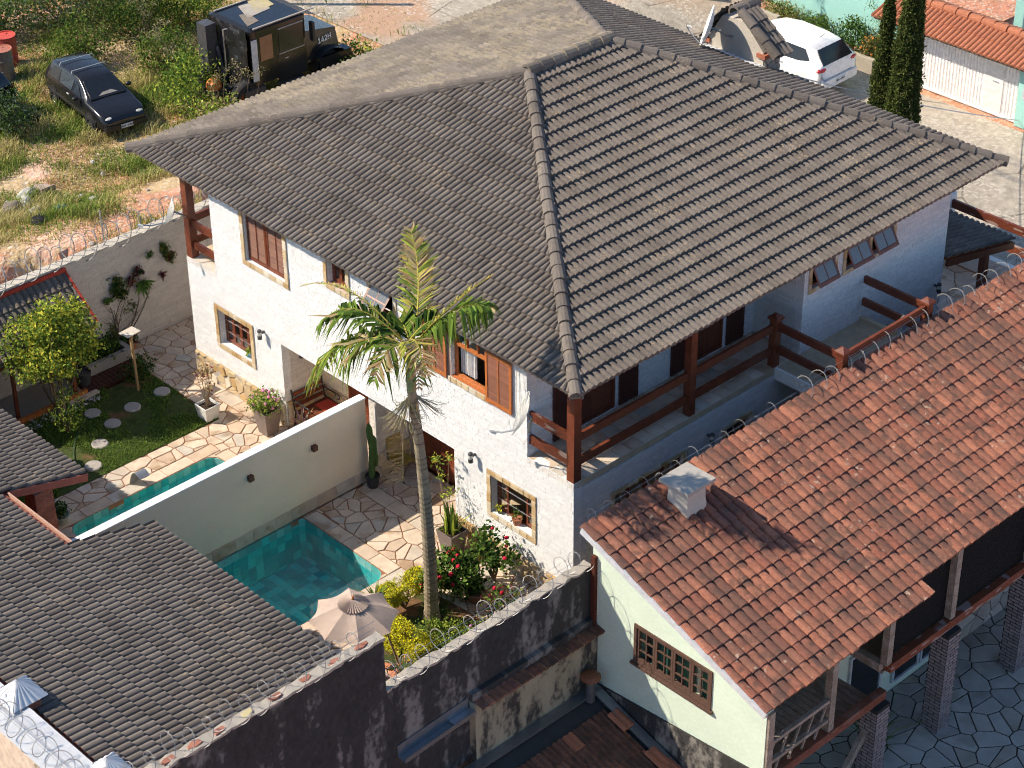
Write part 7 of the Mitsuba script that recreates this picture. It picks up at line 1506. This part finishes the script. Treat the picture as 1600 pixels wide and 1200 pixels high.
for i in range(9):
    a = -.3 - i * .28; b = np.array([-.02, 14.03, 1.55]); d = np.array([math.cos(a) * .9, -.25, math.sin(a)]); L_ = rng.uniform(.3, .5); s = np.array([-math.sin(a), 0, math.cos(a)]) * .03; m.add([b - s * .4, b + s * .4, b + d * L_ * .6 - s, b + d * L_ * .6 + s, b + d * L_], [[0, 1, 3], [0, 3, 2], [2, 3, 4]], PIDX['leaf_mid'], rng.random())
m.emit(f'{k}__fern', 'm_leaf')
k = thing('clay_pot', 'small red pot plant at the foot of the boundary wall beside the planter', 'potted plant'); round_pot(k, -.55, 13.9, 0, .10, .18, 'terracotta'); m = MB(0); leaves(m, clumps((-.55, 13.9, .30), (.12, .12, .12), 14, 10), .07, ('leaf_mid', 'leaf_dark', 'leaf_red')); m.emit(f'{k}__foliage', 'm_leaf', kind='stuff')
k = thing('courtyard_plant', 'spiky green plant at the foot of the nearest brick pier', 'plant'); m = MB(0); blades(m, np.array([3.0, -5.1, -2.2]) + rng.normal(0, .10, (60, 3)) * [1, 1, 0], .75, .016, ('leaf_palm', 'leaf_mid', 'leaf_fresh'), None, 1.1); m.emit(f'{k}__leaves', 'm_leaf', kind='stuff')
k = thing('courtyard_plant', 'pale green shrub at the bottom right corner of the courtyard', 'plant'); m = MB(0); leaves(m, clumps((5.0, -8.15, -1.9), (.3, .3, .35), 40, 14), .09, ('leaf_lime', 'leaf_fresh')); m.emit(f'{k}__foliage', 'm_leaf', kind='stuff')
# ================================================================ WALL LAMPS, DISHES, WIRES, CAPS
def wall_lamp(p, d, lab):
    """clear cylinder lamp with dark cap; p on the wall, d away from it"""
    k = thing('wall_lamp', lab, 'wall lamp'); p, d = np.array(p, float), np.array(d, float); c = p + d * .13
    m = MB('charcoal', .5); m.tube([p, p + d * .10], .03, 8); m.lathe([(0, 0), (.05, 0), (.052, .09), (0, .09)], c - [0, 0, .13], 14); m.lathe([(.052, 0), (.05, .03), (.03, .055), (0, .06)], c + [0, 0, .05], 14); m.emit(f'{k}__body', 'm_satin')
    m = MB('lamp_clear', .8); m.lathe([(.044, 0), (.044, .09)], c - [0, 0, .04], 14); m.emit(f'{k}__glass', 'm_gloss')
wall_lamp((0, 9.42, 2.20), (-1, 0, 0), 'dark capped wall lamp beside the left ground window'); wall_lamp((0, 2.72, 2.33), (-1, 0, 0), 'dark capped wall lamp beside the right ground window')
wall_lamp((.62, 6.0, 1.72), (0, -1, 0), 'wall lamp in the shade of the right porch'); wall_lamp((.42, 8.85, 1.80), (0, -1, 0), 'small dark lamp high on the left porch wall'); wall_lamp((3.75, 0, 2.32), (0, -1, 0), 'wall lamp under the balcony on the shaded side of the house'); wall_lamp((11.05, 0, 2.75), (0, -1, 0), 'wall lamp at the far corner of the shaded side wall')
for x, z, w_ in ((-1.42, 1.52, 'nearer the house'), (-3.05, 1.58, 'nearer the pool house')):
    k = thing('light_box', f'small square brown light on the cream wall, {w_}', 'wall light'); MB('mahogany_dark', .8).box(x - .055, 5.985, z - .06, x + .055, 6.08, z + .06).emit(f'{k}__body', 'm_satin'); MB('lamp_clear', .3).box(x - .04, 5.999, z - .066, x + .04, 6.07, z - .061).emit(f'{k}__glass', 'm_satin')
# mesh dishes
dish('satellite_dish', 'pale satellite dish on the balcony post at the left corner of the house', (-.32, 12.12, 4.24), (-.70, .62, .34), .24, .34, [(-.02, 11.98, 4.05), (.02, 11.98, 4.0)], (-.95, 12.45, 4.0), mesh=True)
dish('satellite_dish', 'pale mesh satellite dish near the corner of the sunny front', (-.38, 1.02, 4.30), (-.62, .70, .36), .33, .46, [(-.1, 1.1, 3.7), (.06, 1.22, 3.55)], (-.62, 1.62, 3.72), mesh=True)
# cables on the front
k = thing('wall_cable', 'thin pale cable drooping down the front from the eave past the dish', 'cable'); m = MB('cable_white', .3)
for (pts) in ([(-.02, 1.50, 5.1), (-.06, 1.46, 4.4), (-.10, 1.42, 3.95)], [(-.02, 1.40, 5.1), (-.08, 1.36, 4.5), (-.12, 1.30, 3.9)], [(-.05, 1.7, 3.65), (-.05, 1.6, 3.35), (-.05, 1.3, 3.3), (-.03, 1.2, 3.5)]): m.tube(np.array([np.array(pts)[max(0, min(len(pts) - 1, i))] for i in range(len(pts))]), .007, 4)
m.emit(k, 'm_satin', fixed=True)
# ---- razor wire: coils of flat barbed tape on the wall tops
def coil(name, lab, p, q, r, pitch, grp, wire=.0085, seed=0, tilt=.35, k=3, lean=0.0):
    key = thing(name, lab, 'razor wire', grp); g_ = np.random.default_rng(seed); p, q = np.array(p, float), np.array(q, float); L_ = np.linalg.norm(q - p); d = (q - p) / L_; n = int(L_ / pitch)
    sd = np.cross(d, [0, 0, 1.]); sd /= np.linalg.norm(sd); up = np.array([0, 0, 1.]); m = MB('wire')
    s = np.arange(n * 22 + 1) / 22.0; ph = s * 2 * np.pi; rr = r * (1 + .12 * np.sin(s * 1.7 + seed) + .08 * np.sin(s * 4.1)); wob = .06 * np.sin(s * 2.3)
    line = p + np.outer(s * pitch + tilt * r * np.sin(ph * 1.0 + .6), d) + np.outer(rr * np.cos(ph) + lean, sd) + np.outer(r * .9 + rr * np.sin(ph) + wob, up)
    m.tube(line, wire, k, cap=False)
    b0 = line[::4]; 
    for x in b0[g_.random(len(b0)) < .75]: e = g_.normal(0, 1, 3); e *= .028 / np.linalg.norm(e); m.tube([x - e, x + e], wire * .55, 3)
    m.emit(f'{key}__tape', 'm_satin')
    st = MB('steel', .5); st.tube([p + up * r, (p + q) / 2 + up * (r - .03), q + up * r], .004, 3); st.tube([p + up * r * 1.7, q + up * r * 1.7], .004, 3); st.emit(f'{key}__strand', 'm_metal', kind='stuff')
    return key
coil('razor_wire', 'coil of razor wire along the top of the boundary wall behind the left garden', (-6, 14.22, 2.68), (2.6, 14.22, 2.68), .29, .30, None, .013, 1)
coil('razor_wire', 'coil of razor wire on the higher left part of the black wall', (-11.6, -1.80, 4.07), (-6.35, -1.80, 4.07), .21, .36, None, .008, 2)
coil('razor_wire', 'coil of razor wire on the lower right part of the black wall', (-6.2, -1.80, 2.94), (-1.5, -1.80, 2.94), .21, .36, None, .008, 3)
coil('razor_wire', 'thin coil of razor wire behind the near end of the orange clay roof ridge', (-1.3, -1.62, 3.46), (4.4, -1.62, 3.46), .19, .44, None, .006, 4)
coil('razor_wire', 'coil of razor wire behind the far end of the orange clay roof ridge', (4.5, -1.66, 3.54), (14.5, -1.66, 3.54), .23, .40, None, .010, 6)
coil('razor_wire', 'coil of razor wire over the parapet at the lower left corner', (-11.75, -1.6, pz(-11.6) + .10), (-11.75, 4, pz(-11.6) + .10), .20, .34, None, .008, 5)
k = thing('wire_post', 'thin steel post standing in the razor wire of the boundary wall', 'post'); m = MB('zinc', .7); m.tube([(-.76, 14.2, 2.68), (-.78, 14.2, 3.62)], .018, 6); m.emit(k, 'm_metal', fixed=True)
# pyramid caps of corrugated metal on the pool house chimneys
def pyr_cap(lab, x, y, z, w, h):
    k = thing('chimney_cap', lab, 'chimney cap'); its = brick_pillar(f'{k}__stack', x - w * .36, y - w * .36, z - .75, x + w * .36, y + w * .36, z, .20, .075, .1, .01, 'brick', 'mortar', single=True)
    NAMES.add(f'{k}__stack')
    for i in its: i.emit(f'{k}__stack__brick', 'm_matte')
    m = MB('zinc', .9); c = [(-1, -1), (1, -1), (1, 1), (-1, 1)]; ap = np.array([x, y, z + h])
    for i in range(4):
        a, b = np.array([x + c[i][0] * w / 2, y + c[i][1] * w / 2, z]), np.array([x + c[(i + 1) % 4][0] * w / 2, y + c[(i + 1) % 4][1] * w / 2, z]); nn = np.cross(b - a, ap - a); nn /= np.linalg.norm(nn); n = 22
        V_ = []; 
        for t in (0, .55, .97):
            for j in range(n + 1): s_ = j / n; p_ = (a * (1 - s_) + b * s_) * (1 - t) + ap * t; V_.append(p_ + nn * (.012 if j % 4 in (1, 2) else 0) * (1 - t * .6))
        m.add(V_, [[r * (n + 1) + j, r * (n + 1) + j + 1, (r + 1) * (n + 1) + j + 1] for r in range(2) for j in range(n)] + [[r * (n + 1) + j, (r + 1) * (n + 1) + j + 1, (r + 1) * (n + 1) + j] for r in range(2) for j in range(n)])
    m.emit(f'{k}__hood', 'm_satin')
    f_ = MB('zinc', .4); f_.add([(x + w * .36, y - w * .5, z - .62), (x + w * .8, y - w * .6, z - .80), (x + w * .8, y + w * .5, z - .80), (x + w * .36, y + w * .5, z - .62)], [[0, 1, 2], [0, 2, 3]]); f_.add([(x - w * .4, y - w * .37, z - .55), (x + w * .4, y - w * .37, z - .66), (x + w * .5, y - w * .72, z - .80), (x - w * .4, y - w * .72, z - .62)], [[0, 1, 2], [0, 2, 3]]); f_.emit(f'{k}__flashing', 'm_satin')
pyr_cap('pyramid hood of pale corrugated metal on a brick stack at the left edge', -11.24, 1.05, 4.08, .64, .32)
pyr_cap('pale corrugated pyramid hood just showing at the bottom edge', -11.15, -1.22, 3.94, .58, .27)
# cables strung over the street: the pale service drop in view, and the lines above the picture that throw the thin shadows
def sag(p, q, s_, n=24): t = np.linspace(0, 1, n)[:, None]; return np.array(p) * (1 - t) + np.array(q) * t - np.array([0, 0, 1.]) * 4 * s_ * t * (1 - t)
k = thing('service_cable', 'pale cable slung from the far eave across the street past the cypresses', 'cable'); m = MB('cable_white', .8); m.tube(sag((12.72, 5.45, 5.33), (24.0, 6.32, -.0), .12), .014, 4); m.emit(k, 'm_satin', fixed=True)
for i, (x, z) in enumerate(((14.2, 8.2), (14.5, 8.6), (14.9, 8.4), (15.4, 8.9), (13.6, 8.8), (16.0, 9.2))):
    k = thing('power_line', 'overhead power line running along the street', 'power line', 'power lines above the street'); m = MB('black'); m.tube(sag((x, -30, z + .3), (x + .3, 12.5, z + .3), .3, 40), .022, 4); m.emit(k, 'm_matte', fixed=True)
